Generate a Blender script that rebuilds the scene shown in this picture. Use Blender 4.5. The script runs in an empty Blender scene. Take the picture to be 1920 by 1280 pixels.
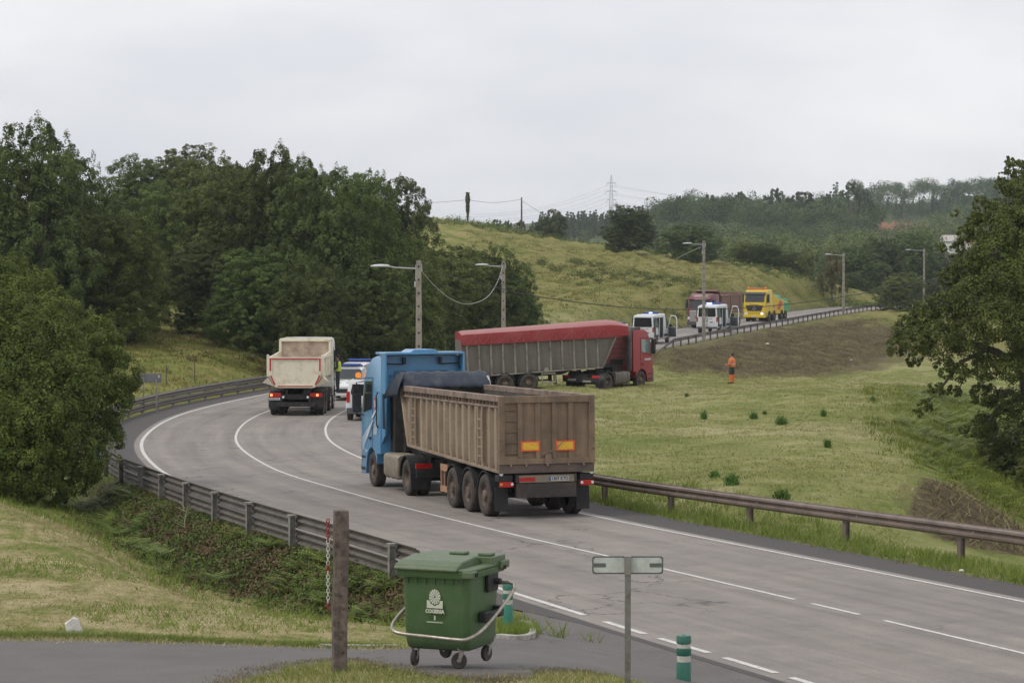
import bpy, bmesh, math, random
import numpy as np
from mathutils import Vector, Matrix
R = math.radians
scene = bpy.context.scene
COL = scene.collection
# ------------------------------------------------------------------ camera
CAMZ = 6.9; F = 5000.0; PIT = math.atan(190.0/5000.0)
cd = bpy.data.cameras.new('camera'); cam = bpy.data.objects.new('camera', cd); COL.objects.link(cam)
cam.location = (0, 0, CAMZ); cam.rotation_euler = (math.pi/2-PIT, 0, 0)
cd.sensor_width = 36; cd.lens = F/1920*36; cd.clip_start = 0.5; cd.clip_end = 12000
cd.dof.use_dof = True; cd.dof.focus_distance = 78; cd.dof.aperture_fstop = 16.0
scene.camera = cam
# ------------------------------------------------------------------ overcast sky and soft sun
SUN_EL, SUN_ROT = 52, 248
w = bpy.data.worlds.new('World'); scene.world = w; w.use_nodes = True
nt = w.node_tree; nt.nodes.clear()
N = nt.nodes.new; L = nt.links.new
sky = N('ShaderNodeTexSky'); sky.sky_type = 'NISHITA'; sky.sun_disc = False
sky.sun_elevation = R(SUN_EL); sky.sun_rotation = R(SUN_ROT); sky.dust_density = 3; sky.air_density = 1
sm = N('ShaderNodeMix'); sm.data_type = 'RGBA'; sm.blend_type = 'MULTIPLY'; sm.inputs[0].default_value = 1
L(sky.outputs[0], sm.inputs[6]); sm.inputs[7].default_value = (0.1, 0.1, 0.1, 1)
tc = N('ShaderNodeTexCoord'); mp = N('ShaderNodeMapping'); mp.inputs['Scale'].default_value = (1, 1, 3.2)
L(tc.outputs['Generated'], mp.inputs[0])
n1 = N('ShaderNodeTexNoise'); n1.inputs['Scale'].default_value = 5.5; n1.inputs['Detail'].default_value = 5; n1.inputs['Roughness'].default_value = .5
L(mp.outputs[0], n1.inputs[0])
cr = N('ShaderNodeValToRGB'); cr.color_ramp.elements[0].position = .34; cr.color_ramp.elements[0].color = (.79, .805, .85, 1)
cr.color_ramp.elements[1].position = .66; cr.color_ramp.elements[1].color = (.985, .985, .995, 1)
L(n1.outputs[0], cr.inputs[0])
# bright toward the top of the overcast, a little darker at the horizon
sx = N('ShaderNodeSeparateXYZ'); L(tc.outputs['Generated'], sx.inputs[0])
mr = N('ShaderNodeMapRange'); mr.inputs[1].default_value = 0.0; mr.inputs[2].default_value = .12
mr.inputs[3].default_value = .95; mr.inputs[4].default_value = 1.04; L(sx.outputs[2], mr.inputs[0])
vm = N('ShaderNodeVectorMath'); vm.operation = 'SCALE'; L(cr.outputs[0], vm.inputs[0]); L(mr.outputs[0], vm.inputs['Scale'])
mx = N('ShaderNodeMix'); mx.data_type = 'RGBA'; mx.inputs[0].default_value = .94
L(sm.outputs[2], mx.inputs[6]); L(vm.outputs[0], mx.inputs[7])
bg = N('ShaderNodeBackground'); bg.inputs[1].default_value = 1.0; L(mx.outputs[2], bg.inputs[0])
wo = N('ShaderNodeOutputWorld'); L(bg.outputs[0], wo.inputs[0])
sd = bpy.data.lights.new('sun', 'SUN'); sd.energy = 1.35; sd.angle = R(16); sd.color = (1, .96, .9)
so = bpy.data.objects.new('sun', sd); COL.objects.link(so)
az = R(SUN_ROT)   # sky rotation: azimuth of the sun seen from above
sv = Vector((math.sin(az)*math.cos(R(SUN_EL)), math.cos(az)*math.cos(R(SUN_EL)), math.sin(R(SUN_EL))))
so.rotation_euler = sv.to_track_quat('Z', 'Y').to_euler(); so.location = (0, 0, 60)
vs = scene.view_settings; vs.view_transform = 'Standard'; vs.look = 'None'; vs.gamma = 1; vs.exposure = 0.05
scene.cycles.max_bounces = 5; scene.cycles.diffuse_bounces = 3; scene.cycles.transparent_max_bounces = 4
scene.cycles.volume_bounces = 0; scene.cycles.use_denoising = True

# ------------------------------------------------------------------ helpers
def at(px, py, Y):
    d = Vector((px-960, F*math.cos(PIT)+(640-py)*math.sin(PIT), -F*math.sin(PIT)+(640-py)*math.cos(PIT)))
    return Vector((0, 0, CAMZ)) + d*(Y/d.y)
def at_x(px, Y): return (px-960)/F*Y*math.cos(PIT)
CAT = {}
def tag(o, label=None, cat=None, group=None, kind=None):
    if label: o['label'] = label
    if cat: o['category'] = cat
    if group: o['group'] = group
    if kind: o['kind'] = kind
    return o
def thing(name, label, cat, loc=(0, 0, 0), rot=(0, 0, 0), group=None):
    o = bpy.data.objects.new(name, None); COL.objects.link(o); o.empty_display_size = .1
    o.location = loc; o.rotation_euler = rot
    return tag(o, label, cat, group)
def copy_tree(o, parent=None):
    c = o.copy(); COL.objects.link(c); c.parent = parent
    for ch in o.children: copy_tree(ch, c)
    return c
def npmesh(name, V, Fc, mats, attrs=None, smooth=False, midx=None, parent=None, link=True):
    """V Nx3, Fc Mxk (all same k)."""
    V = np.asarray(V, dtype=np.float32); Fc = np.asarray(Fc, dtype=np.int32)
    me = bpy.data.meshes.new(name); m, k = Fc.shape
    me.vertices.add(len(V)); me.vertices.foreach_set('co', V.ravel())
    me.loops.add(m*k); me.loops.foreach_set('vertex_index', Fc.ravel())
    me.polygons.add(m); me.polygons.foreach_set('loop_start', np.arange(m, dtype=np.int32)*k)
    me.polygons.foreach_set('loop_total', np.full(m, k, dtype=np.int32))
    if midx is not None: me.polygons.foreach_set('material_index', np.asarray(midx, dtype=np.int32))
    me.update(calc_edges=True)
    me.polygons.foreach_set('use_smooth', np.full(m, smooth, dtype=bool))
    for an, (dom, arr) in (attrs or {}).items():
        a = me.attributes.new(an, 'FLOAT', dom); a.data.foreach_set('value', np.asarray(arr, dtype=np.float32))
    for mt in (mats if isinstance(mats, (list, tuple)) else [mats]): me.materials.append(mt)
    o = bpy.data.objects.new(name, me)
    if link: COL.objects.link(o)
    if parent: o.parent = parent
    return o
class MB:
    """collects shapes into one mesh"""
    def __init__(s): s.v = []; s.f = []; s.m = []
    def add(s, vs, fs, m=0):
        b = len(s.v); s.v += [tuple(v) for v in vs]; s.f += [tuple(i+b for i in f) for f in fs]; s.m += [m]*len(fs); return s
    def box(s, x0, x1, y0, y1, z0, z1, m=0, M=None):
        vs = [Vector(p) for p in ((x0,y0,z0),(x1,y0,z0),(x1,y1,z0),(x0,y1,z0),(x0,y0,z1),(x1,y0,z1),(x1,y1,z1),(x0,y1,z1))]
        if M is not None: vs = [M@v for v in vs]
        return s.add(vs, [(0,3,2,1),(4,5,6,7),(0,1,5,4),(1,2,6,5),(2,3,7,6),(3,0,4,7)], m)
    def tube(s, pts, r, n=8, m=0, cap=True):
        pts = [Vector(p) for p in pts]; rs = r if isinstance(r, (list, tuple)) else [r]*len(pts)
        vs = []; fs = []; up = None
        for i, p in enumerate(pts):
            d = (pts[min(i+1, len(pts)-1)]-pts[max(i-1, 0)]).normalized()
            if up is None: up = d.orthogonal().normalized()
            up = (up-d*up.dot(d)).normalized(); q = d.cross(up)
            for k in range(n):
                a = 2*math.pi*k/n; vs.append(p+(up*math.cos(a)+q*math.sin(a))*rs[i])
        for i in range(len(pts)-1):
            for k in range(n):
                fs.append((i*n+k, i*n+(k+1) % n, (i+1)*n+(k+1) % n, (i+1)*n+k))
        if cap: fs += [tuple(range(n-1, -1, -1)), tuple(range((len(pts)-1)*n, len(pts)*n))]
        return s.add(vs, fs, m)
    def prism(s, poly, axis, a, b, m=0):
        """poly of 2D points; axis 'x': pts=(y,z); 'y': pts=(x,z); 'z': pts=(x,y), extruded a..b"""
        n = len(poly)
        def P(p, t): return {'x': (t, p[0], p[1]), 'y': (p[0], t, p[1]), 'z': (p[0], p[1], t)}[axis]
        vs = [P(p, a) for p in poly]+[P(p, b) for p in poly]
        fs = [tuple(range(n)), tuple(range(2*n-1, n-1, -1))]+[(i, i+n, (i+1) % n+n, (i+1) % n) for i in range(n)]
        return s.add(vs, fs, m)
    def lathe(s, prof, c, axis='y', n=24, m=0):
        """prof of (r, t) along axis"""
        vs = []; fs = []; c = Vector(c)
        for r_, t in prof:
            for k in range(n):
                a = 2*math.pi*k/n; u, v_ = r_*math.cos(a), r_*math.sin(a)
                vs.append(c+Vector({'y': (u, t, v_), 'x': (t, u, v_), 'z': (u, v_, t)}[axis]))
        for i in range(len(prof)-1):
            for k in range(n): fs.append((i*n+k, i*n+(k+1) % n, (i+1)*n+(k+1) % n, (i+1)*n+k))
        return s.add(vs, fs, m)
    def loft(s, rings, m=0, cap=True):
        n = len(rings[0]); vs = [p for r_ in rings for p in r_]; fs = []
        for i in range(len(rings)-1):
            for k in range(n): fs.append((i*n+k, i*n+(k+1) % n, (i+1)*n+(k+1) % n, (i+1)*n+k))
        if cap: fs += [tuple(range(n-1, -1, -1)), tuple(range((len(rings)-1)*n, len(rings)*n))]
        return s.add(vs, fs, m)
    def quad(s, a, b, c, d, m=0): return s.add([a, b, c, d], [(0, 1, 2, 3)], m)
    def build(s, name, mats, parent=None, bevel=0, smooth=None, loc=None, solid=0):
        me = bpy.data.meshes.new(name); me.from_pydata([tuple(v) for v in s.v], [], s.f)
        for mt in (mats if isinstance(mats, (list, tuple)) else [mats]): me.materials.append(mt)
        me.polygons.foreach_set('material_index', s.m)
        bm = bmesh.new(); bm.from_mesh(me); bmesh.ops.recalc_face_normals(bm, faces=bm.faces); bm.to_mesh(me); bm.free()
        if smooth is not None:
            me.polygons.foreach_set('use_smooth', [True]*len(me.polygons)); me.set_sharp_from_angle(angle=R(smooth))
        me.update(); o = bpy.data.objects.new(name, me); COL.objects.link(o)
        if parent: o.parent = parent
        if loc is not None: o.location = loc
        if bevel:
            b = o.modifiers.new('bevel', 'BEVEL'); b.width = bevel; b.segments = 2; b.limit_method = 'ANGLE'; b.angle_limit = R(35)
        return o
def text_obj(name, body, size, mat_, M, parent=None, sx=1.0, bold=0.0, depth=.002):
    """text mesh lying in the XY plane of matrix M (x right, y up), centred"""
    cu = bpy.data.curves.new(name, 'FONT'); cu.body = body; cu.size = size; cu.align_x = 'CENTER'; cu.align_y = 'CENTER'
    cu.extrude = depth; cu.offset = bold; cu.resolution_u = 3
    t = bpy.data.objects.new(name, cu); COL.objects.link(t)
    dg = bpy.context.evaluated_depsgraph_get(); me = bpy.data.meshes.new_from_object(t.evaluated_get(dg))
    bpy.data.objects.remove(t); bpy.data.curves.remove(cu)
    me.transform(M@Matrix.Diagonal((sx, 1, 1, 1))); me.materials.clear(); me.materials.append(mat_)
    o = bpy.data.objects.new(name, me); COL.objects.link(o)
    if parent: o.parent = parent
    return o
def face_M(loc, xdir, ydir):
    x = Vector(xdir).normalized(); y = Vector(ydir).normalized(); z = x.cross(y)
    M = Matrix((x, y, z)).transposed().to_4x4(); M.translation = Vector(loc); return M

# ------------------------------------------------------------------ materials
def newmat(name):
    m = bpy.data.materials.new(name); m.use_nodes = True; nt = m.node_tree; nt.nodes.clear()
    out = nt.nodes.new('ShaderNodeOutputMaterial'); p = nt.nodes.new('ShaderNodeBsdfPrincipled')
    nt.links.new(p.outputs[0], out.inputs[0]); return m, nt, p
def noise(nt, scale, detail=4, rough=.55, coord=None, vec=None, stretch=None):
    n = nt.nodes.new('ShaderNodeTexNoise'); n.inputs['Scale'].default_value = scale
    n.inputs['Detail'].default_value = detail; n.inputs['Roughness'].default_value = rough
    src = vec
    if src is None:
        t = nt.nodes.new('ShaderNodeTexCoord'); src = t.outputs[coord or 'Object']
    if stretch:
        mp = nt.nodes.new('ShaderNodeMapping'); mp.inputs['Scale'].default_value = stretch
        nt.links.new(src, mp.inputs[0]); src = mp.outputs[0]
    nt.links.new(src, n.inputs['Vector']); return n.outputs[0]
def ramp(nt, fac, stops):
    r = nt.nodes.new('ShaderNodeValToRGB'); e = r.color_ramp.elements
    while len(e) < len(stops): e.new(.5)
    for el, (p, c) in zip(e, stops): el.position = p; el.color = (*c, 1) if len(c) == 3 else c
    nt.links.new(fac, r.inputs[0]); return r.outputs[0]
def mix(nt, fac, a, b, mode='MIX'):
    m = nt.nodes.new('ShaderNodeMix'); m.data_type = 'RGBA'; m.blend_type = mode
    for s_, v in ((0, fac), (6, a), (7, b)):
        if isinstance(v, (int, float)): m.inputs[s_].default_value = v
        elif isinstance(v, tuple): m.inputs[s_].default_value = (*v[:3], 1)
        else: nt.links.new(v, m.inputs[s_])
    return m.outputs[2]
def mrange(nt, v, a, b, c=0, d=1):
    m = nt.nodes.new('ShaderNodeMapRange'); nt.links.new(v, m.inputs[0])
    for i, x in enumerate((a, b, c, d)): m.inputs[i+1].default_value = x
    return m.outputs[0]
def math_(nt, op, a, b=None):
    m = nt.nodes.new('ShaderNodeMath'); m.operation = op
    for i, v in enumerate((a, b)):
        if v is None: continue
        if isinstance(v, (int, float)): m.inputs[i].default_value = v
        else: nt.links.new(v, m.inputs[i])
    return m.outputs[0]
def bump(nt, p, h, strength=.3, dist=.02):
    b = nt.nodes.new('ShaderNodeBump'); b.inputs['Strength'].default_value = strength; b.inputs['Distance'].default_value = dist
    nt.links.new(h, b.inputs['Height']); nt.links.new(b.outputs[0], p.inputs['Normal'])
def attr(nt, name):
    a = nt.nodes.new('ShaderNodeAttribute'); a.attribute_name = name; return a.outputs['Fac']
def pm(name, col, rough=.5, metal=0, dirt=None, ds=3, lo=.45, hi=.7, fine=.12, low=None, bmp=0, coat=0):
    """painted / plain material: colour with fine tone variation, patches of dirt, and road grime that thins out with height `low`=(z0,z1)"""
    m, nt, p = newmat(name)
    c = col
    f = noise(nt, 14, 6, .6); c = mix(nt, 1.0, tuple(col), ramp(nt, f, [(.3, (1-fine,)*3), (.7, (1+fine,)*3)]), 'MULTIPLY')
    if dirt:
        d = mrange(nt, noise(nt, ds, 7, .65), lo, hi)
        if low:
            t = nt.nodes.new('ShaderNodeTexCoord'); s = nt.nodes.new('ShaderNodeSeparateXYZ'); nt.links.new(t.outputs['Object'], s.inputs[0])
            g = mrange(nt, s.outputs[2], low[0], low[1], .85, .0)
            d = math_(nt, 'MAXIMUM', math_(nt, 'MULTIPLY', d, .6), math_(nt, 'MULTIPLY', g, math_(nt, 'ADD', d, .35)))
            d.node.use_clamp = True
        c = mix(nt, d, c, tuple(dirt))
    nt.links.new(c, p.inputs['Base Color']) if not isinstance(c, tuple) else None
    p.inputs['Roughness'].default_value = rough; p.inputs['Metallic'].default_value = metal
    if coat: p.inputs['Coat Weight'].default_value = coat; p.inputs['Coat Roughness'].default_value = .15
    if bmp: bump(nt, p, noise(nt, 60, 5, .6), bmp, .005)
    return m
def glow(name, col, e):
    m, nt, p = newmat(name); p.inputs['Base Color'].default_value = (*col, 1)
    p.inputs['Emission Color'].default_value = (*col, 1); p.inputs['Emission Strength'].default_value = e; return m
def leafmat(name, a, b, c, trans=.13, rough=.5, varn=True):
    """leaf colours a..c spread over the leaves by their own random value and by a slow patchiness"""
    m, nt, p = newmat(name)
    v = attr(nt, 'rnd')
    if varn: v = math_(nt, 'ADD', math_(nt, 'MULTIPLY', v, .55), math_(nt, 'MULTIPLY', noise(nt, .55, 3, .5, 'Object'), .5))
    oi = nt.nodes.new('ShaderNodeObjectInfo'); hs = nt.nodes.new('ShaderNodeHueSaturation')
    col = ramp(nt, v, [(.18, a), (.48, b), (.8, c)])
    nt.links.new(col, hs.inputs['Color']); nt.links.new(mrange(nt, oi.outputs['Random'], 0, 1, .8, 1.2), hs.inputs['Value'])
    nt.links.new(mrange(nt, oi.outputs['Random'], 0, 1, .49, .51), hs.inputs['Hue'])
    nt.links.new(hs.outputs[0], p.inputs['Base Color']); p.inputs['Roughness'].default_value = rough
    p.inputs['Specular IOR Level'].default_value = .12
    tr = nt.nodes.new('ShaderNodeBsdfTranslucent'); nt.links.new(hs.outputs[0], tr.inputs[0])
    ms = nt.nodes.new('ShaderNodeMixShader'); ms.inputs[0].default_value = trans
    out = [n for n in nt.nodes if n.type == 'OUTPUT_MATERIAL'][0]
    nt.links.new(p.outputs[0], ms.inputs[1]); nt.links.new(tr.outputs[0], ms.inputs[2]); nt.links.new(ms.outputs[0], out.inputs[0])
    return m
# ------------------------------------------------------------------ road centre line
CL = [(22, 5, 1.0), (17.6, 16, .9), (12.6, 28.5, .76), (8.0, 41, .5), (3.1, 54, .22), (-.8, 64, .02), (-4.75, 76, -.28), (-8.1, 88, -.55), (-10.9, 105, -.88), (-11.6, 124, -1.15),
      (-9.6, 146, -1.5), (-5.9, 168, -1.85), (-1.4, 190, -2.15), (4.2, 214, -2.4), (10.4, 240, -2.5), (17.9, 270, -2.55), (26, 300, -2.6), (37.5, 345, -2.75), (49, 385, -2.95), (62, 412, -3.0), (84, 440, -3.0), (125, 470, -3)]
def spline(P, step=.5):
    P = np.array(P, float); out = []
    P = np.vstack([2*P[0]-P[1], P, 2*P[-1]-P[-2]])
    for i in range(1, len(P)-2):
        n = max(2, int(np.linalg.norm(P[i+1]-P[i])/step)); t = np.linspace(0, 1, n, endpoint=False)[:, None]
        a, b, c, d = P[i-1:i+3]
        out.append(.5*((2*b)+(c-a)*t+(2*a-5*b+4*c-d)*t**2+(3*b-a-3*c+d)*t**3))
    out.append(P[-2:-1]); return np.vstack(out)
CP = spline(CL, 1.0)
CT = np.gradient(CP[:, :2], axis=0); CT /= np.linalg.norm(CT, axis=1)[:, None]
CN = np.stack([CT[:, 1], -CT[:, 0]], 1)          # to the right of travel (away from camera)
CS = np.concatenate([[0], np.cumsum(np.linalg.norm(np.diff(CP[:, :2], axis=0), axis=1))])
def road_at(s, off, dz=0):
    i = np.interp(s, CS, np.arange(len(CS))); 
    f = lambda A: np.interp(i, np.arange(len(CS)), A)
    n = np.array([f(CN[:, 0]), f(CN[:, 1])]); n /= np.linalg.norm(n)
    return Vector((f(CP[:, 0])+n[0]*off, f(CP[:, 1])+n[1]*off, f(CP[:, 2])+dz))
def s_of_Y(Y): return float(np.interp(Y, CP[:, 1], CS))
def lane_half_left(Y):   # the near lane is a little wider where the side road joins
    return np.interp(Y, [30, 46, 56, 80, 100, 300], [4.45, 4.45, 4.2, 3.65, 3.6, 3.5])
def edge_left(Y): return np.interp(Y, [30, 47, 52, 60, 90, 110, 150, 300], [4.9, 4.9, 5.6, 5.4, 5.3, 5.6, 5.2, 4.6])
def edge_right(Y): return np.interp(Y, [30, 60, 90, 110, 130, 160, 220, 300], [5.0, 5.0, 5.3, 6.6, 7.4, 6.0, 4.8, 4.6])
def road_info(X, Y):
    """signed offset from the centre line (+ right), road height, for arrays"""
    X = np.asarray(X, float).ravel(); Y = np.asarray(Y, float).ravel(); off = np.empty(len(X)); z = np.empty(len(X)); cy = np.empty(len(X))
    for a in range(0, len(X), 20000):
        d = (X[a:a+20000, None]-CP[None, :, 0])**2+(Y[a:a+20000, None]-CP[None, :, 1])**2
        j = d.argmin(1); dx = X[a:a+20000]-CP[j, 0]; dy = Y[a:a+20000]-CP[j, 1]
        off[a:a+20000] = dx*CN[j, 0]+dy*CN[j, 1]
        tt = dx*CT[j, 0]+dy*CT[j, 1]
        far = (np.sqrt(d[np.arange(len(j)), j])-np.abs(off[a:a+20000])).clip(0); off[a:a+20000] += np.sign(off[a:a+20000])*far
        jn = np.clip(j+1, 0, len(CP)-1); jp = np.clip(j-1, 0, len(CP)-1)
        sl = (CP[jn, 2]-CP[jp, 2])/np.maximum(1e-6, CS[jn]-CS[jp]); z[a:a+20000] = CP[j, 2]+sl*tt.clip(-1, 1); cy[a:a+20000] = CP[j, 1]
    return off, z, cy
# ------------------------------------------------------------------ terrain
CTRL = [  # pixel where that piece of ground is seen, and its distance
 (0,1240,33.5),(0,1197,36.5),(-400,1240,33),(300,1255,32.5),(300,1203,36.6),(550,1212,36.8),(560,1262,31.5),(640,1258,30.6),(740,1222,35.5),(850,1250,31.5),(980,1245,32.5),(1180,1300,29.5),(1000,1196,40.5),
 (1250,1262,36.5),(1100,1200,41.5),(1500,1380,32),(300,1500,23),(900,1500,23),(1500,1500,26),(-300,1500,23),
 (0,930,66),(0,1050,49),(150,1100,45),(300,1140,42.5),(500,1160,42),(700,1195,39.5),(130,945,63),(200,1000,56),(300,1068,51),(500,1108,48.5),(640,1150,45),(720,1172,43.5),
 (-400,950,62),(-400,1100,45),(250,960,68),(400,1010,62),(560,1060,56),(700,1110,51),(150,900,75),(0,880,80),(60,860,92),(-300,850,95),
 (200,800,118),(100,760,135),(300,742,133),(420,716,145),(300,690,150),(300,640,168),(300,600,185),(450,640,175),(550,680,165),(650,672,182),(780,662,190),(0,590,190),(-300,560,190),(0,500,230),(300,480,250),(450,500,260),(600,520,260),(780,560,250),(880,600,240),(-300,420,260),
 (300,400,330),(-200,380,330),(600,400,360),(750,420,400),
 (1250,950,66),(1400,990,62),(1560,1030,59),(1700,1060,56.5),(1920,1100,53),(2200,1180,48),(1400,870,86),(1300,780,120),(1550,780,119),(1373,721,165),(1170,727,152),(1000,730,148),(1250,705,176),(1550,715,180),(900,735,142),(800,760,128),
 (1245,698,192),(1300,697,202),(1400,697,216),(1500,697,224),(1600,697,228),(1700,695,232),(1290,660,214),(1400,640,248),(1500,620,278),(1240,652,226),(1600,603,318),(1660,590,352),(1640,640,280),(1720,670,262),(1550,650,256),
 (1740,905,76),(1700,960,69),(1760,1000,67),(1850,1010,69),(1850,950,80),(1920,1000,80),(1920,900,110),(1900,830,135),(1840,780,150),(1780,750,158),(1720,760,128),(1700,820,103),(1700,880,84),(2000,900,125),(2050,1000,95),(2100,1060,75),(1900,740,200),(2100,780,190),(1800,700,220),(1950,690,260),(1900,650,300),
 (1000,600,252),(1000,550,290),(1000,500,335),(880,425,432),(820,412,450),(930,432,440),(1000,446,430),(1150,466,425),(1300,487,415),(1400,497,405),(1500,520,400),(1600,545,405),(1650,560,412),
 (1200,570,278),(1300,545,315),(1400,545,345),(1150,520,325),(1500,560,360),(1120,590,258),(1250,588,268),(1700,570,440),(1800,575,460),(2000,590,440),(1340,590,300),(1560,575,365),
 (820,450,520),(1000,500,520),(1200,515,520),(1400,530,520),(1600,540,520),(1800,545,520),(2000,550,520),(500,450,520),(0,430,520),
 (820,490,650),(1000,500,650),(1200,510,650),(1400,510,650),(1600,510,650),(1800,505,650),(2000,500,650),(0,430,650),
 (0,420,900),(820,470,900),(1000,475,900),(1200,462,900),(1400,462,900),(1550,466,900),(1700,470,900),(1850,460,900),(2000,430,900),
 (820,455,1200),(1000,447,1200),(1200,440,1200),(1400,410,1200),(1550,404,1200),(1650,418,1200),(1760,418,1200),(1900,400,1200),(2050,380,1200),
 (700,440,1700),(1100,425,1700),(1400,395,1700),(1700,386,1700),(1900,370,1700),(2100,360,1700),(0,420,1700),(0,430,3200),(960,420,3200),(1900,420,3200),(1400,420,3200)]
CW = np.array([at(*c)[:] for c in CTRL])
def tkey(X, Y):
    Yc = np.clip(Y, 14, 4000); return np.stack([np.clip(X/Yc, -.42, .42)*2.6, np.log(Yc)], 1)
TK = tkey(CW[:, 0], CW[:, 1])
def _phi(r2): return .5*r2*np.log(np.maximum(r2, 1e-12))
def _solve():
    n = len(TK); A = _phi(((TK[:, None]-TK[None])**2).sum(2))+np.eye(n)*2e-4
    P = np.hstack([np.ones((n, 1)), TK]); M = np.zeros((n+3, n+3)); M[:n, :n] = A; M[:n, n:] = P; M[n:, :n] = P.T
    # heights are fitted relative to distance, so every ring weighs alike
    return np.linalg.solve(M, np.concatenate([CW[:, 2]/CW[:, 1], np.zeros(3)]))
TC = _solve()
def natural(X, Y):
    K = tkey(X, Y); out = np.empty(len(K))
    for a in range(0, len(K), 20000):
        k = K[a:a+20000]; out[a:a+20000] = _phi(((k[:, None]-TK[None])**2).sum(2))@TC[:-3]+TC[-3]+k@TC[-2:]
    return out*np.clip(Y, 14, 4000)
def sstep(x): x = np.clip(x, 0, 1); return x*x*(3-2*x)
def rough(X, Y):
    r = .06*np.sin(X*.9+np.sin(Y*.37)*2)*np.sin(Y*.55+np.cos(X*.4)*2)+.03*np.sin(X*2.3+Y*1.1)*np.sin(Y*1.9-X*.7)
    return r*np.interp(Y, [30, 60, 200, 400, 900], [.5, 1, 2.5, 7, 25])
def ground_z(X, Y):
    X = np.atleast_1d(np.asarray(X, float)); Y = np.atleast_1d(np.asarray(Y, float))
    off, rz, cy = road_info(X, Y); z = natural(X, Y)
    lim = np.where(off > 0, edge_right(cy), edge_left(cy)); e = np.abs(off)-lim
    tr = np.where(off > 0, np.interp(cy, [60, 120, 200, 240, 400], [3, 5, 4, 3, 3]), np.interp(cy, [30, 48, 60, 100, 150], [1.2, 1.6, 3.2, 3, 5]))
    t = sstep((e-.5)/tr); rg = rough(X, Y)*np.where((off < 0) & (cy < 50), .25, 1.0)
    z = z+rg*sstep((e-.6)/2.5)
    z = (rz-.02-.05*np.clip(e, 0, 1))*(1-t)+z*t
    z = z-.75*np.where((off < 0), sstep((e-.25)/1.6)*(1-sstep((e-3.4)/3.2)), 0)*sstep((cy-46)/5)*sstep((88-cy)/8)
    z = np.where(e < -.35, rz-.14, z); z = np.where(Y > 480, natural(X, Y)+rough(X, Y), z)
    return z
def gz(x, y): return float(ground_z([x], [y])[0])
def gp(px, py, y0=25, y1=1500):
    Ys = np.exp(np.linspace(math.log(y0), math.log(y1), 1500)); P = np.array([at(px, py, y)[:] for y in Ys])
    d = P[:, 2]-ground_z(P[:, 0], P[:, 1]); i = np.argmax(d < 0)
    if d[i] >= 0: i = len(d)-1
    return Vector((P[i, 0], P[i, 1], ground_z(P[i:i+1, 0], P[i:i+1, 1])[0]))
def inpoly(X, Y, poly):
    c = np.zeros(len(X), bool); n = len(poly)
    for i in range(n):
        x1, y1 = poly[i]; x2, y2 = poly[(i+1) % n]
        if y1 == y2: continue
        c ^= ((y1 > Y) != (y2 > Y)) & (X < (x2-x1)*(Y-y1)/(y2-y1)+x1)
    return c
def poly_px(pts): return [tuple(gp(*p)[:2]) for p in pts]
POLY_BANK = poly_px([(1215,668),(1300,655),(1420,632),(1540,614),(1660,598),(1720,625),(1640,675),(1560,697),(1400,697),(1240,697)])
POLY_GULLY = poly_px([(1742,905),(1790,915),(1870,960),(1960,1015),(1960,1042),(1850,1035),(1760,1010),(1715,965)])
POLY_LUSH = poly_px([(1700,740),(1800,735),(1960,820),(1960,1010),(1870,955),(1790,910),(1730,870),(1690,800)])
POLY_MEADOW = poly_px([(0,925),(130,945),(200,1000),(300,1068),(500,1108),(640,1150),(735,1180),(740,1212),(560,1208),(300,1200),(0,1194),(-300,1190),(-300,935)])
def soft(X, Y, poly, n=1.2, jit=None):
    """inside mask blurred by sampling shifted copies"""
    acc = np.zeros(len(X)); r = random.Random(3)
    for k in range(14):
        a = k*2.4; q = n*math.sqrt((k+.5)/14); s = np.interp(Y, [40, 80, 200, 400], [.7, 1, 3, 6])
        acc += inpoly(X+math.cos(a)*q*s, Y+math.sin(a)*q*s*2, poly)
    return acc/14
def grid_mesh(name, us, ys, mats):
    U, YY = np.meshgrid(us, ys); XX = U*(YY+42); X = XX.ravel(); Y = YY.ravel(); Z = ground_z(X, Y)
    nu, ny = len(us), len(ys); i = np.arange(nu*ny).reshape(ny, nu)
    Fc = np.stack([i[:-1, :-1], i[:-1, 1:], i[1:, 1:], i[1:, :-1]], -1).reshape(-1, 4)
    off, rz, cy = road_info(X, Y)
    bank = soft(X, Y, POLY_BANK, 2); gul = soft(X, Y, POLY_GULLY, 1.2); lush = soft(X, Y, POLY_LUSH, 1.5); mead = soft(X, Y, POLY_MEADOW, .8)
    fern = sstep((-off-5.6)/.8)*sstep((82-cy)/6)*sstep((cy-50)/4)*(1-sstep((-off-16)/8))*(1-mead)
    hill = sstep((Y-235)/60)*sstep((X+25)/25)
    left = ((X < -6) & (Y > 100)).astype(float)
    ver = (1-sstep((np.abs(off)-6)/1.5))
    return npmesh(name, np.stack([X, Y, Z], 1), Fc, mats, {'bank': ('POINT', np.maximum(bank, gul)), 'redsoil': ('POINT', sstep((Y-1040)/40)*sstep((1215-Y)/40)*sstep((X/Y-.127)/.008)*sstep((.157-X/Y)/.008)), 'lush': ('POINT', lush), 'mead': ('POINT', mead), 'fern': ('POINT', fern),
                  'hill': ('POINT', hill), 'left': ('POINT', left), 'verge': ('POINT', ver), 'far': ('POINT', sstep((Y-470)/60))}, smooth=True)
m, nt, p = newmat('grass_ground')
tcn = nt.nodes.new('ShaderNodeTexCoord'); ob = tcn.outputs['Object']
big = noise(nt, .055, 4, .6, vec=ob); mid = noise(nt, .45, 6, .65, vec=ob); fin = noise(nt, 6, 6, .7, vec=ob); patch = noise(nt, .16, 5, .6, vec=ob)
fib = noise(nt, 2.2, 5, .7, vec=ob, stretch=(1, .35, 1))
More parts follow.
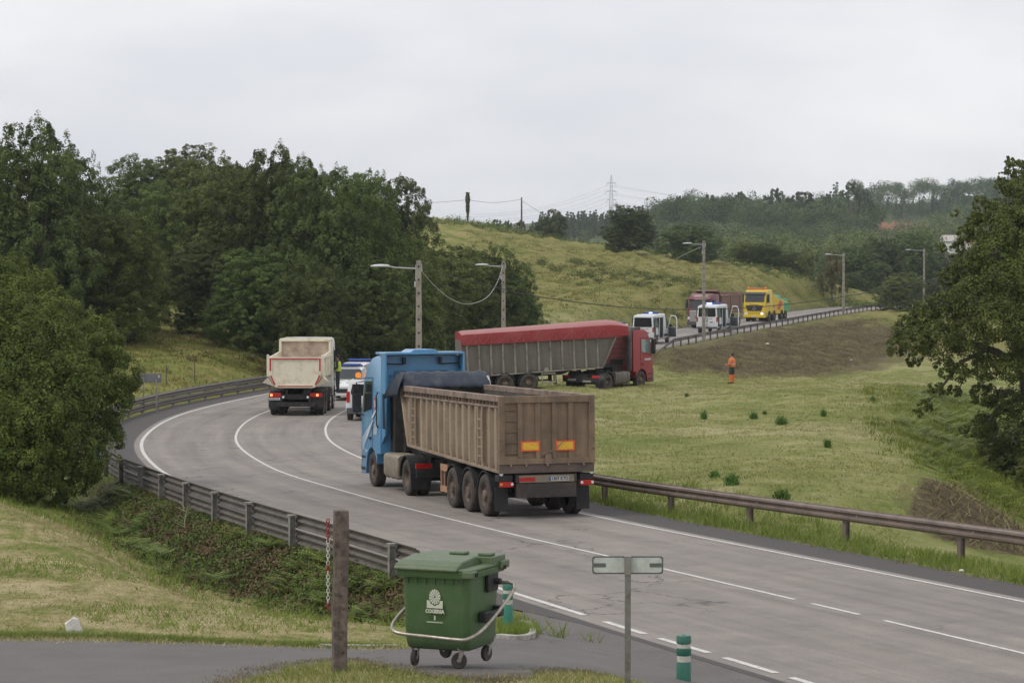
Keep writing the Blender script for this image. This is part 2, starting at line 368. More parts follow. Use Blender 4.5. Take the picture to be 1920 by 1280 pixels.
field = ramp(nt, math_(nt, 'ADD', math_(nt, 'MULTIPLY', mid, .5), math_(nt, 'MULTIPLY', big, .5)), [(.36, (.11, .145, .035)), (.46, (.19, .205, .062)), (.55, (.28, .268, .12)), (.68, (.375, .335, .185))])
hillc = ramp(nt, math_(nt, 'ADD', math_(nt, 'MULTIPLY', patch, .55), math_(nt, 'MULTIPLY', mid, .45)), [(.35, (.075, .09, .022)), (.44, (.15, .158, .04)), (.55, (.215, .195, .066)), (.68, (.26, .205, .095))])
leftc = ramp(nt, math_(nt, 'ADD', math_(nt, 'MULTIPLY', patch, .5), math_(nt, 'MULTIPLY', mid, .5)), [(.34, (.09, .11, .025)), (.46, (.165, .18, .045)), (.56, (.26, .235, .08)), (.68, (.30, .22, .11))])
meadc = ramp(nt, math_(nt, 'ADD', math_(nt, 'MULTIPLY', mid, .5), math_(nt, 'MULTIPLY', fib, .5)), [(.38, (.12, .17, .03)), (.45, (.20, .205, .065)), (.52, (.33, .285, .14)), (.63, (.44, .37, .22))])
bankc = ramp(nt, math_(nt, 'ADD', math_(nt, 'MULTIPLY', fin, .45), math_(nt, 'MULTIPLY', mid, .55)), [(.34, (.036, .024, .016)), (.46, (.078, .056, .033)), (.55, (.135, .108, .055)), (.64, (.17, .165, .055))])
lushc = ramp(nt, mid, [(.35, (.06, .085, .015)), (.55, (.14, .175, .03)), (.7, (.2, .2, .06))])
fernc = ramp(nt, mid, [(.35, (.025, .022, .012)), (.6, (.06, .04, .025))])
farc = ramp(nt, big, [(.4, (.06, .085, .03)), (.6, (.12, .14, .05))])
c = mix(nt, attr(nt, 'hill'), field, hillc); c = mix(nt, attr(nt, 'left'), c, leftc); c = mix(nt, attr(nt, 'mead'), c, meadc)
c = mix(nt, attr(nt, 'lush'), c, lushc)
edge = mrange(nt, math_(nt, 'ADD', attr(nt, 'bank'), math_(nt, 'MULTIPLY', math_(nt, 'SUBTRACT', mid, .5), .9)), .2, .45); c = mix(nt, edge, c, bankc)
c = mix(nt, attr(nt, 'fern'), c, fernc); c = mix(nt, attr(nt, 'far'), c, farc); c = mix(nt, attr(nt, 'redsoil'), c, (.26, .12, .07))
c = mix(nt, mrange(nt, math_(nt, 'MULTIPLY', attr(nt, 'verge'), mid), .4, .6, 0, .7), c, (.075, .062, .045))
c = mix(nt, 1.0, c, ramp(nt, fin, [(.3, (.72,)*3), (.7, (1.25,)*3)]), 'MULTIPLY')
nt.links.new(c, p.inputs['Base Color']); p.inputs['Roughness'].default_value = .95; p.inputs['Specular IOR Level'].default_value = .1
bump(nt, p, math_(nt, 'ADD', fin, math_(nt, 'MULTIPLY', mid, 2)), .8, .12)
GRASSG = m
us = np.concatenate([np.linspace(-.62, -.25, 16)[:-1], np.linspace(-.25, .25, 420), np.linspace(.25, .62, 16)[1:]])
ys = np.concatenate([np.linspace(-40, 24, 16)[:-1], 24*np.exp(np.linspace(0, math.log(480/24), 520))[:-1], 480*np.exp(np.linspace(0, math.log(2350/480), 100))])
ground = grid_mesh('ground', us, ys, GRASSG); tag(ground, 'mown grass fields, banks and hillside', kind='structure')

# ------------------------------------------------------------------ asphalt
def asphalt(name, base, side=False):
    m, nt, p = newmat(name); t = nt.nodes.new('ShaderNodeTexCoord'); o = t.outputs['Object']
    fine = noise(nt, 38, 3, .7, vec=o); md = noise(nt, 1.3, 5, .6, vec=o); bigp = noise(nt, .22, 4, .6, vec=o)
    c = mix(nt, 1.0, base, ramp(nt, fine, [(.25, (.7,)*3), (.75, (1.3,)*3)]), 'MULTIPLY')
    c = mix(nt, 1.0, c, ramp(nt, md, [(.3, (.88, .88, .88)), (.7, (1.1, 1.09, 1.08))]), 'MULTIPLY')
    c = mix(nt, 1.0, c, ramp(nt, bigp, [(.3, (.9, .9, .92)), (.7, (1.08, 1.07, 1.05))]), 'MULTIPLY')
    if not side:
        off = attr(nt, 'off')   # worn wheel tracks and oil line run along the lanes
        for cen, wd, amt in ((1.9, .55, .93), (-1.9, .6, .9), (1.0, .3, 1.06), (2.8, .3, 1.05), (-2.9, .35, 1.06), (-1.0, .3, 1.04), (-.35, .25, .86)):
            d = math_(nt, 'ABSOLUTE', math_(nt, 'SUBTRACT', math_(nt, 'ADD', off, math_(nt, 'MULTIPLY', math_(nt, 'SUBTRACT', md, .5), .9)), cen))
            c = mix(nt, mrange(nt, d, 0, wd, 1, 0), c, mix(nt, 1.0, c, (amt,)*3, 'MULTIPLY'))
        cv = nt.nodes.new('ShaderNodeCombineXYZ'); nt.links.new(off, cv.inputs[0]); nt.links.new(math_(nt, 'MULTIPLY', attr(nt, 'along'), .035), cv.inputs[1])
        c = mix(nt, 1.0, c, ramp(nt, noise(nt, 2.2, 6, .6, vec=cv.outputs[0]), [(.3, (.80, .80, .81)), (.5, (1, 1, 1)), (.7, (1.13, 1.12, 1.1))]), 'MULTIPLY')
        # dark unworn shoulders
        sh = attr(nt, 'shoulder'); shc = mix(nt, 1.0, (.072, .063, .062), ramp(nt, fine, [(.25, (.65,)*3), (.75, (1.35,)*3)]), 'MULTIPLY')
        c = mix(nt, mrange(nt, math_(nt, 'ADD', sh, math_(nt, 'MULTIPLY', math_(nt, 'SUBTRACT', md, .5), .35)), .35, .65), c, shc)
    # cracks
    v = nt.nodes.new('ShaderNodeTexVoronoi'); v.feature = 'DISTANCE_TO_EDGE'; v.inputs['Scale'].default_value = .42 if not side else .7
    wp = nt.nodes.new('ShaderNodeTexNoise'); wp.inputs['Scale'].default_value = 2.3; wp.inputs['Detail'].default_value = 6; nt.links.new(o, wp.inputs['Vector'])
    av = nt.nodes.new('ShaderNodeVectorMath'); av.operation = 'MULTIPLY_ADD'; nt.links.new(wp.outputs['Color'], av.inputs[0]); av.inputs[1].default_value = (.9, .9, .9); nt.links.new(o, av.inputs[2])
    nt.links.new(av.outputs[0], v.inputs['Vector'])
    ck = mrange(nt, v.outputs['Distance'], .004, .016, 1, 0); gate = mrange(nt, noise(nt, .16, 3, .6, vec=o), .55, .60)
    ck = math_(nt, 'MULTIPLY', ck, gate); c = mix(nt, math_(nt, 'MULTIPLY', ck, .8), c, (.04, .036, .034))
    nt.links.new(c, p.inputs['Base Color']); p.inputs['Roughness'].default_value = .82; p.inputs['Specular IOR Level'].default_value = .35
    bump(nt, p, fine, .35, .006); return m
ASPH = asphalt('road_asphalt', (.225, .202, .184)); SIDE = asphalt('side_asphalt', (.12, .11, .105), True)
def strip(name, s0, s1, offs_fn, mats, dz=0.0, step=.5, kind='structure', n=None, attrs=True):
    n = n or max(3, int((s1-s0)/step)); ss = np.linspace(s0, s1, n); V = []; A = []; S = []; SS = []
    for s in ss:
        P0 = road_at(s, 0); of = offs_fn(s, P0.y)
        for o_ in of:
            q = road_at(s, o_, dz); V.append(q[:]); A.append(o_); SS.append(s)
            ll, rl = lane_half_left(P0.y), 3.6; S.append(1.0 if (o_ < -ll-.28 or o_ > (3.88 if P0.y < 78 else 5.2)) else 0.0)
    k = len(of); i = np.arange(n*k).reshape(n, k); Fc = np.stack([i[:-1, :-1], i[:-1, 1:], i[1:, 1:], i[1:, :-1]], -1).reshape(-1, 4)
    o = npmesh(name, V, Fc, mats, {'off': ('POINT', A), 'shoulder': ('POINT', S), 'along': ('POINT', SS)} if attrs else None, smooth=True)
    if kind: o['kind'] = kind
    return o
road = strip('road', 0, CS[-1], lambda s, Y: [-edge_left(Y), -lane_half_left(Y)-.35, -lane_half_left(Y)-.2, -2.4, -1.2, 0, 1.2, 2.4, 3.8, 3.95, min(5.0, edge_right(Y)), edge_right(Y)], ASPH); tag(road, 'grey main road curving through the valley')
m, nt, p = newmat('road_paint'); nn = noise(nt, 9, 6, .7); n2 = noise(nt, 45, 3, .7)
nt.links.new(ramp(nt, math_(nt, 'ADD', math_(nt, 'MULTIPLY', nn, .6), math_(nt, 'MULTIPLY', n2, .4)), [(.36, (.22, .2, .185)), (.45, (.5, .48, .45)), (.62, (.66, .64, .61))]), p.inputs['Base Color']); p.inputs['Roughness'].default_value = .7
PAINT = m
def line(s0, s1, off, wd=.10, dz=.006):
    f = (off if callable(off) else (lambda Y: off))
    return strip('road_marking', s0, s1, lambda s, Y: [f(Y)-wd/2, f(Y)+wd/2], PAINT, dz, attrs=False)
def s_px(px, py, off):   # road distance whose point at that offset is nearest the pixel
    best = None
    for s in np.arange(0, 160, .1):
        q = road_at(s, off); d = Vector((q.x, q.y, q.z-CAMZ)); X = 960+F*d.x/(d.y*math.cos(PIT)-d.z*math.sin(PIT))
        e = abs(X-px)
        if best is None or e < best[0]: best = (e, s)
    return best[1]
line(5, s_px(1660, 1167, 0), 0); line(s_px(1612, 1156, 0), s_px(1522, 1136, 0), 0); line(s_px(1490, 1128, 0), CS[-1], 0)
line(0, CS[-1], 3.6)
line(s_px(1105, 1158, -4.3), CS[-1], lambda Y: -lane_half_left(Y), .13)
for a, b in ((1210, 1131), (1330, 1235), (1453, 1357), (1575, 1483), (1700, 1605)):
    line(s_px(a, 1200, -4.45), s_px(b, 1200, -4.45), lambda Y: -lane_half_left(Y), .13)
# side road: draped between its far and its near edge
def drape(name, farp, nearp, mats, dz, n=120, k=24):
    fa = np.array([gp(*q)[:2] for q in farp]); ne = np.array([gp(*q)[:2] for q in nearp])
    def rs(P):
        P = spline(np.c_[P, np.zeros(len(P))], .3)[:, :2]; d = np.r_[0, np.cumsum(np.linalg.norm(np.diff(P, axis=0), axis=1))]
        t = np.linspace(0, d[-1], n); return np.c_[np.interp(t, d, P[:, 0]), np.interp(t, d, P[:, 1])]
    A, B = rs(fa), rs(ne); jr = np.random.default_rng(5); jt = np.arange(n)*.35
    B = B+np.c_[np.sin(jt*2.1)*.03, .08*np.sin(jt*1.7)+.06*np.sin(jt*4.3+1)+jr.normal(size=n)*.025]; A = A+np.c_[jt*0, jr.normal(size=n)*.02]; t = np.linspace(0, 1, k)[None, :, None]; G = A[:, None]*(1-t)+B[:, None]*t; X = G[..., 0].ravel(); Y = G[..., 1].ravel(); Z = ground_z(X, Y)+dz
    off, rz, cy = road_info(X, Y); Z = np.where(off > -edge_left(cy)-.3, rz-.004, Z)
    i = np.arange(n*k).reshape(n, k); Fc = np.stack([i[:-1, :-1], i[1:, :-1], i[1:, 1:], i[:-1, 1:]], -1).reshape(-1, 4)
    o = npmesh(name, np.c_[X, Y, Z], Fc, mats, smooth=True); o['kind'] = 'structure'; return o
# (drawn on the ground: far edge and near edge of the side road that climbs to the left)
SIDE_FAR = [(-500, 1190), (-200, 1192), (0, 1196), (150, 1197), (300, 1202), (450, 1207), (600, 1213), (740, 1216), (880, 1214), (950, 1212), (1003, 1200), (1006, 1180), (1000, 1162), (985, 1142), (1010, 1126), (1060, 1146), (1200, 1190), (1450, 1262), (1650, 1322)]
SIDE_NEAR = [(-500, 1330), (-200, 1320), (0, 1318), (200, 1312), (390, 1300), (460, 1268), (540, 1248), (630, 1240), (740, 1256), (880, 1276), (1000, 1264), (1130, 1266), (1330, 1330), (1550, 1420), (1700, 1500)]
side_road = drape('side_road', SIDE_FAR, SIDE_NEAR, SIDE, .016, n=420); tag(side_road, 'dark patched asphalt side road joining the main road')
# ------------------------------------------------------------------ vegetation
BARK = pm('bark', (.12, .10, .08), .9, dirt=(.05, .045, .035), ds=4, bmp=.6)
BARKP = pm('bark_pale', (.2, .18, .15), .9, dirt=(.1, .09, .07), ds=2)
LF_DARK = leafmat('leaf_dark', (.034, .050, .014), (.074, .104, .027), (.15, .185, .052))
LF_MID = leafmat('leaf_mid', (.038, .060, .015), (.086, .126, .03), (.17, .215, .055))
LF_OLIVE = leafmat('leaf_olive', (.046, .062, .016), (.105, .132, .032), (.195, .218, .058))
LF_LIGHT = leafmat('leaf_light', (.038, .060, .013), (.09, .128, .026), (.195, .235, .05))
LF_BROWN = leafmat('leaf_brown', (.06, .05, .022), (.11, .095, .035), (.17, .14, .06))
LF_GREY = leafmat('leaf_grey', (.12, .14, .09), (.18, .2, .13), (.25, .27, .18))
LF_EUC = leafmat('leaf_eucalyptus', (.045, .058, .024), (.085, .105, .042), (.14, .16, .06))
LF_FOREST = leafmat('leaf_forest', (.03, .046, .016), (.075, .105, .035), (.15, .18, .06))
def quads_from(C, Nn, size, rng, asp=.5, flat=.42):
    n = len(C); r = rng.normal(size=(n, 3)); Nn = Nn+r*flat; Nn /= np.linalg.norm(Nn, axis=1)[:, None]+1e-9
    t = np.cross(Nn, rng.normal(size=(n, 3))); t /= np.linalg.norm(t, axis=1)[:, None]+1e-9; b = np.cross(Nn, t)
    s = size*rng.uniform(.6, 1.35, n)[:, None]; V = np.empty((n, 4, 3))
    V[:, 0] = C-t*s*.5; V[:, 2] = C+t*s*.5; V[:, 1] = C+b*s*asp*.5+Nn*s*.08; V[:, 3] = C-b*s*asp*.5+Nn*s*.08
    return V.reshape(-1, 3), np.arange(n*4).reshape(n, 4)
def clump_cloud(rng, lobes, n, clump=.22, per=90, shoots=.0):
    """leaf positions: lobes carry clumps on their shells, clumps carry leaves"""
    L_ = np.array([[*l[:3], *(l[3] if isinstance(l[3], (tuple, list)) else (l[3],)*3)] for l in lobes], float)
    area = (L_[:, 3]*L_[:, 4]*L_[:, 5])**(2/3); nc = max(6, n//per)
    li = rng.choice(len(L_), nc, p=area/area.sum()); d = rng.normal(size=(nc, 3)); d[:, 2] += .25; d /= np.linalg.norm(d, axis=1)[:, None]
    rr = rng.uniform(.74, 1.04, nc)[:, None]; cc = L_[li, :3]+d*L_[li, 3:6]*rr; cr_ = (area[li]**.5*clump*rng.uniform(.6, 1.4, nc))
    sh = rng.random(nc) < shoots; sh &= d[:, 2] > .25
    ci = rng.integers(0, nc, n); g = rng.normal(size=(n, 3))+d[ci]*.55+[0, 0, .35]; g /= np.linalg.norm(g, axis=1)[:, None]; g *= rng.uniform(.45, 1.08, n)[:, None]**.6
    sc = np.ones((nc, 3)); sc[sh] = (.62, .62, 1.9); off = np.zeros((nc, 3)); off[sh, 2] = cr_[sh]*.9
    C = cc[ci]+off[ci]+g*cr_[ci][:, None]*sc[ci]; Nn = d[ci]*.35+g*1.1+np.array([0, 0, .3])
    tone = rng.random(nc)[ci]*.5+rng.random(n)*.5
    return C, Nn, tone
def limbs(mb, rng, base, tips, r0, split=.35, n=7):
    b = Vector(base)
    top = Vector((sum(t[0] for t in tips)/len(tips), sum(t[1] for t in tips)/len(tips), max(t[2] for t in tips)*.8))
    mid = b.lerp(top, split); mb.tube([b-Vector((0, 0, .3)), b.lerp(mid, .5)+Vector((rng.uniform(-.1, .1), rng.uniform(-.1, .1), 0)), mid, b.lerp(top, .7), top], [r0*1.15, r0*.95, r0*.8, r0*.5, r0*.15], n)
    for t in tips:
        t = Vector(t); s = b.lerp(top, rng.uniform(split*.7, .7)); m_ = s.lerp(t, .5)+Vector((0, 0, -.08*(t-s).length))
        mb.tube([s, m_, t], [r0*.42, r0*.26, r0*.06], 5)
def make_tree(seed, lobes, n, size, lf, trunk_r=.25, bark=BARK, clump=.22, per=90, shoots=0., base=(0, 0, 0), name='tree', asp=.5):
    rng = np.random.default_rng(seed); root = bpy.data.objects.new(name, None); COL.objects.link(root)
    C, Nn, tone = clump_cloud(rng, lobes, n, clump, per, shoots); V, Fc = quads_from(C, Nn, size, rng, asp)
    npmesh('crown', V, Fc, lf, {'rnd': ('FACE', tone)}, parent=root)
    mb = MB(); k = min(len(lobes), 14); idx = rng.choice(len(lobes), k, replace=False)
    limbs(mb, rng, base, [lobes[i][:3] for i in idx], trunk_r); mb.build('trunk', bark, root, smooth=60)
    return root
def dome_lobes(seed, w, h, low=.12, n=26, rr=(.17, .30)):
    """lobes filling an egg-shaped crown of width w and height h"""
    rng = np.random.default_rng(seed); out = []
    for i in range(n):
        t = (i+.5)/n; z = low+(1-low)*t; prof = math.sin(math.pi*min(1, (t*.78+.14)))**.42
        a = i*2.4+rng.uniform(-.5, .5); q = w/2*prof*rng.uniform(.35, .72); r = w*rng.uniform(*rr)*(.75+.25*prof)
        out.append((math.cos(a)*q, math.sin(a)*q, z*h-r*.55*t, (r, r, r*rng.uniform(.8, 1.1))))
    return out
def place(root, x, Y, h, w, h0, w0, label, cat='tree', group=None, rz=None, sink=0., lf=None):
    root.location = (x, Y, gz(x, Y)-sink); root.scale = (w/w0, w/w0, h/h0); root.rotation_euler = (0, 0, rz if rz is not None else (x*1.7+Y) % 6.28)
    tag(root, label, cat, group)
    return root
def top_h(px, py, Y):
    x = at_x(px, Y); return x, at(px, py, Y).z-gz(x, Y)
# dense broadleaf variants, 12 m high and 8 m wide
PROTO = {}
for key, sd_, lf, sh in (('a', 11, LF_DARK, .16), ('b', 12, LF_DARK, .08), ('c', 13, LF_MID, .05), ('d', 14, LF_OLIVE, .04), ('e', 15, LF_MID, .12), ('f', 16, LF_LIGHT, .1)):
    PROTO[key] = make_tree(sd_, dome_lobes(sd_, 8, 12, .1, 24), 110000, .165, lf, .28, shoots=sh, name='broadleaf_tree', clump=.17, per=75)
used = set()
def tree_from(key, *a, **k):
    r = PROTO[key] if key not in used else copy_tree(PROTO[key]); used.add(key); return place(r, *a, **k)
# (px centre, distance, px top, width in px, variant, label)
MASS = [(-70, 168, 262, 250, 'b', 'dark evergreen at the frame edge behind the big roadside bush'), (62, 162, 212, 235, 'a', 'tallest dark tree on the far left with spiky top shoots'),
 (150, 172, 268, 150, 'b', 'dark tree on the right shoulder of the tallest far left tree'), (215, 166, 378, 195, 'f', 'small lighter green tree standing in front of the dark wood'),
 (262, 235, 278, 150, 'c', 'rounded treetop left of the highest dome in the back row'), (350, 238, 250, 160, 'd', 'domed treetop in the back row left of the wood'),
 (330, 205, 330, 170, 'c', 'mid green tree above the dark gap in the wood edge'), (425, 188, 282, 190, 'd', 'olive tinted tree on the left of the central wood front'),
 (505, 178, 262, 180, 'a', 'tall dark tree with pointed shoots in the middle of the wood'), (450, 235, 290, 160, 'b', 'half hidden treetop behind the olive tinted tree'),
 (590, 172, 290, 180, 'b', 'dark tree directly above the cream dump truck'), (560, 232, 285, 150, 'a', 'treetop peeking behind the tree above the dump truck'),
 (672, 176, 318, 170, 'e', 'broad green tree left of the first lamp post'), (655, 235, 302, 150, 'c', 'rounded back row crown right of the wood middle'),
 (735, 232, 312, 135, 'b', 'rounded dark crown at the right end of the back row'), (755, 180, 415, 165, 'd', 'olive tree behind the first lamp post'),
 (700, 168, 470, 150, 'a', 'low dark tree skirting the wood left of the first lamp post'), (830, 198, 440, 170, 'd', 'low olive tree between the two near lamp posts'),
 (905, 212, 452, 140, 'e', 'fresh green tree behind the second lamp post'), (958, 214, 478, 110, 'c', 'last tree on the right edge of the wood above the red tarpaulin'),
 (395, 176, 440, 150, 'b', 'low dark tree overhanging the grassy slope edge'), (480, 170, 455, 160, 'c', 'low green tree behind the cream dump truck cab'),
 (590, 164, 480, 150, 'a', 'low dark tree at the foot of the wood above the police cars'), (790, 188, 500, 130, 'b', 'low dark tree behind the police cars and blue cab'),
 (880, 200, 520, 130, 'a', 'low dark tree between the second lamp post and red tarpaulin')]
for px, Y, top, wpx, key, lab in MASS:
    x, h = top_h(px, top+6, Y); wm = wpx/F*Y*1.3
    tree_from(key, x, Y, h, wm, 13.0, 9.2, lab, group='trees of the roadside wood')
# field trees on the ridge to the right
RIDGE = [(1180, 395, 386, 108, 'a', 'large dark tree on the ridge below the pylon', 'x'), (1296, 392, 420, 108, 'b', 'round dark tree on the ridge left of the third lamp post', 'x'),
 (1400, 408, 452, 70, 'd', 'olive bushy tree on the ridge right of the third lamp post', 'x'), (1438, 404, 455, 70, 'a', 'dark bushy tree at the right end of the ridge top', 'x'),
 (1490, 408, 470, 70, 'c', 'green tree beside the dry orchard trees', 'x'), (1345, 520, 520, 80, 'c', 'pale bush top just below the ridge line', 'x'),
 (1610, 440, 462, 100, 'b', 'dark tree left of the fourth lamp post arm', 'x'), (1655, 455, 448, 100, 'a', 'dark rounded tree between the fourth and fifth lamp posts', 'x'),
 (1715, 470, 436, 110, 'c', 'green tree behind the fifth lamp post', 'x'), (1775, 475, 474, 110, 'b', 'dark tree below the white houses', 'x'),
 (1840, 470, 476, 120, 'e', 'green tree below the orange roofed house', 'x'), (1590, 430, 510, 60, 'e', 'low green bush at the end of the ridge field', 'x'),
 (1690, 372, 508, 92, 'd', 'dense roadside tree standing against the far guardrail end', 'x'), (1900, 480, 450, 120, 'a', 'dark tree glimpsed behind the big right hand tree', 'x'),
 (1760, 425, 520, 70, 'a', 'dark bush behind the distant pair of lamp posts', 'x'), (1805, 400, 520, 100, 'b', 'dark roadside tree beside the distant road end', 'x')]
for px, Y, top, wpx, key, lab, _ in RIDGE:
    x, h = top_h(px, top+3, Y); wm = wpx/F*Y*1.1
    tree_from(key, x, Y, h+.4, wm, 12, 8.6, lab, group='field trees near the ridge', sink=.4)
for i, (px, Y, top, wpx, lab) in enumerate([(1512, 402, 478, 48, 'small dry crowned tree left of the fourth lamp post'), (1560, 398, 482, 58, 'brownish dry tree with bent trunk by the fourth lamp post')]):
    x, h = top_h(px, top, Y); lob = [(math.cos(a)*q, math.sin(a)*q, 2.2+.8*math.cos(a*2), (1.1, 1.1, .7)) for a, q in ((0, 1.3), (1.2, 1.2), (2.4, 1.5), (3.6, 1.1), (4.8, 1.4), (0, 0))]
    t = make_tree(70+i, lob, 2600, .3, LF_BROWN if i else LF_OLIVE, .16, name='orchard_tree', clump=.4, per=40)
    place(t, x, Y, h, wpx/F*Y, 3.6, 5, lab, group='orchard trees')
x, h = top_h(1035, 402, 440); t = make_tree(75, dome_lobes(75, 5, 4, .1, 14), 7000, .28, LF_EUC, .2, name='broadleaf_tree', clump=.3); place(t, x, 440, h, 5.6, 4, 5, 'grey green tree where the ridge meets the far forest')
x, h = top_h(1232, 456, 425); t = make_tree(76, dome_lobes(76, 3, 2, .05, 10), 3500, .2, LF_GREY, .1, name='willow_bush', clump=.3); place(t, x, 425, 2.1, 2.6, 2, 3, 'pale silvery bush between the two dark ridge trees', 'bush')
# eucalyptus
def euc_lobes(seed, w, h, n=12):
    rng = np.random.default_rng(seed); out = []
    for i in range(n):
        a = i*2.4; q = w/2*math.sqrt((i+.5)/n)*.85; z = h*(.93-.38*(q/(w/2))**2*rng.uniform(.6, 1.3)-.1*rng.random()); r = w*rng.uniform(.11, .19)
        out.append((math.cos(a)*q, math.sin(a)*q, z, (r, r, r*.7)))
    return out
EP = [make_tree(90+i, euc_lobes(90+i, 12, 20, 14), 3200, .75, LF_EUC, .4, BARKP, .35, 60, name='eucalyptus_tree') for i in range(3)]
eu = 0
for px, Y, top, wpx, lab in [(900, 560, 412, 34, 'first umbrella shaped tree beyond the ridge right of the ivy pole'), (925, 565, 404, 40, 'broad umbrella crown beyond the ridge right of the ivy pole'), (952, 570, 413, 30, 'lower umbrella crown nearest the bare wooden pole'),
  (975, 575, 407, 32, 'umbrella crown seen behind the bare wooden pole'), (998, 580, 417, 26, 'small umbrella crown right of the bare wooden pole'),
  (1598, 880, 340, 60, 'tallest dark eucalyptus rising above the far forest'), (1555, 890, 357, 40, 'eucalyptus with see through crown left of the tallest one'), (1500, 890, 350, 70, 'broad eucalyptus crown with sky showing through it'), (1455, 895, 353, 55, 'eucalyptus crown left of the see through one'),
  (1620, 885, 350, 40, 'eucalyptus leaning on the right of the tallest one'), (1791, 1150, 343, 12, 'lone slender eucalyptus standing above the forest skyline'), (1695, 1150, 353, 12, 'tiny lone treetop above the forest skyline'),
  (1270, 880, 362, 40, 'eucalyptus at the left end of the far forest crest'), (1330, 885, 356, 48, 'eucalyptus second from the left end of the forest crest'), (1390, 890, 359, 48, 'eucalyptus in the middle of the forest crest')]:
    r = EP[eu % 3] if eu < 3 else copy_tree(EP[eu % 3]); eu += 1
    x, h = top_h(px, top, Y); place(r, x, Y, h, wpx/F*Y, 20, 12, lab, group='eucalyptus trees')
# far forest: one mass
def forest(name, spec, lf, seed, label, leaf=.62, per=520, kinds=('round',)):
    """spec: list of (px0, px1, Y0, Y1, hmin, hmax, n)"""
    rng = np.random.default_rng(seed); Vs = []; T = []; tr = MB()
    for px0, px1, Y0, Y1, h0, h1, n, kd in spec:
        pxs = px0+(px1-px0)*((np.arange(n)*.618034) % 1)+rng.uniform(-4, 4, n); Ys = rng.uniform(Y0, Y1, n); X = (pxs-960)/F*Ys; Z = ground_z(X, Ys)
        for x, y, z in zip(X, Ys, Z):
            h = rng.uniform(h0, h1); w_ = h*(rng.uniform(.5, .75) if kd == 'euc' else rng.uniform(.24, .34) if kd == 'pine' else rng.uniform(.7, 1.0))
            m_ = per; d = rng.normal(size=(m_, 3)); d[:, 2] = d[:, 2]*.9+.2; d /= np.linalg.norm(d, axis=1)[:, None]
            nl = 7; lc = rng.normal(size=(nl, 3)); lc /= np.linalg.norm(lc, axis=1)[:, None]
            if kd == 'euc': lc = lc*[w_*.33, w_*.33, h*.13]+[0, 0, h*.8]; lr = w_*.24
            elif kd == 'pine': t_ = np.linspace(.25, .97, nl); lc = lc*[w_*.15, w_*.15, 0]+np.c_[t_*0, t_*0, t_*h]; lr = w_*.34
            else: lc = lc*[w_*.3, w_*.3, h*.25]+[0, 0, h*.55]; lr = w_*.3
            k = rng.integers(0, nl, m_); rad = lr*(1.25-k/nl if kd == 'pine' else np.ones(m_))
            if 1590 < 960+F*x/y < 1745 and 1000 < y < 1225: continue
            if 1755 < 960+F*x/y < 1850 and y < 830 and 440 < 450-(z+h*.95-CAMZ)/y*F+25: 
                if 450-(z+h-CAMZ)/y*F < 474: continue
            C = lc[k]+d*(rad*rng.uniform(.7, 1.08, m_))[:, None]+[x, y, z]
            V, _ = quads_from(C, d+[0, 0, .3], leaf*(h/18)**.5, rng, .7); Vs.append(V); T.append(np.clip(rng.random(m_)*.3+rng.random()*.6, 0, 1))
    V = np.vstack(Vs); o = npmesh(name, V, np.arange(len(V)).reshape(-1, 4), lf, {'rnd': ('FACE', np.concatenate(T))})
    return tag(o, label, 'forest', kind='stuff')
forest('far_forest', [(1232, 1640, 860, 1000, 11, 16.5, 230, 'euc'), (1232, 1580, 780, 870, 7, 11, 130, 'round'), (1560, 1940, 1130, 1260, 9, 14, 170, 'pine'), (1600, 1980, 1250, 1400, 11, 16, 90, 'euc'), (1540, 1980, 1225, 1340, 6, 10, 150, 'round'), (1440, 1620, 900, 1010, 5, 9, 60, 'round')], LF_FOREST, 5, 'hazy eucalyptus forest covering the far hill')
forest('far_pine_wood', [(1010, 1240, 1150, 1300, 7, 11, 260, 'pine'), (1000, 1240, 1080, 1160, 6, 9, 110, 'pine'), (1850, 1990, 1300, 1400, 9, 13, 40, 'round')], LF_FOREST, 6, 'hazy conifer wood behind the pylon foot')
forest('valley_scrub', [(1240, 1960, 620, 790, 6, 10, 190, 'round'), (1500, 1960, 800, 1080, 7, 10, 110, 'round'), (1440, 1960, 540, 620, 4, 8, 70, 'round'), (830, 1250, 620, 900, 4, 7, 60, 'round')], leafmat('leaf_scrub', (.055, .08, .022), (.12, .155, .042), (.20, .23, .07)), 7, 'rounded valley trees and scrub below the far forest', .8)
# ridge hedges and slope scrub
def scrub(name, paths, lf, seed, label, leaf=.16, per=130, cat='bushes'):
    rng = np.random.default_rng(seed); Vs = []; T = []
    for pts, n, r0, r1, jit in paths:
        W = [at(*q) for q in pts]
        for i in range(n):
            t = rng.random()*(len(W)-1); k = int(t); q = W[k].lerp(W[k+1], t-k); x = q.x+rng.normal()*jit; y = q.y+rng.normal()*jit*2.5; r = rng.uniform(r0, r1)
            d = rng.normal(size=(per, 3)); d[:, 2] = abs(d[:, 2]); d /= np.linalg.norm(d, axis=1)[:, None]
            C = np.array([x, y, gz(x, y)-r*.15])+d*[r*1.3, r*1.3, r]*rng.uniform(.5, 1.1, per)[:, None]
            V, _ = quads_from(C, d, leaf, rng); Vs.append(V); T.append(np.clip(rng.random(per)*.6+rng.random()*.4, 0, 1))
    V = np.vstack(Vs); o = npmesh(name, V, np.arange(len(V)).reshape(-1, 4), lf, {'rnd': ('FACE', np.concatenate(T))}); return tag(o, label, cat, kind='stuff')
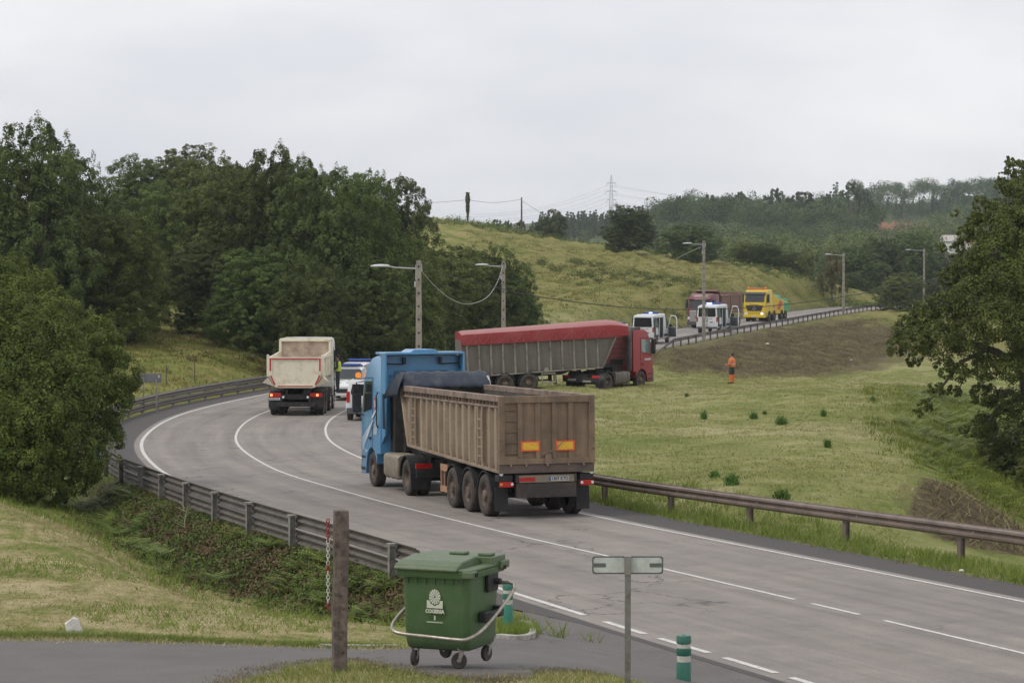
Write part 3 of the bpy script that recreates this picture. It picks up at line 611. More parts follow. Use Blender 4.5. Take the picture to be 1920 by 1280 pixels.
scrub('ridge_scrub', [([(810, 412, 430), (880, 425, 432), (940, 438, 436), (1010, 450, 432)], 70, .7, 1.7, 2.5), ([(1010, 450, 432), (1150, 470, 425), (1300, 490, 412), (1400, 500, 405)], 150, .3, .8, 1.5),
  ([(1400, 500, 404), (1500, 522, 402), (1600, 545, 405)], 90, .5, 1.3, 3), ([(1600, 545, 405), (1640, 552, 400)], 20, .5, 1, 2)], LF_OLIVE, 21, 'dark hedge scrub along the ridge line', .3, 90)
scrub('slope_scrub', [([(1060, 500, 330), (1130, 510, 325), (1190, 522, 318)], 60, .4, 1.0, 3), ([(1215, 515, 330), (1290, 532, 322), (1340, 540, 330)], 44, .3, .7, 3), ([(1080, 490, 345), (1110, 497, 340)], 22, .4, .9, 2), ([(1262, 592, 292), (1290, 585, 308), (1330, 566, 326)], 34, .4, 1.1, 1.5)],
  LF_OLIVE, 22, 'scattered low scrub on the grassy hillside', .22, 80)
scrub('wood_edge_scrub', [([(380, 622, 172), (480, 640, 166), (520, 650, 162)], 26, .3, .8, 2.), ([(600, 655, 190), (760, 650, 196), (850, 645, 205)], 50, .4, 1.1, 1.2)], leafmat('leaf_dry_red', (.06, .035, .02), (.1, .065, .03), (.09, .1, .03)), 23, 'brownish bramble under the wood edge', .14, 120)

# ---- big roadside bush on the left
rng = np.random.default_rng(31)
def px_lobes(L_):
    return [(*(at(px, py, Y)-ORG)[:], (r, r, r*.9)) for px, py, Y, r in L_]
ORG = Vector((at_x(60, 78), 78, gz(at_x(60, 78), 78)))
BL = [(10, 760, 75.5, 1.6), (-70, 770, 76, 1.7), (60, 700, 76, 1.3), (-10, 640, 76.5, 1.5), (70, 800, 75, 1.3), (-40, 860, 74.5, 1.3), (40, 880, 74.5, 1.0), (-260, 620, 79, 1.5), (-200, 740, 77, 1.7), (-120, 580, 78, 1.4), (-90, 850, 76, 1.5), (-40, 690, 77, 1.7), (0, 560, 79, 1.2), (20, 820, 75.5, 1.5), (55, 640, 77, 1.4), (60, 545, 80, .8), (105, 600, 79, 1.0), (100, 740, 76, 1.4),
      (130, 850, 76, 1.1), (150, 660, 78, 1.1), (185, 640, 79, .8), (178, 760, 77.5, 1.0), (205, 700, 78, .85), (170, 830, 77, .9), (215, 745, 78.5, .6), (-160, 920, 75, 1.1), (20, 905, 75, 1.0), (90, 895, 75.5, .9), (205, 640, 80, .5), (188, 805, 78, .6), (-20, 900, 74.5, 1.1), (140, 890, 76.5, .7), (-180, 500, 80, 1.2), (-60, 520, 80, 1.0), (20, 510, 81, .6)]
bush = make_tree(31, px_lobes(BL), 380000, .08, LF_LIGHT, .12, clump=.2, per=80, shoots=.04, name='roadside_bush', asp=.48)
bush.location = ORG; tag(bush, 'large leafy roadside bush on the left hiding the guardrail bend', 'bush')
# ---- big overhanging tree on the right
ORG = Vector((at_x(1975, 104), 104, gz(at_x(1975, 104), 104)))
RL = [(1905, 320, 106, .45), (1915, 360, 105, .6), (1880, 350, 106, .35), (1870, 400, 105, .55), (1905, 430, 104, .9), (1840, 430, 106, .6), (1810, 440, 106, .35), (1835, 380, 106, .3), (1865, 480, 104, .9), (1815, 500, 105, .6), (1780, 520, 105, .4), (1830, 560, 103, .9), (1900, 540, 103, 1.1),
      (1775, 575, 104, .7), (1735, 590, 104, .55), (1700, 615, 104, .5), (1680, 650, 104, .42), (1720, 640, 103, .6), (1765, 640, 103, .8), (1820, 635, 103, .8), (1870, 600, 102, .9), (1715, 675, 104, .32), (1770, 690, 103, .4), (1755, 730, 103, .32), (1735, 760, 103, .28), (1800, 700, 103, .4), (1790, 735, 103.5, .3),
      (1720, 775, 103, .2), (1850, 690, 103, .55), (1900, 690, 102, .6), (1845, 740, 104, .5), (1890, 760, 104, .7), (1845, 800, 105, .5), (1860, 840, 106, .5), (1900, 840, 106, .7), (1950, 500, 104, 1.4), (1980, 400, 105, 1.3), (1970, 650, 103, 1.4), (1990, 790, 105, 1.3), (2080, 600, 104, 1.8), (2100, 440, 105, 1.6), (1855, 515, 106, .8), (1925, 610, 101.5, .9), (1795, 470, 106, .35), (2080, 760, 105, 1.5), (1830, 410, 106, .3), (1790, 400, 107, .18), (1765, 465, 107, .2), (1880, 330, 107, .2), (1893, 300, 107, .2)]
rt = bpy.data.objects.new('overhanging_tree', None); COL.objects.link(rt)
C, Nn, tone = clump_cloud(np.random.default_rng(41), px_lobes(RL), 240000, .24, 24, .04); V, Fc = quads_from(C, Nn, .09, np.random.default_rng(42), .62)
npmesh('crown', V, Fc, leafmat('leaf_dark_tree', (.036, .05, .012), (.082, .105, .022), (.165, .19, .045)), {'rnd': ('FACE', tone)}, parent=rt)
mb = MB()
def br(pts, r): mb.tube([at(*q)-ORG for q in pts], r, 8)
br([(1975, 960, 104), (1950, 840, 104), (1925, 720, 104), (1912, 620, 104), (1905, 520, 104.5), (1910, 420, 105), (1905, 320, 106)], [.42, .34, .28, .22, .16, .1, .03])
br([(1922, 700, 104), (1870, 660, 103.5), (1810, 640, 103), (1750, 628, 103.5), (1690, 645, 104)], [.2, .15, .11, .07, .02])
br([(1850, 655, 103.2), (1800, 680, 103), (1770, 720, 103), (1730, 765, 103)], [.1, .07, .05, .015])
br([(1912, 620, 104), (1860, 570, 104), (1800, 530, 105), (1770, 470, 107)], [.15, .1, .06, .015])
br([(1908, 560, 104.5), (1870, 490, 105), (1835, 420, 106), (1795, 398, 107)], [.12, .08, .05, .012])
br([(1930, 740, 104), (1880, 760, 104), (1845, 800, 105), (1855, 850, 106)], [.14, .09, .06, .02])
br([(1925, 720, 104), (1980, 640, 104), (2060, 560, 104), (2110, 450, 105)], [.2, .15, .1, .03])
br([(1800, 675, 103), (1810, 705, 103), (1790, 745, 103.4)], [.05, .035, .01]); br([(1900, 480, 104.8), (1885, 400, 106), (1892, 305, 107)], [.07, .05, .01])
mb.build('trunk', BARK, rt, smooth=60); rt.location = ORG; tag(rt, 'big spreading tree on the right overhanging the gully', 'tree')
rng = np.random.default_rng(44)
for i, (px, py, Y, r, lab) in enumerate([(1960, 880, 104, 1.7, 'shadowy undergrowth bush at the foot of the overhanging tree'), (1835, 770, 118, .7, 'shrub on the gully crest under the drooping branch'), (1905, 870, 108, 1.2, 'dark bush beside the undergrowth below the overhanging tree'), (1860, 800, 116, 1.0, 'bush half hidden by the lowest foliage of the overhanging tree'), (1925, 800, 118, 1.5, 'tall dark bush behind the lowest foliage at the gully')]):
    x = at_x(px, Y); t = make_tree(45+i, dome_lobes(45+i, 2, 1.5, .0, 12), 9000, .14, LF_OLIVE, .05, name='gully_bush', clump=.35); place(t, x, Y, r*1.5, r*2, 1.5, 2, lab, 'bush')

# ------------------------------------------------------------------ grass, weeds and ferns
def bladegeo(P, h, rng, per=4, wd=.012, spread=.06, lean=.5):
    n = len(P); P = np.repeat(P, per, 0)+np.c_[rng.normal(size=(n*per, 2))*spread, np.zeros(n*per)]
    hh = (np.repeat(h, per) if np.ndim(h) else h)*rng.uniform(.5, 1.2, n*per); a = rng.uniform(0, 6.28, n*per); ln = rng.normal(size=(n*per, 2))*lean*hh[:, None]
    w_ = np.c_[np.cos(a), np.sin(a), a*0]*(wd*(1+hh*1.5))[:, None] if np.ndim(wd) else np.c_[np.cos(a), np.sin(a), a*0]*wd
    V = np.stack([P-w_-[0, 0, .02], P+w_-[0, 0, .02], P+np.c_[ln, hh]], 1); return V.reshape(-1, 3)
def grassmat(name, a, b, c, t=.25): return leafmat(name, a, b, c, t, .7)
G_MEAD = grassmat('grass_mown', (.18, .20, .05), (.36, .31, .15), (.55, .47, .29))
G_GREEN = grassmat('grass_green', (.085, .135, .02), (.15, .2, .035), (.24, .25, .08))
G_FIELD = grassmat('grass_field', (.13, .155, .04), (.225, .22, .08), (.35, .31, .165))
G_HILL = grassmat('grass_hill', (.09, .105, .022), (.17, .165, .042), (.25, .2, .08))
def scatter(name, poly_list, dens, h, mat_, seed, label, per=4, wd=.012, spread=.06, lean=.5, keep=None, cat='grass', patch=None):
    rng = np.random.default_rng(seed); Vs = []; T = []
    for poly in poly_list:
        xs = [q[0] for q in poly]; ys_ = [q[1] for q in poly]; A = (max(xs)-min(xs))*(max(ys_)-min(ys_)); n = int(A*dens)
        X = rng.uniform(min(xs), max(xs), n); Y = rng.uniform(min(ys_), max(ys_), n); k = inpoly(X, Y, poly); X, Y = X[k], Y[k]
        off, rz, cy = road_info(X, Y); k = ~((off < edge_right(cy)-.06) & (off > -edge_left(cy)-.02)); X, Y, off, cy = X[k], Y[k], off[k], cy[k]
        if keep: k = keep(X, Y, off, cy, rng); X, Y = X[k], Y[k]
        if patch: f = .5+.5*np.sin(X*patch+2*np.sin(Y*patch*.5))*np.sin(Y*patch*.7+X*.3*patch); k = rng.random(len(X)) < .25+.75*f; X, Y = X[k], Y[k]
        Z = ground_z(X, Y); Vs.append(bladegeo(np.c_[X, Y, Z], h, rng, per, wd, spread, lean)); T.append(np.repeat(rng.random(len(X)), per)*.5+rng.random(len(X)*per)*.5)
    V = np.vstack(Vs); o = npmesh(name, V, np.arange(len(V)).reshape(-1, 3), mat_, {'rnd': ('FACE', np.concatenate(T))}); return tag(o, label, cat, kind='stuff')
scatter('mown_grass', [POLY_MEADOW], 48, .045, G_MEAD, 51, 'dry mown grass on the left roadside meadow', 4, .011, .08, 2.2, patch=.5)
scatter('meadow_weeds', [POLY_MEADOW], 16, .10, G_GREEN, 52, 'greener grass tufts in the roadside meadow', 6, .011, .12, .8, keep=lambda X, Y, o_, cy, r: (np.sin(X*.55+1.3*np.sin(Y*.33))*np.sin(Y*.42+.8*np.sin(X*.7)) > .28) | (r.random(len(X)) < .06))
VR = [tuple(road_at(s, o_)[:2]) for s, o_ in [(s, 4.9) for s in range(8, 122, 3)]+[(s, 9.0) for s in range(122, 5, -3)]]
scatter('verge_grass', [VR], 26, .25, G_GREEN, 53, 'green verge grass under the right guardrail', 7, .012, .1, .5, keep=lambda X, Y, o_, cy, r: r.random(len(X)) < np.interp(o_-edge_right(cy), [0, .3, 1.2, 3.5], [.25, .9, .6, .0]))
FIELD = [tuple(road_at(s, 6.5)[:2]) for s in range(10, 150, 6)]+[(at_x(1235, 195), 195), (at_x(1500, 222), 222), (at_x(1720, 232), 232), (at_x(1800, 160), 160), (at_x(1760, 110), 110), (at_x(1700, 85), 85), (at_x(1700, 62), 62), (22, 40)]
scatter('field_grass', [FIELD], 13, .085, G_FIELD, 54, 'short grass of the field inside the bend', 5, .02, .12, .9, patch=.25)
LUSHB = [(min(q[0] for q in POLY_LUSH)-6, min(q[1] for q in POLY_LUSH)-8), (max(q[0] for q in POLY_LUSH)+3, min(q[1] for q in POLY_LUSH)-8), (max(q[0] for q in POLY_LUSH)+3, max(q[1] for q in POLY_LUSH)+10), (min(q[0] for q in POLY_LUSH)-6, max(q[1] for q in POLY_LUSH)+10)]
rg_ = random.Random(12); xs_g = [q[0] for q in POLY_LUSH]; ys_g = [q[1] for q in POLY_LUSH]; GF = []
while len(GF) < 420:
    a_, b_ = rg_.uniform(min(xs_g), max(xs_g)), rg_.uniform(min(ys_g), max(ys_g))
    if inpoly(np.array([a_]), np.array([b_]), POLY_LUSH)[0] and math.sin(a_*1.1+b_*.3)*math.sin(b_*.45-a_*.2) > -.35: GF.append((a_, b_))
GULLYF = GF
scatter('gully_grass', [LUSHB], 15, .2, grassmat('grass_lush', (.075, .11, .015), (.15, .195, .03), (.24, .27, .06)), 55, 'lush green grass spilling into the gully', 8, .02, .16, .5, patch=.8, keep=lambda X, Y, o_, cy, r: (soft(X, Y, POLY_LUSH, 1.8) > r.random(len(X))*.9+.05) & (soft(X, Y, POLY_GULLY, 1.5) < r.random(len(X))))
HILL = [tuple(gp(*q)[:2]) for q in ((1230, 612), (1300, 598), (1460, 592), (1600, 572), (1640, 556), (1500, 524), (1300, 492), (1000, 450), (860, 425), (960, 620))]
scatter('hill_grass', [HILL], 1.1, .22, G_HILL, 56, 'tussocky grass on the right hillside', 7, .05, .3, .8, patch=.12)
LEFTH = [tuple(gp(*q)[:2]) for q in ((180, 760), (300, 742), (420, 715), (560, 700), (860, 690), (860, 668), (640, 655), (520, 640), (300, 590), (150, 600))]
scatter('slope_grass', [LEFTH], 9, .2, G_HILL, 57, 'rough grass on the slope below the wood', 6, .025, .2, .8, patch=.35)
BANKP = [POLY_BANK, POLY_GULLY]
scatter('bank_dry_grass', BANKP, 4, .22, grassmat('grass_dry', (.10, .075, .04), (.18, .15, .075), (.26, .25, .12), .15), 58, 'dry cut grass on the brown bank', 6, .022, .25, 1.1)
G_NEAR = grassmat('grass_near', (.10, .14, .025), (.19, .22, .05), (.34, .31, .13))
NEARP = [poly_px([(450, 1282), (540, 1254), (630, 1246), (740, 1262), (880, 1284), (880, 1420), (300, 1420)]), poly_px([(1000, 1268), (1130, 1270), (1330, 1336), (1500, 1420), (950, 1420)])]
scatter('near_grass', NEARP, 90, .10, G_NEAR, 59, 'grass tufts at the near edge of the side road', 6, .006, .04, .6)
scatter('near_straw', NEARP, 170, .06, G_MEAD, 60, 'straw on the ground by the weathered post', 4, .006, .05, 1.3)
def edge_tufts(name, pts, n, h, mat_, seed, label, jit=.12):
    rng = np.random.default_rng(seed); P = spline(np.array([tuple(gp(*q)) for q in pts]), .1); k = rng.integers(0, len(P), n); cl = .5+.5*np.sin(k*.09)*np.sin(k*.031+1); keep = rng.random(n) < cl+.15; k = k[keep]
    X = P[k, 0]+rng.normal(size=len(k))*jit; Y = P[k, 1]+rng.normal(size=len(k))*jit*1.6; Z = ground_z(X, Y)+.01
    V = bladegeo(np.c_[X, Y, Z], h, rng, 5, .007, .05, 1.0); o = npmesh(name, V, np.arange(len(V)).reshape(-1, 3), mat_, {'rnd': ('FACE', rng.random(len(V)//3))}); return tag(o, label, 'grass', kind='stuff')
edge_tufts('edge_grass', SIDE_FAR[1:8], 3800, .09, G_GREEN, 81, 'grass creeping over the far edge of the side road', .10)
edge_tufts('edge_straw', SIDE_FAR[1:8], 5200, .05, G_MEAD, 82, 'dry straw lying along the far edge of the side road', .2)
edge_tufts('near_edge_straw', SIDE_NEAR[2:12], 3000, .04, leafmat('soil_litter', (.08, .06, .04), (.16, .13, .075), (.3, .26, .15), .1), 83, 'dark soil crumbs and dead grass on the near edge of the side road', .16)
ISL = poly_px([(935, 1196), (1000, 1196), (1006, 1183), (990, 1165), (945, 1160)])
scatter('island_grass', [ISL], 190, .17, G_GREEN, 61, 'grass growing inside the little kerbed island', 5, .007, .04, .4)
# ferns and bramble on the bank below the left guardrail
def ferns(name, pts, seed, mat_, label, size=(.25, .62)):
    rng = random.Random(seed); V = []; Fc = []; T = []
    for (x, y) in pts:
        z = gz(x, y); nf = rng.randint(4, 7); tone = rng.random()
        for j in range(nf):
            a = rng.uniform(0, 6.28); Ln = rng.uniform(*size); dx, dy = math.cos(a), math.sin(a); el = rng.uniform(.5, 1.1); K = 9; tn = min(1, tone*.6+rng.random()*.4)
            for k in range(1, K+1):
                t = k/K; h_ = el*Ln*(t-.55*t*t); q = Ln*t*(.55+.35*t); c_ = Vector((x+dx*q, y+dy*q, z+h_+.05)); wl = Ln*.32*math.sin(math.pi*min(1, t*.9+.12))+.01
                for sgn in (-1, 1):
                    s_ = Vector((-dy*sgn, dx*sgn, -.15)); f_ = Vector((dx, dy, .1)); b = len(V)
                    V += [c_-f_*Ln*.035, c_+s_*wl+f_*Ln*.08, c_+f_*Ln*.035]; Fc.append((b, b+1, b+2)); T.append(tn)
    o = npmesh(name, [v[:] for v in V], Fc, mat_, {'rnd': ('FACE', T)}); return tag(o, label, 'ferns', kind='stuff')
rr_ = random.Random(8); FP = []
while len(FP) < 560:
    s = rr_.uniform(s_of_Y(44.5), s_of_Y(80)); o_ = -rr_.uniform(5.8, 14.5); q = road_at(s, o_)
    if q.x < at_x(95, q.y): continue
    if not inpoly(np.array([q.x]), np.array([q.y]), POLY_MEADOW)[0] and q.x < -2.2 and q.y > 42: FP.append((q.x, q.y))
FF = [q for q in FP if math.sin(q[0]*1.3+2*math.sin(q[1]*.5))*math.sin(q[1]*.8) > .12]
ferns('fern_bank', FF, 9, leafmat('leaf_fern', (.05, .075, .014), (.11, .15, .025), (.19, .24, .045)), 'green bracken ferns on the bank below the left guardrail')
rng = np.random.default_rng(62); Vs = []; T = []
for (x, y) in FP[::1]:
    for k in range(4):
        x2, y2 = x+rng.normal()*.5, y+rng.normal()*.7; per = 55; d = rng.normal(size=(per, 3)); d[:, 2] = abs(d[:, 2]); r = rng.uniform(.15, .42)
        C = np.array([x2, y2, gz(x2, y2)-.05])+d/np.linalg.norm(d, axis=1)[:, None]*[r, r, r*.6]*rng.uniform(.5, 1.1, per)[:, None]; V, _ = quads_from(C, d, .075, rng, .6); Vs.append(V); T.append(np.clip(rng.random(per)*.6+rng.random()*.4, 0, 1))
V = np.vstack(Vs); hb = len(V)//20*11//4*4
tag(npmesh('bramble', V[:hb], np.arange(hb).reshape(-1, 4), leafmat('leaf_bramble', (.03, .045, .012), (.07, .10, .022), (.13, .17, .04)), {'rnd': ('FACE', np.concatenate(T)[:hb//4])}), 'dark green bramble between the bracken ferns', 'bramble', kind='stuff')
tag(npmesh('dead_bramble', V[hb:], np.arange(len(V)-hb).reshape(-1, 4), leafmat('leaf_dead', (.045, .028, .018), (.09, .056, .032), (.16, .11, .06), .1), {'rnd': ('FACE', np.concatenate(T)[hb//4:])}), 'dead brown bramble leaves on the fern bank', 'bramble', kind='stuff')
POLY_FG = [tuple(road_at(s_of_Y(y_), -5.4)[:2]) for y_ in (45, 55, 65, 75, 84)]+[tuple(road_at(s_of_Y(y_), -10)[:2]) for y_ in (84, 75, 65, 55, 46)]
scatter('bank_edge_grass', [POLY_FG], 7, .28, G_GREEN, 63, 'long grass between the ferns and guardrail', 6, .012, .1, .6, patch=.8)
ferns('gully_ferns', GULLYF, 19, leafmat('leaf_fern_bright', (.06, .09, .014), (.14, .18, .025), (.23, .27, .05)), 'bright green ferns spilling down the gully edge on the right', (.45, .95))
# weeds that stand alone in the field
def weed(px, py, h, w_, lab, seed):
    q = gp(px, py); rng = np.random.default_rng(seed); n = 260; d = rng.normal(size=(n, 3)); d[:, 2] = abs(d[:, 2])+.2; d /= np.linalg.norm(d, axis=1)[:, None]
    C = d*[w_/2, w_/2, h]*rng.uniform(.3, 1, n)[:, None]; V, _ = quads_from(C*rng.uniform(.6, 1.15, (1, 3)), d*.4+[0, 0, .1], .11, rng, .3, .9)
    V2 = bladegeo(np.zeros((50, 3)), h*1.1, rng, 2, .012, w_*.15, .35); V2 = np.concatenate([V2.reshape(-1, 3, 3), V2.reshape(-1, 3, 3)[:, 2:3]], 1).reshape(-1, 3); V = np.vstack([V, V2])
    o = npmesh('field_weed', V, np.arange(len(V)).reshape(-1, 4), G_WEED, {'rnd': ('FACE', rng.random(len(V)//4)*.8)}); o.location = q; return tag(o, lab, 'weed', 'weed clumps in the field')
G_WEED = leafmat('leaf_weed', (.06, .12, .025), (.11, .20, .04), (.18, .28, .07))
for i, a in enumerate([(1320, 786, .38, .38, 'dark weed clump leftmost of the row in mid field'), (1413, 786, .36, .45, 'dark weed clump second in the mid field row'), (1465, 797, .36, .55, 'widest weed clump of the mid field row'),
   (1544, 781, .36, .34, 'dark weed clump rightmost of the mid field row'), (1552, 840, .3, .3, 'pale weed clump right of field centre'), (1340, 896, .22, .36, 'small low weed left of the pair near the guardrail'),
   (1372, 910, .34, .45, 'taller weed of the pair near the guardrail'), (1466, 938, .26, .5, 'weed clump just behind the guardrail top'), (1637, 752, .22, .26, 'small weed toward the right field edge'), (1288, 744, .18, .2, 'tiny weed near the red lorry end of the field'), (1434, 778, .15, .2, 'tiny weed beside the second clump')]):
    weed(*a, 200+i)
# ------------------------------------------------------------------ vehicles
MT = {}
def M_(k, *a, **kw):
    if k not in MT: MT[k] = pm(k, *a, **kw)
    return MT[k]
RUB = pm('tyre_rubber', (.028, .025, .024), .85, dirt=(.095, .075, .06), ds=5, lo=.35, hi=.75)
BLK = pm('black_plastic', (.013, .013, .014), .6, dirt=(.055, .045, .037), ds=3, lo=.5, hi=.9)
CHAS = pm('chassis_black', (.013, .012, .011), .75, dirt=(.05, .04, .032), ds=4)
RIMB = pm('rim_brown', (.10, .07, .052), .7, dirt=(.2, .15, .11), ds=7)
RIMS = pm('rim_silver', (.35, .34, .33), .4, .6, dirt=(.12, .1, .08), ds=7)
HOLE = pm('dark_gap', (.012, .011, .01), .9)
def glassmat(name, c=(.02, .025, .028), r=.06):
    m, nt, p = newmat(name); p.inputs['Base Color'].default_value = (*c, 1); p.inputs['Roughness'].default_value = r; p.inputs['Specular IOR Level'].default_value = .6; return m
GLS = glassmat('window_glass'); GLS2 = glassmat('tinted_glass', (.012, .012, .015), .1); MIRG = glassmat('mirror_glass', (.04, .042, .045), .1)
REDL = pm('red_lens', (.42, .015, .012), .25); ORL = pm('amber_lens', (.7, .22, .02), .3); WHL = pm('white_lens', (.7, .7, .68), .25)
LITR = glow('lit_tail_lamp', (1, .25, .08), 2.2); LITB = glow('lit_blue_lamp', (.25, .35, 1), 5); LITW = glow('lit_head_lamp', (1, .85, .6), 6); LITA = glow('lit_amber_lamp', (.9, .27, .02), .22)
PLATE = pm('plate_white', (.5, .5, .48), .5); INK = pm('plate_ink', (.02, .02, .025), .6); PBLU = pm('plate_blue', (.03, .07, .3), .5)
XF = Matrix.Identity(4)
def part(mb, name, mats, root, bevel=0, smooth=None, M=None):
    o = mb.build(name, mats, root, bevel=bevel, smooth=smooth); o.matrix_local = (M if M is not None else XF); return o
def ptext(name, body, size, mat_, M, root, sx=1.0, bold=0):
    o = text_obj(name, body, size, mat_, M, root, sx, bold); o.matrix_local = XF; return o
WM = {}
def wheel(root, x, y, r=.52, w=.3, rim=RIMB, dual=False, out=1, front=False):
    """tyre with its rim as a child; out = +1 when the outer face looks to +y"""
    key = (r, w, rim.name, dual, out, front)
    if key not in WM:
        t = MB(); n = 36
        def tyre(y0):
            h = w/2; pr = [(r*.57, -h*.75), (r*.62, -h*.95), (r*.80, -h), (r*.93, -h*.97), (r*.985, -h*.8)]
            for q in (-.45, 0, .45): pr += [(r, (q-.16)*w), (r, (q-.03)*w), (r-.014, (q-.02)*w), (r-.014, (q+.02)*w), (r, (q+.03)*w), (r, (q+.13)*w)] if abs(q) < .4 else []
            pr += [(r*.985, h*.8), (r*.93, h*.97), (r*.80, h), (r*.62, h*.95), (r*.57, h*.75)]
            if w > .15: pr = pr[:5]+[(r, -h*.72), (r, -h*.38), (r-.015, -h*.36), (r-.015, -h*.3), (r, -h*.28), (r, h*-.03), (r-.015, -h*.02), (r-.015, h*.04), (r, h*.06), (r, h*.3), (r-.015, h*.32), (r-.015, h*.38), (r, h*.4), (r, h*.72)]+pr[-5:]
            t.lathe(pr, (0, y0, 0), 'y', n)
        tyre(0); 
        if dual: tyre(-out*(w+.04))
        me = t.build('wheel', RUB, smooth=50)
        q = MB(); h = w/2*out
        if front or not dual: pr = [(r*.585, h*.8), (r*.56, h*.9), (r*.52, h*.55), (r*.4, h*.35), (r*.34, h*.62), (r*.27, h*.7), (r*.24, h*1.0), (r*.15, h*1.1), (0.001, h*1.12)]
        else: pr = [(r*.585, h*.8), (r*.56, h*.9), (r*.5, h*.2), (r*.46, -h*.5), (r*.4, -h*.55), (r*.3, -h*.5), (r*.24, -h*.2), (r*.2, h*.3), (0.001, h*.35)]
        q.lathe(pr, (0, 0, 0), 'y', n, 0)
        for k in range(10):
            a = k*math.pi/5; rr = r*.33; z0 = (h*.66 if (front or not dual) else -h*.5); q.tube([(math.cos(a)*rr, z0, math.sin(a)*rr), (math.cos(a)*rr, z0+out*.03, math.sin(a)*rr)], r*.03, 6, 0)
            a += .31; rr = r*.45; z1 = (h*.42 if (front or not dual) else -h*.52); q.tube([(math.cos(a)*rr, z1, math.sin(a)*rr), (math.cos(a)*rr, z1+out*.012, math.sin(a)*rr)], r*.045, 8, 1)
        ri = q.build('rim', [rim, HOLE], smooth=40); WM[key] = (me.data, ri.data); bpy.data.objects.remove(me); bpy.data.objects.remove(ri)
    a, b = WM[key]; o = bpy.data.objects.new('wheel', a); COL.objects.link(o); o.parent = root; o.matrix_local = XF@Matrix.Translation((x, y, r))@Matrix.Rotation((x*3.1+y) % 6, 4, 'Y')
    c = bpy.data.objects.new('rim', b); COL.objects.link(c); c.parent = o; return o
def mudguard(root, x, y0, y1, r, mt=BLK, a0=10, a1=170, flap=0, gap=.07):
    m = MB(); R0 = r+gap; n = 14
    def arc(Rr): return [(x+Rr*math.cos(R(a0+(a1-a0)*k/n)), r+Rr*math.sin(R(a0+(a1-a0)*k/n))) for k in range(n+1)]
    A, B = arc(R0), arc(R0+.035)
    for k in range(n): m.prism([A[k], A[k+1], B[k+1], B[k]], 'y', y0, y1)
    if flap: m.box(x-R0-.03, x-R0-.0, y0+.01, y1-.01, flap, r+.1)
    return part(m, 'mudguard', mt, root, smooth=40)
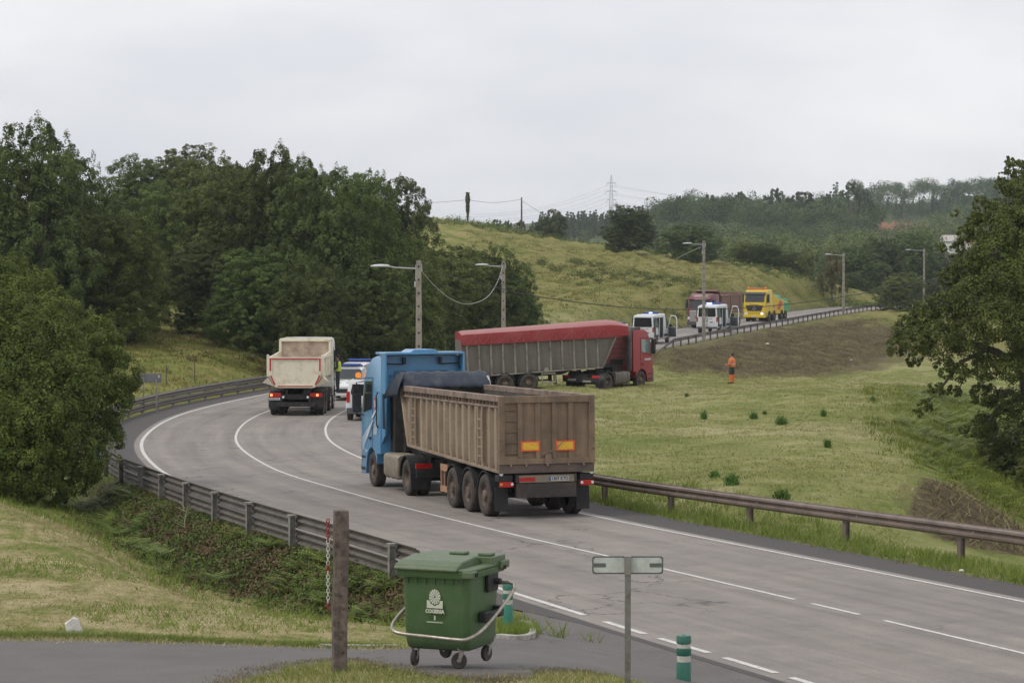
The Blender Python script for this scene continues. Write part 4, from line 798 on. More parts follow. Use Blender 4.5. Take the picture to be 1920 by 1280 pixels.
def cab(root, X, paint, H=3.9, xr=-.95, W=1.24, visor=None, hand=True, low=.38, bulge=True, doorx=-.25, trim=BLK, screen=GLS, zf=1.0, wz=(2.05, 2.9)):
    w0, w1 = wz; dzt = w1-2.72
    arch = [(.64*math.cos(R(a)), .52+.64*math.sin(R(a))) for a in (165, 145, 120, 90, 60, 35, 8)]
    prof = [(xr, zf), (-.66, zf)]+arch+[(.7, low), (1.30, low), (1.41, low+.15), (1.43, 1.15), (1.38, w0-.05), (1.08, w1), (.95, w1+.12)]
    prof += [(.55, H-.3), (.1, H-.06), (-.35, H), (xr, H)] if bulge else [(.78, H-.12), (.4, H), (xr, H)]
    prof = [(X+a, b) for a, b in prof]; m = MB(); rings = []
    for y, kx, dz in ((-W, .74, .11), (-W+.03, .86, .05), (-W+.12, .95, .01), (-.6, .99, 0), (0, 1, 0), (.6, .99, 0), (W-.12, .95, .01), (W-.03, .86, .05), (W, .74, .11)):
        rings.append([(X+.55+(x-X-.55)*kx if x > X+.55 else x, y*(1-.035*max(0, (z-1.7)/2)), z-dz if z > 2.6 else z) for x, z in prof])
    m.loft(rings); body = part(m, 'cab', paint, root, bevel=.012, smooth=35)
    # windscreen
    g = MB(); n_ = Vector((.95, 0, .33))*.012
    def sp(t, y): # point on the raked screen
        f = 1-(abs(y)/W)**4*.06; x = 1.38+(1.08-1.38)*t; z = w0-.05+(w1-w0+.05)*t; return Vector((X+.55+(x-.55)*f, y, z))+n_
    ys_ = [-1.06, -.7, 0, .7, 1.06]
    for i in range(4): g.quad(sp(.03, ys_[i]), sp(.03, ys_[i+1]), sp(.97, ys_[i+1]), sp(.97, ys_[i]))
    part(g, 'windscreen', screen, root)
    for s in (-1, 1):
        g = MB(); yy = s*(W+.002); f = lambda z: 1-.035*max(0, (z-1.7)/2)
        pl = [(.02+doorx*.2, w0+.08), (1.0, w0-.05), (.82, w1-.1), (.02+doorx*.2, w1-.05)]
        P = [(X+a, s*(W*f(b)+.006), b) for a, b in pl]; g.add(P, [(0, 1, 2, 3)]); P2 = [(X+a, s*(W*f(b)-.03), b) for a, b in pl]; g.add(P2, [(0, 1, 2, 3)])
        part(g, 'side_window', screen, root)
        d = MB()  # door seams and handle
        for (x0, z0, x1, z1) in ((-.12, 1.05, -.12, w1+.04), (-.12, w1+.04, .85, w1+.02)):
            a = Vector((X+x0, s*(W*f(z0)+.001), z0)); b_ = Vector((X+x1, s*(W*f(z1)+.001), z1)); d.tube([a, b_], .008, 4)
        part(d, 'door_seam', HOLE, root)
        if hand:
            d = MB(); d.box(X+.0, X+.2, s*W, s*(W+.035), 1.38, 1.46); part(d, 'door_handle', BLK, root, bevel=.01)
        st = MB(); st.box(X+.72, X+1.2, s*(W-.1), s*(W+.012), low+.1, low+.18); st.box(X+.74, X+1.15, s*(W-.1), s*(W+.012), .8, .87); part(st, 'cab_step', trim, root)
        mm = MB(); my = s*(W+.18); mx = X+1.02   # mirrors on arms
        mm.box(mx-.07, mx+.06, my-.13, my+.13, w0-.05, w0+.5); mm.box(mx-.06, mx+.05, my-.1, my+.12, w0+.54, w0+.78); mm.tube([(mx, s*(W-.05), w0+.86), (mx, my, w0+.83), (mx, my, w0-.1), (mx, s*(W-.02), w0-.14)], .02, 6)
        q = part(mm, 'mirror', BLK, root, bevel=.02); gg = MB(); gg.quad((mx-.073, my-.11, w0-.02), (mx-.073, my+.11, w0-.02), (mx-.073, my+.11, w0+.47), (mx-.073, my-.11, w0+.47)); part(gg, 'mirror_glass', MIRG, q, M=Matrix.Identity(4))
    if visor:
        v = MB(); v.prism([(X+1.08, w1-.1), (X+1.26, w1-.06), (X+1.24, w1+.04), (X+.98, w1+.2)], 'y', -1.15, 1.15); part(v, 'sun_visor', visor, root, bevel=.01)
    return body
def tractor_rest(root, X, wb=3.7, tankc=None, rimf=RIMB, side_tank=True, lights=True, plate=None):
    m = MB()
    for s in (-1, 1): m.box(X-wb-1.0, X+1.1, s*.33, s*.42, .72, .98)
    m.box(X-wb-1.02, X-wb-.9, -.42, .42, .7, .98); m.box(X-2.6, X-.9, -.45, .45, .6, 1.15); m.box(X-1.2, X+.6, -.7, .7, .55, 1.1); m.tube([(X, -1, .52), (X, 1, .52)], .08, 8); m.tube([(X-wb, -1, .52), (X-wb, 1, .52)], .14, 10)
    part(m, 'chassis', CHAS, root, bevel=.01)
    f = MB(); f.lathe([(.01, .0), (.46, 0), (.46, .07), (.01, .07)], (X-wb+.45, 0, 1.12), 'z', 24); f.box(X-wb+.05, X-wb+.85, -.45, .45, .98, 1.12); part(f, 'fifth_wheel', CHAS, root)
    tk = tankc or M_('tank_dusty', (.30, .26, .20), .5, .2, dirt=(.2, .16, .12), ds=3)
    for s in (-1, 1):
        t = MB(); t.prism([(s*.62, .38), (s*.6, .48), (s*.6, .98), (s*.66, 1.06), (s*1.14, 1.06), (s*1.2, .98), (s*1.2, .48), (s*1.14, .38)], 'x', X-2.85, X-1.25)
        for xx in (-1.55, -2.1, -2.6): t.prism([(s*.6, .36), (s*.58, 1.0), (s*.64, 1.085), (s*1.16, 1.085), (s*1.225, .99), (s*1.225, .46), (s*1.16, .355)], 'x', X+xx-.03, X+xx+.03)
        part(t, 'fuel_tank' if s > 0 else 'air_tank_box', tk, root, bevel=.03, smooth=40)
        wheel(root, X, s*1.05, .51, .31, rimf, out=s, front=True); wheel(root, X-wb, s*1.07, .51, .28, rimf, dual=True, out=s)
        mudguard(root, X-wb, s*.75, s*1.25, .51, BLK, 0, 180, flap=.2); mudguard(root, X, s*.92, s*1.22, .51, BLK, 95, 175)
    if lights:
        for s in (-1, 1):
            l = MB(); l.box(X-wb-1.06, X-wb-1.0, s*.75, s*1.22, .80, .94); part(l, 'tail_lamp', REDL, root, bevel=.01)
        b = MB(); b.box(X-wb-1.05, X-wb-1.0, -1.2, 1.2, .55, .82); part(b, 'rear_bar', BLK, root)
    if plate: numplate(root, X-wb-1.062, plate[0], plate[1], plate[2])
def numplate(root, x, y, z, txt, w=.52, face=-1):
    m = MB(); m.box(x-.006, x+.006, y-w/2, y+w/2, z-.055, z+.055); pl = part(m, 'number_plate', PLATE, root)
    b = MB(); b.box(x+face*.008-.002, x+face*.008+.002, y+w/2-.045, y+w/2-.002, z-.052, z+.052); part(b, 'plate_band', PBLU, pl, M=Matrix.Identity(4))
    t = text_obj('plate_text', txt, .105, INK, face_M((x+face*.009, y-.02, z), (0, face*1, 0), (0, 0, 1)), pl, 1.0, .003)
def tipper(root, L0, L1, zb0, zb1, zt, bodym, innerm, railm, W=1.25, nrib=13, front_x=None, ribw=.11, ladders=(), rail=True, rib_out=.1):
    """tipper body: rear at x=0, top runs to L1, floor to L0; zb0/zb1 floor height rear/front"""
    wl = W-.015-rib_out; m = MB()
    for s in (-1, 1):
        y0, y1 = s*wl, s*(wl-.04)
        m.prism([(0, zb0), (L0, zb1), (L1, zt-.12), (0, zt-.12)], 'y', y0, y1, 0)
    m.add([(0.02, -wl, zb0+.02), (0.02, wl, zb0+.02), (L0, wl, zb1+.02), (L0, -wl, zb1+.02), (0.02, -wl, zb0+.1), (0.02, wl, zb0+.1), (L0, wl, zb1+.1), (L0, -wl, zb1+.1)], [(0, 1, 2, 3), (4, 7, 6, 5), (0, 4, 5, 1), (2, 6, 7, 3), (0, 3, 7, 4), (1, 5, 6, 2)], 1)
    m.add([(L0, -wl, zb1), (L0, wl, zb1), (L1, wl, zt-.1), (L1, -wl, zt-.1), (L0-.05, -wl, zb1), (L0-.05, wl, zb1), (L1-.05, wl, zt-.1), (L1-.05, -wl, zt-.1)], [(0, 1, 2, 3), (4, 7, 6, 5), (0, 4, 5, 1), (2, 6, 7, 3), (0, 3, 7, 4), (1, 5, 6, 2)], 1)
    for s in (-1, 1):   # inner lining
        m.add([(0.03, s*(wl-.045), zb0+.1), (L0-.06, s*(wl-.045), zb1+.1), (L1-.06, s*(wl-.045), zt-.1), (0.03, s*(wl-.045), zt-.1)], [(0, 1, 2, 3)], 1)
    o = part(m, 'tipper_body', [bodym, innerm], root)
    for s in (-1, 1):
        r_ = MB()
        for k in range(nrib):
            x = .28+(L0-.55)*k/(nrib-1); zb = zb0+(zb1-zb0)*x/L0; y0 = s*(wl-.002); y1 = s*(wl+rib_out)
            b = [(x-ribw, y0), (x-ribw*.6, y1), (x+ribw*.6, y1), (x+ribw, y0)]; r_.prism(b, 'z', zb+.04, zt-.30 if rail else zt-.12)
        r_.prism([(0, zb0-.02), (L0, zb1-.02), (L0+.02, zb1+.05), (0, zb0+.05)], 'y', s*(wl-.01), s*(wl+rib_out+.01))
        part(r_, 'side_ribs', bodym if rail else railm, root, bevel=.008)
        e = MB(); e.prism([(L0-.1, zb1), (L0+.02, zb1), (L1+.02, zt-.15), (L1-.1, zt-.15)], 'y', s*(wl-.01), s*(wl+rib_out+.012)); part(e, 'front_post', bodym, root, bevel=.008)
        if rail:
            t = MB(); t.box(0, L1, s*(wl-.06), s*(W+.0), zt-.15, zt); t.box(0, L1-.05, s*(wl-.002), s*(W-.005), zt-.31, zt-.25)
            for k in range(nrib*2): x = .15+(L1-.4)*k/(nrib*2-1); t.box(x-.02, x+.02, s*(wl-.002), s*(W-.02), zt-.25, zt-.15)
            part(t, 'top_rail', railm, root, bevel=.012)
        for lx in ladders:
            ld = MB(); zb = zb0+(zb1-zb0)*lx/L0
            for dx in (-.2, .2): ld.box(lx+dx-.02, lx+dx+.02, s*(wl+rib_out), s*(wl+rib_out+.03), zb+.15, zt-.32)
            for k in range(5): z = zb+.28+k*(zt-.5-zb-.2)/5; ld.box(lx-.2, lx+.2, s*(wl+rib_out), s*(wl+rib_out+.03), z, z+.035)
            part(ld, 'side_ladder', bodym, root)
    return o
def trailer_chassis(root, xs, L, kx, r=.53, zc=1.05, dirty=RIMB, gy=1.08, flaps=True):
    m = MB()
    for s in (-1, 1): m.prism([(.1, .85), (kx-2.3, .85), (kx-1.6, 1.08), (kx+.9, 1.12), (kx+.9, 1.24), (.1, 1.12)], 'y', s*.45, s*.56)
    for x in np.arange(.2, kx, 1.1): m.box(x-.05, x+.05, -.5, .5, .88, 1.05)
    for x in xs: m.tube([(x, -.95, r), (x, .95, r)], .09, 8); m.box(x-.35, x+.35, -.75, -.62, .6, .75); m.box(x-.35, x+.35, .62, .75, .6, .75)
    part(m, 'trailer_chassis', CHAS, root)
    for x in xs:
        for s in (-1, 1):
            wheel(root, x, s*gy, r, .36, dirty, out=s); mudguard(root, x, s*(gy-.2), s*(gy+.18), r, BLK, 15, 165, gap=.06)

# ================================================== blue tractor with brown tipper
BROWN = pm('dusty_brown_body', (.325, .255, .18), .75, dirt=(.15, .105, .07), ds=1.3, lo=.4, hi=.75, fine=.1, low=(1.1, 1.8))
BROWN2 = pm('dusty_brown_gate', (.245, .17, .105), .75, dirt=(.12, .085, .06), ds=1.6, lo=.35, hi=.75, fine=.1)
RAILM = pm('rail_brown', (.25, .185, .145), .7, dirt=(.11, .075, .055), ds=2.5)
INNER = pm('inner_steel', (.11, .105, .10), .5, .4, dirt=(.2, .17, .14), ds=1.5)
def streaks(mat_, amt=.5, sc=(3.5, 3.5, .35)):
    nt = mat_.node_tree; p = [n for n in nt.nodes if n.type == 'BSDF_PRINCIPLED'][0]; l = p.inputs['Base Color'].links[0]; src = l.from_socket
    c = mix(nt, 1.0, src, ramp(nt, noise(nt, 1.0, 6, .65, stretch=sc), [(.32, (1-amt,)*3), (.68, (1+amt*.6,)*3)]), 'MULTIPLY'); nt.links.new(c, p.inputs['Base Color'])
for q in (BROWN, BROWN2, RAILM): streaks(q, .28)
BLUE = pm('blue_paint', (.08, .27, .50), .32, dirt=(.09, .12, .14), ds=1.6, lo=.45, hi=.9, fine=.05, low=(.35, 1.3), coat=.3)
TH = R(17.2); s0 = s_of_Y(66); ha = Vector((-math.sin(TH), math.cos(TH), 0)); rv = Vector((math.cos(TH), math.sin(TH), 0))
rear = Vector((-.33, 65.8, 0))+rv*1.25
def on_road(x, y): return float(road_info([x], [y])[1][0])
def root_on(name, label, cat, x, y, head, L=8, group=None, zfun=on_road):
    """an empty whose +x looks along heading `head` degrees (0 = away from the camera, + = to the right), pitched to the ground"""
    hx, hy = math.sin(R(head)), math.cos(R(head)); z0, z1 = zfun(x, y), zfun(x+hx*L, y+hy*L)
    rx, ry = hy, -hx; zr = zfun(x+hx*L/2+rx, y+hy*L/2+ry)-zfun(x+hx*L/2-rx, y+hy*L/2-ry)
    fx = Vector((hx*L, hy*L, z1-z0)).normalized(); ly = Vector((-rx*2, -ry*2, -zr)).normalized(); up = fx.cross(ly).normalized(); ly = up.cross(fx)
    Mx = Matrix((fx, ly, up)).transposed(); o = thing(name, label, cat, (x, y, z0), Mx.to_euler(), group); return o
T = root_on('tipper_lorry', 'blue lorry pulling a dusty brown open tipper trailer on the main road', 'lorry', rear.x, rear.y, -17.2, 11.5)
tipper(T, 8.75, 9.5, 1.16, 1.4, 3.06, BROWN, INNER, RAILM, nrib=15, ladders=(8.0, 1.55))
g = MB()   # rear gate
g.box(-.03, .02, -1.19, 1.19, 1.38, 2.98)
g.box(-.1, .0, -1.25, -1.1, 1.36, 3.05); g.box(-.1, 0, 1.1, 1.25, 1.36, 3.05); g.box(-.1, 0, -1.1, 1.1, 2.88, 3.05); g.box(-.1, 0, -1.1, 1.1, 1.36, 1.5)
for y in (.70, .24, -.20, -.62): g.box(-.085, -.03, y-.06, y+.06, 1.5, 2.88)
g.box(-.085, -.03, .7, 1.1, 1.48, 1.56)
for k in range(5): g.box(-.075, -.03, .76, 1.1, 1.62+k*.27, 1.645+k*.27)
for y in (.95, .55, 0, -.55, -.95): g.tube([(-.1, y, 1.36), (-.12, y, 1.3)], .03, 6)
for y in (-1.22, 1.22): g.tube([(-.06, y, 2.0), (-.14, y, 2.0)], .03, 6); g.tube([(-.06, y, 1.75), (-.14, y, 1.75)], .035, 6)
gate = part(g, 'tailgate', BROWN2, T, bevel=.008)
sl = MB(); sl.box(-.06, .1, -1.24, 1.24, 1.14, 1.355); part(sl, 'rear_sill', M_('sill', (.13, .095, .08), .7, dirt=(.07, .05, .04), ds=3), T, bevel=.01)
YEL = pm('reflector_yellow', (.72, .42, .03), .45, dirt=(.45, .28, .06), ds=5, lo=.5); REDR = pm('reflector_red', (.7, .10, .03), .45)
for y in (.44, -.47):
    b = MB(); b.box(-.1, -.085, y-.25, y+.25, 1.68, 1.93, 1); b.box(-.106, -.1, y-.205, y+.205, 1.715, 1.895, 0); part(b, 'warning_board', [YEL, REDR], gate, M=Matrix.Identity(4))
b = MB(); b.tube([(-.11, .15, 1.6), (-.13, -.2, 1.72), (-.11, -.45, 1.95)], .012, 5); b.box(-.12, -.08, -.1, .06, 1.36, 1.6); part(b, 'gate_latch', M_('latch', (.2, .13, .1), .6), gate, M=Matrix.Identity(4))
trailer_chassis(T, (1.25, 2.72, 4.2), 9, 9.1)
b = MB(); b.box(-.02, .12, -.78, .78, .52, .88); b.box(.0, .1, -.8, .8, .9, 1.1, 0); part(b, 'underrun_bar', M_('bar_dark', (.035, .028, .024), .6, dirt=(.1, .07, .055), ds=2), T, bevel=.01)
b = MB(); b.box(-.03, -.005, .3, .72, .93, 1.03); part(b, 'red_reflector_bar', REDL, T)
b = MB(); b.box(-.022, -.006, -.72, .72, .9, 1.08); part(b, 'plate_holder', M_('holder', (.22, .18, .13), .7), T)
numplate(T, -.03, -.32, .985, '1307 KTD')
for s in (-1, 1):
    b = MB(); b.box(-.06, .03, s*.88, s*1.22, .80, .93); lamp = part(b, 'tail_lamp', REDL, T, bevel=.015)
    for yy, mm in ((.91, WHL), (1.19, ORL if s > 0 else WHL)):
        q = MB(); q.tube([(-.058, s*yy, .875), (-.075, s*yy, .875)], .035, 10); part(q, 'lamp_lens', mm, lamp, M=Matrix.Identity(4))
    b = MB(); b.box(.35, .38, s*.9, s*1.24, .2, .78); b.box(.34, .39, s*.9, s*1.24, .18, .3); part(b, 'mud_flap', BLK, T)
    b = MB(); b.box(.0, .35, s*.88, s*1.24, .93, 1.1); part(b, 'lamp_bracket', BLK, T, bevel=.02)
    q = MB(); q.tube([(0, s*1.18, 1.13), (-.03, s*1.18, 1.13)], .05, 10); part(q, 'marker_lamp', WHL, T)
    b = MB()   # side guard frame painted orange
    b.box(4.95, 5.65, s*1.12, s*1.16, .90, 1.08); b.box(4.95, 5.65, s*1.12, s*1.16, .34, .5); b.box(4.97, 5.03, s*1.12, s*1.155, .5, .9); b.box(5.28, 5.33, s*1.12, s*1.155, .5, .9); b.box(5.58, 5.64, s*1.12, s*1.155, .5, .9); part(b, 'side_guard', M_('guard', (.42, .22, .12), .7, dirt=(.25, .17, .11), ds=3), T)
    b = MB(); b.box(6.6, 6.72, s*.7, s*.82, .25, 1.1); b.box(6.52, 6.8, s*.66, s*.86, .22, .27); part(b, 'landing_leg', CHAS, T)
ptext('faded_lettering', 'VOL', .17, M_('faded', (.09, .06, .05), .8), face_M((-.026, -.3, .66), (0, -1, 0), (0, 0, 1)), T, 1.5)
# rolled tarpaulin over the front
TARP = pm('tarpaulin', (.022, .032, .052), .6, dirt=(.065, .07, .08), ds=2.5, lo=.5)
def wavy(root, name, ctrl, mt, seed, amp=.03, n=46, k=16, fold=9):
    """cloth bundle: sections (centre, ry, rz) along a path with folds"""
    rng = random.Random(seed); rings = []; ph = [rng.uniform(0, 6.28) for _ in range(6)]
    P = spline([(*c[0], c[1], c[2]) for c in ctrl], .0001) if False else None
    for i in range(n):
        t = i/(n-1)*(len(ctrl)-1); j = min(int(t), len(ctrl)-2); u = t-j; u = u*u*(3-2*u) if False else u; a, b_ = ctrl[j], ctrl[j+1]
        c = Vector(a[0]).lerp(Vector(b_[0]), u); ra = a[1]*(1-u)+b_[1]*u; rb = a[2]*(1-u)+b_[2]*u; ring = []
        for q in range(k):
            an = 2*math.pi*q/k; f = 1+.07*math.sin(an*3+ph[0]+i*.13)+.035*math.sin(i*.9+ph[1])+.07*math.sin(an*6+i*.2+ph[2]); ring.append((c.x+ra*math.cos(an)*f, c.y, c.z+rb*math.sin(an)*f))
        rings.append(ring)
    m = MB(); m.loft(rings); return part(m, name, mt, root, smooth=60)
wavy(T, 'rolled_tarpaulin', [((9.45, 1.25, 3.22), .22, .2), ((9.45, .9, 3.24), .24, .085), ((9.45, 0, 3.24), .24, .08), ((9.45, -.9, 3.22), .24, .08), ((9.45, -1.22, 3.2), .16, .12)], TARP, 3)
c = MB(); rng_ = random.Random(4); nx, nz = 22, 12; vs = []
for j in range(nz):       # loose skirt of the tarpaulin hanging over the front left corner
    t = j/(nz-1)
    for i in range(nx):
        u = i/(nx-1); x = 9.05+u*(.95+.75*t); fold = .045*math.sin(u*34+t*2)*(.3+t); y = 1.2+.1*math.sin(t*2)+fold+.12*t; z = 3.44-.1*u*u-.66*t*(1-.15*u)-.12*u*t; vs.append((x, y, z))
fs = [(j*nx+i, j*nx+i+1, (j+1)*nx+i+1, (j+1)*nx+i) for j in range(nz-1) for i in range(nx-1)]; c.add(vs, fs)
o = part(c, 'tarpaulin_skirt', TARP, T, smooth=70); sm_ = o.modifiers.new('thick', 'SOLIDIFY'); sm_.thickness = .02
c = MB(); vs = []
for j in range(6):
    t = j/5
    for i in range(26): u = i/25; vs.append((9.0+.45*t, 1.27-2.54*u, 3.0+.44*math.sin(t*1.5)+.02*math.sin(u*40+t*3)))
c.add(vs, [(j*26+i, j*26+i+1, (j+1)*26+i+1, (j+1)*26+i) for j in range(5) for i in range(25)]); o = part(c, 'front_tarpaulin', TARP, T, smooth=70); o.modifiers.new('thick', 'SOLIDIFY').thickness = .02
b = MB(); b.tube([(9.35, -1.2, 3.3), (9.2, -1.26, 3.26), (9.1, -1.28, 3.02)], .04, 8); part(b, 'tarpaulin_end', M_('pale_plastic', (.5, .5, .48), .6), T)
b = MB(); b.box(9.42, 9.5, -1.2, 1.2, 2.9, 3.3); part(b, 'front_board', INNER, T)
# tractor
XC = 12.85
cab(T, XC, BLUE, H=3.86, xr=-1.05, low=.35, wz=(2.2, 3.15))
b = MB()
for s in (-1, 1): b.prism([(XC-1.05, 3.84), (XC-1.05, 1.3), (XC-1.42, 1.55), (XC-1.5, 2.6), (XC-1.5, 3.94), (XC-.8, 3.94)], 'y', s*1.14, s*1.2)
b.box(XC-1.5, XC-.3, -1.17, 1.17, 3.88, 3.95)
part(b, 'air_deflector', BLUE, T, bevel=.015)
b = MB(); b.prism([(-.45, 3.94), (-.3, 4.03), (.3, 4.03), (.45, 3.94)], 'x', XC-1.45, XC-.4); part(b, 'roof_hump', BLUE, T, bevel=.02)
b = MB(); b.box(XC-1.07, XC-1.04, -.95, .95, 1.6, 3.3); b.box(XC-1.1, XC-1.07, -.75, .75, 2.9, 3.0); b.box(XC-1.1, XC-1.07, -.75, .75, 3.35, 3.42); b.box(XC-1.1, XC-1.07, -.8, -.72, 2.9, 3.42); b.box(XC-1.1, XC-1.07, .72, .8, 2.9, 3.42); part(b, 'cab_back_panel', pm('dark_blue', (.06, .2, .38), .45, dirt=(.05, .08, .11), ds=2, lo=.4, hi=.8), T, bevel=.01)
for s in (-1, 1): b = MB(); b.tube([(XC-1.2, s*1.1, 3.62), (XC-1.2, s*.55, 3.6)], .02, 6); b.box(XC-1.25, XC-1.12, s*.5, s*.58, 3.6, 3.8); b.tube([(XC-1.2, s*1.12, 3.85), (XC-1.22, s*1.08, 3.7), (XC-1.2, s*1.12, 3.45)], .02, 6); part(b, 'deflector_strut', BLK, T)
b = MB(); b.box(XC-1.6, XC-1.12, .3, .95, 1.1, 2.9); b.box(XC-1.7, XC-1.1, -1.0, .1, 1.0, 2.2); b.tube([(XC-1.9, .7, 1.1), (XC-1.9, .7, 2.5)], .06, 8); part(b, 'intake_stack', CHAS, T, bevel=.03)
for s in (-1, 1):
    b = MB(); b.box(XC-.95, XC-.78, s*1.235, s*1.27, 2.0, 2.75) if False else b.tube([(XC-.82, s*1.24, 1.75), (XC-.82, s*1.29, 1.85), (XC-.82, s*1.29, 2.7), (XC-.82, s*1.24, 2.8)], .022, 6); part(b, 'grab_rail', BLK, T)
    b = MB(); b.box(XC-1.46, XC-1.24, s*1.205, s*1.215, 1.75, 2.75); part(b, 'deflector_seam', HOLE, T)
# white stripes and marks on the door, a small red panel
WHT = pm('decal_white', (.55, .62, .66), .5); LBL = pm('decal_pale_blue', (.25, .45, .62), .5)
b = MB()
for k in range(6): b.add([(XC+1.05-.0*k, 1.252, 1.35-.07*k), (XC+1.05, 1.252, 1.38-.07*k), (XC-.3+.06*k, 1.252, 2.0-.05*k), (XC-.3+.06*k, 1.252, 1.96-.05*k)], [(0, 1, 2, 3)])
for k in range(9): b.add([(XC-.55-.045*k, 1.252, 1.95), (XC-.53-.045*k, 1.252, 1.95), (XC-.28-.045*k, 1.252, 1.55), (XC-.31-.045*k, 1.252, 1.55)], [(0, 1, 2, 3)])
b.add([(XC-.1, 1.252, 2.05), (XC-.55, 1.252, 2.28), (XC-.6, 1.252, 2.22), (XC-.15, 1.252, 1.97)], [(0, 1, 2, 3)]); b.add([(XC+.95, 1.252, 1.15), (XC+.6, 1.252, .98), (XC+.2, 1.252, 1.1), (XC+.6, 1.252, 1.03)], [(0, 1, 2, 3)])
part(b, 'stripe_decal', WHT, T)
b = MB(); b.box(XC-.62, XC-.42, 1.245, 1.256, 2.28, 2.62, 0); b.box(XC-.57, XC-.47, 1.256, 1.259, 2.34, 2.55, 1); part(b, 'door_sticker', [pm('sticker_red', (.5, .05, .04), .5), PLATE], T)
tractor_rest(T, XC, 3.85, plate=(.0, .68, '1307 KTD'))
b = MB(); b.box(XC+1.1, XC+1.42, -1.2, 1.2, .32, .62); part(b, 'front_bumper', BLUE, T, bevel=.03)

# ================================================== red tractor jack-knifed with grey covered tipper
GREYB = pm('grey_body', (.165, .145, .125), .7, dirt=(.10, .085, .07), ds=1.2, lo=.4, hi=.8, low=(1.1, 2.0)); streaks(GREYB, .22)
GREYR = pm('grey_rib', (.27, .245, .21), .7, dirt=(.11, .09, .075), ds=2)
RTARP = pm('red_tarpaulin', (.25, .018, .02), .65, dirt=(.32, .07, .07), ds=1.1, lo=.45, hi=.85)
nt = RTARP.node_tree; pR = [n for n in nt.nodes if n.type == 'BSDF_PRINCIPLED'][0]; src = pR.inputs['Base Color'].links[0].from_socket
gN = nt.nodes.new('ShaderNodeNewGeometry'); sN = nt.nodes.new('ShaderNodeSeparateXYZ'); nt.links.new(gN.outputs['Normal'], sN.inputs[0])
nt.links.new(mix(nt, mrange(nt, sN.outputs[2], .35, .95, 0, .6), src, (.40, .24, .23)), pR.inputs['Base Color'])   # settled pale dust on what faces up
RED = pm('red_paint', (.27, .008, .008), .5, dirt=(.15, .045, .035), ds=2, lo=.5, hi=.95, fine=.06, low=(.4, 1.4), coat=.03)
DRED = pm('dusty_red', (.15, .03, .028), .55, dirt=(.15, .06, .05), ds=3)
ZF = lambda x, y: gz(x, y)
kx, ky = 4.7, 152.0
th = 81.0; Lt = 9.1
Lt = 8.9
rx_, ry_ = kx-math.sin(R(th))*(Lt-1.25), ky-math.cos(R(th))*(Lt-1.1)
Tz0, Tz1 = -1.86, -1.45
RD = thing('jackknifed_lorry', 'red lorry with grey tipper trailer under a red tarpaulin, jackknifed onto the grass', 'lorry', (rx_, ry_, Tz0))
fx = Vector((math.sin(R(th))*Lt, math.cos(R(th))*Lt, .45)).normalized(); ly = Vector((-math.cos(R(th)), math.sin(R(th)), 0)); up = fx.cross(ly).normalized(); ly = up.cross(fx); RD.rotation_euler = Matrix((fx, ly, up)).transposed().to_euler()
XF = Matrix.Identity(4)
tipper(RD, Lt-.9, Lt+.05, 1.05, 1.14, 3.2, GREYB, INNER, GREYR, nrib=12, rail=False, ribw=.06, rib_out=.12)
b = MB(); rings = []
for x, h, hw in ((-.04, .38, 1.27), (.2, .42, 1.28), (2.5, .46, 1.28), (5, .5, 1.28), (7.4, .56, 1.28), (8.5, .58, 1.28), (9.0, .5, 1.27), (9.55, .3, 1.24)):
    z0 = 2.83 if x < 8.6 else 2.88
    rings.append([(x, -hw, z0), (x, -hw-.01, 3.22), (x, -hw*.97, 3.22+h*.55), (x, -hw*.75, 3.22+h*.85), (x, 0, 3.22+h), (x, hw*.75, 3.22+h*.85), (x, hw*.97, 3.22+h*.55), (x, hw+.01, 3.22), (x, hw, z0)])
b.loft(rings); tp = part(b, 'tarpaulin_cover', RTARP, RD, bevel=.01, smooth=50)
LN = M_('lashing', (.42, .12, .11), .6)
for s in (-1, 1):
    rp = MB()
    for k in range(9): x0 = .3+k*.92; rp.tube([(x0, s*1.295, 2.86), (x0+.46, s*1.3, 3.38), (x0+.92, s*1.295, 2.86)], .014, 4); rp.tube([(x0+.46, s*1.295, 2.86), (x0+.46, s*1.295, 3.4)], .01, 4)
    part(rp, 'lashing_rope', LN, RD)
g = MB(); g.box(-.06, .02, -1.2, 1.2, 1.1, 3.1); part(g, 'tailgate', GREYB, RD, bevel=.01)
trailer_chassis(RD, (1.0, 2.35, 3.7), 9, 8.0, r=.53)
for s in (-1, 1): b = MB(); b.box(4.45, 5.25, s*1.1, s*1.14, .95, 1.05); b.box(4.45, 5.25, s*1.1, s*1.14, .45, .55); b.box(4.45, 4.51, s*1.1, s*1.14, .55, .95); b.box(5.19, 5.25, s*1.1, s*1.14, .55, .95); part(b, 'side_guard', M_('guard_grey', (.3, .27, .23), .6), RD)
b = MB(); b.lathe([(.001, -1.15), (.14, -1.15), (.14, -1.12)], (4.75, 0, 1.2), 'y', 8); part(b, 'round_plate', M_('guard_grey', (.3, .27, .23), .6), RD)
for s in (-1, 1): b = MB(); b.box(5.2, 5.35, s*.7, s*.85, .35, 1.0); part(b, 'landing_leg', CHAS, RD)
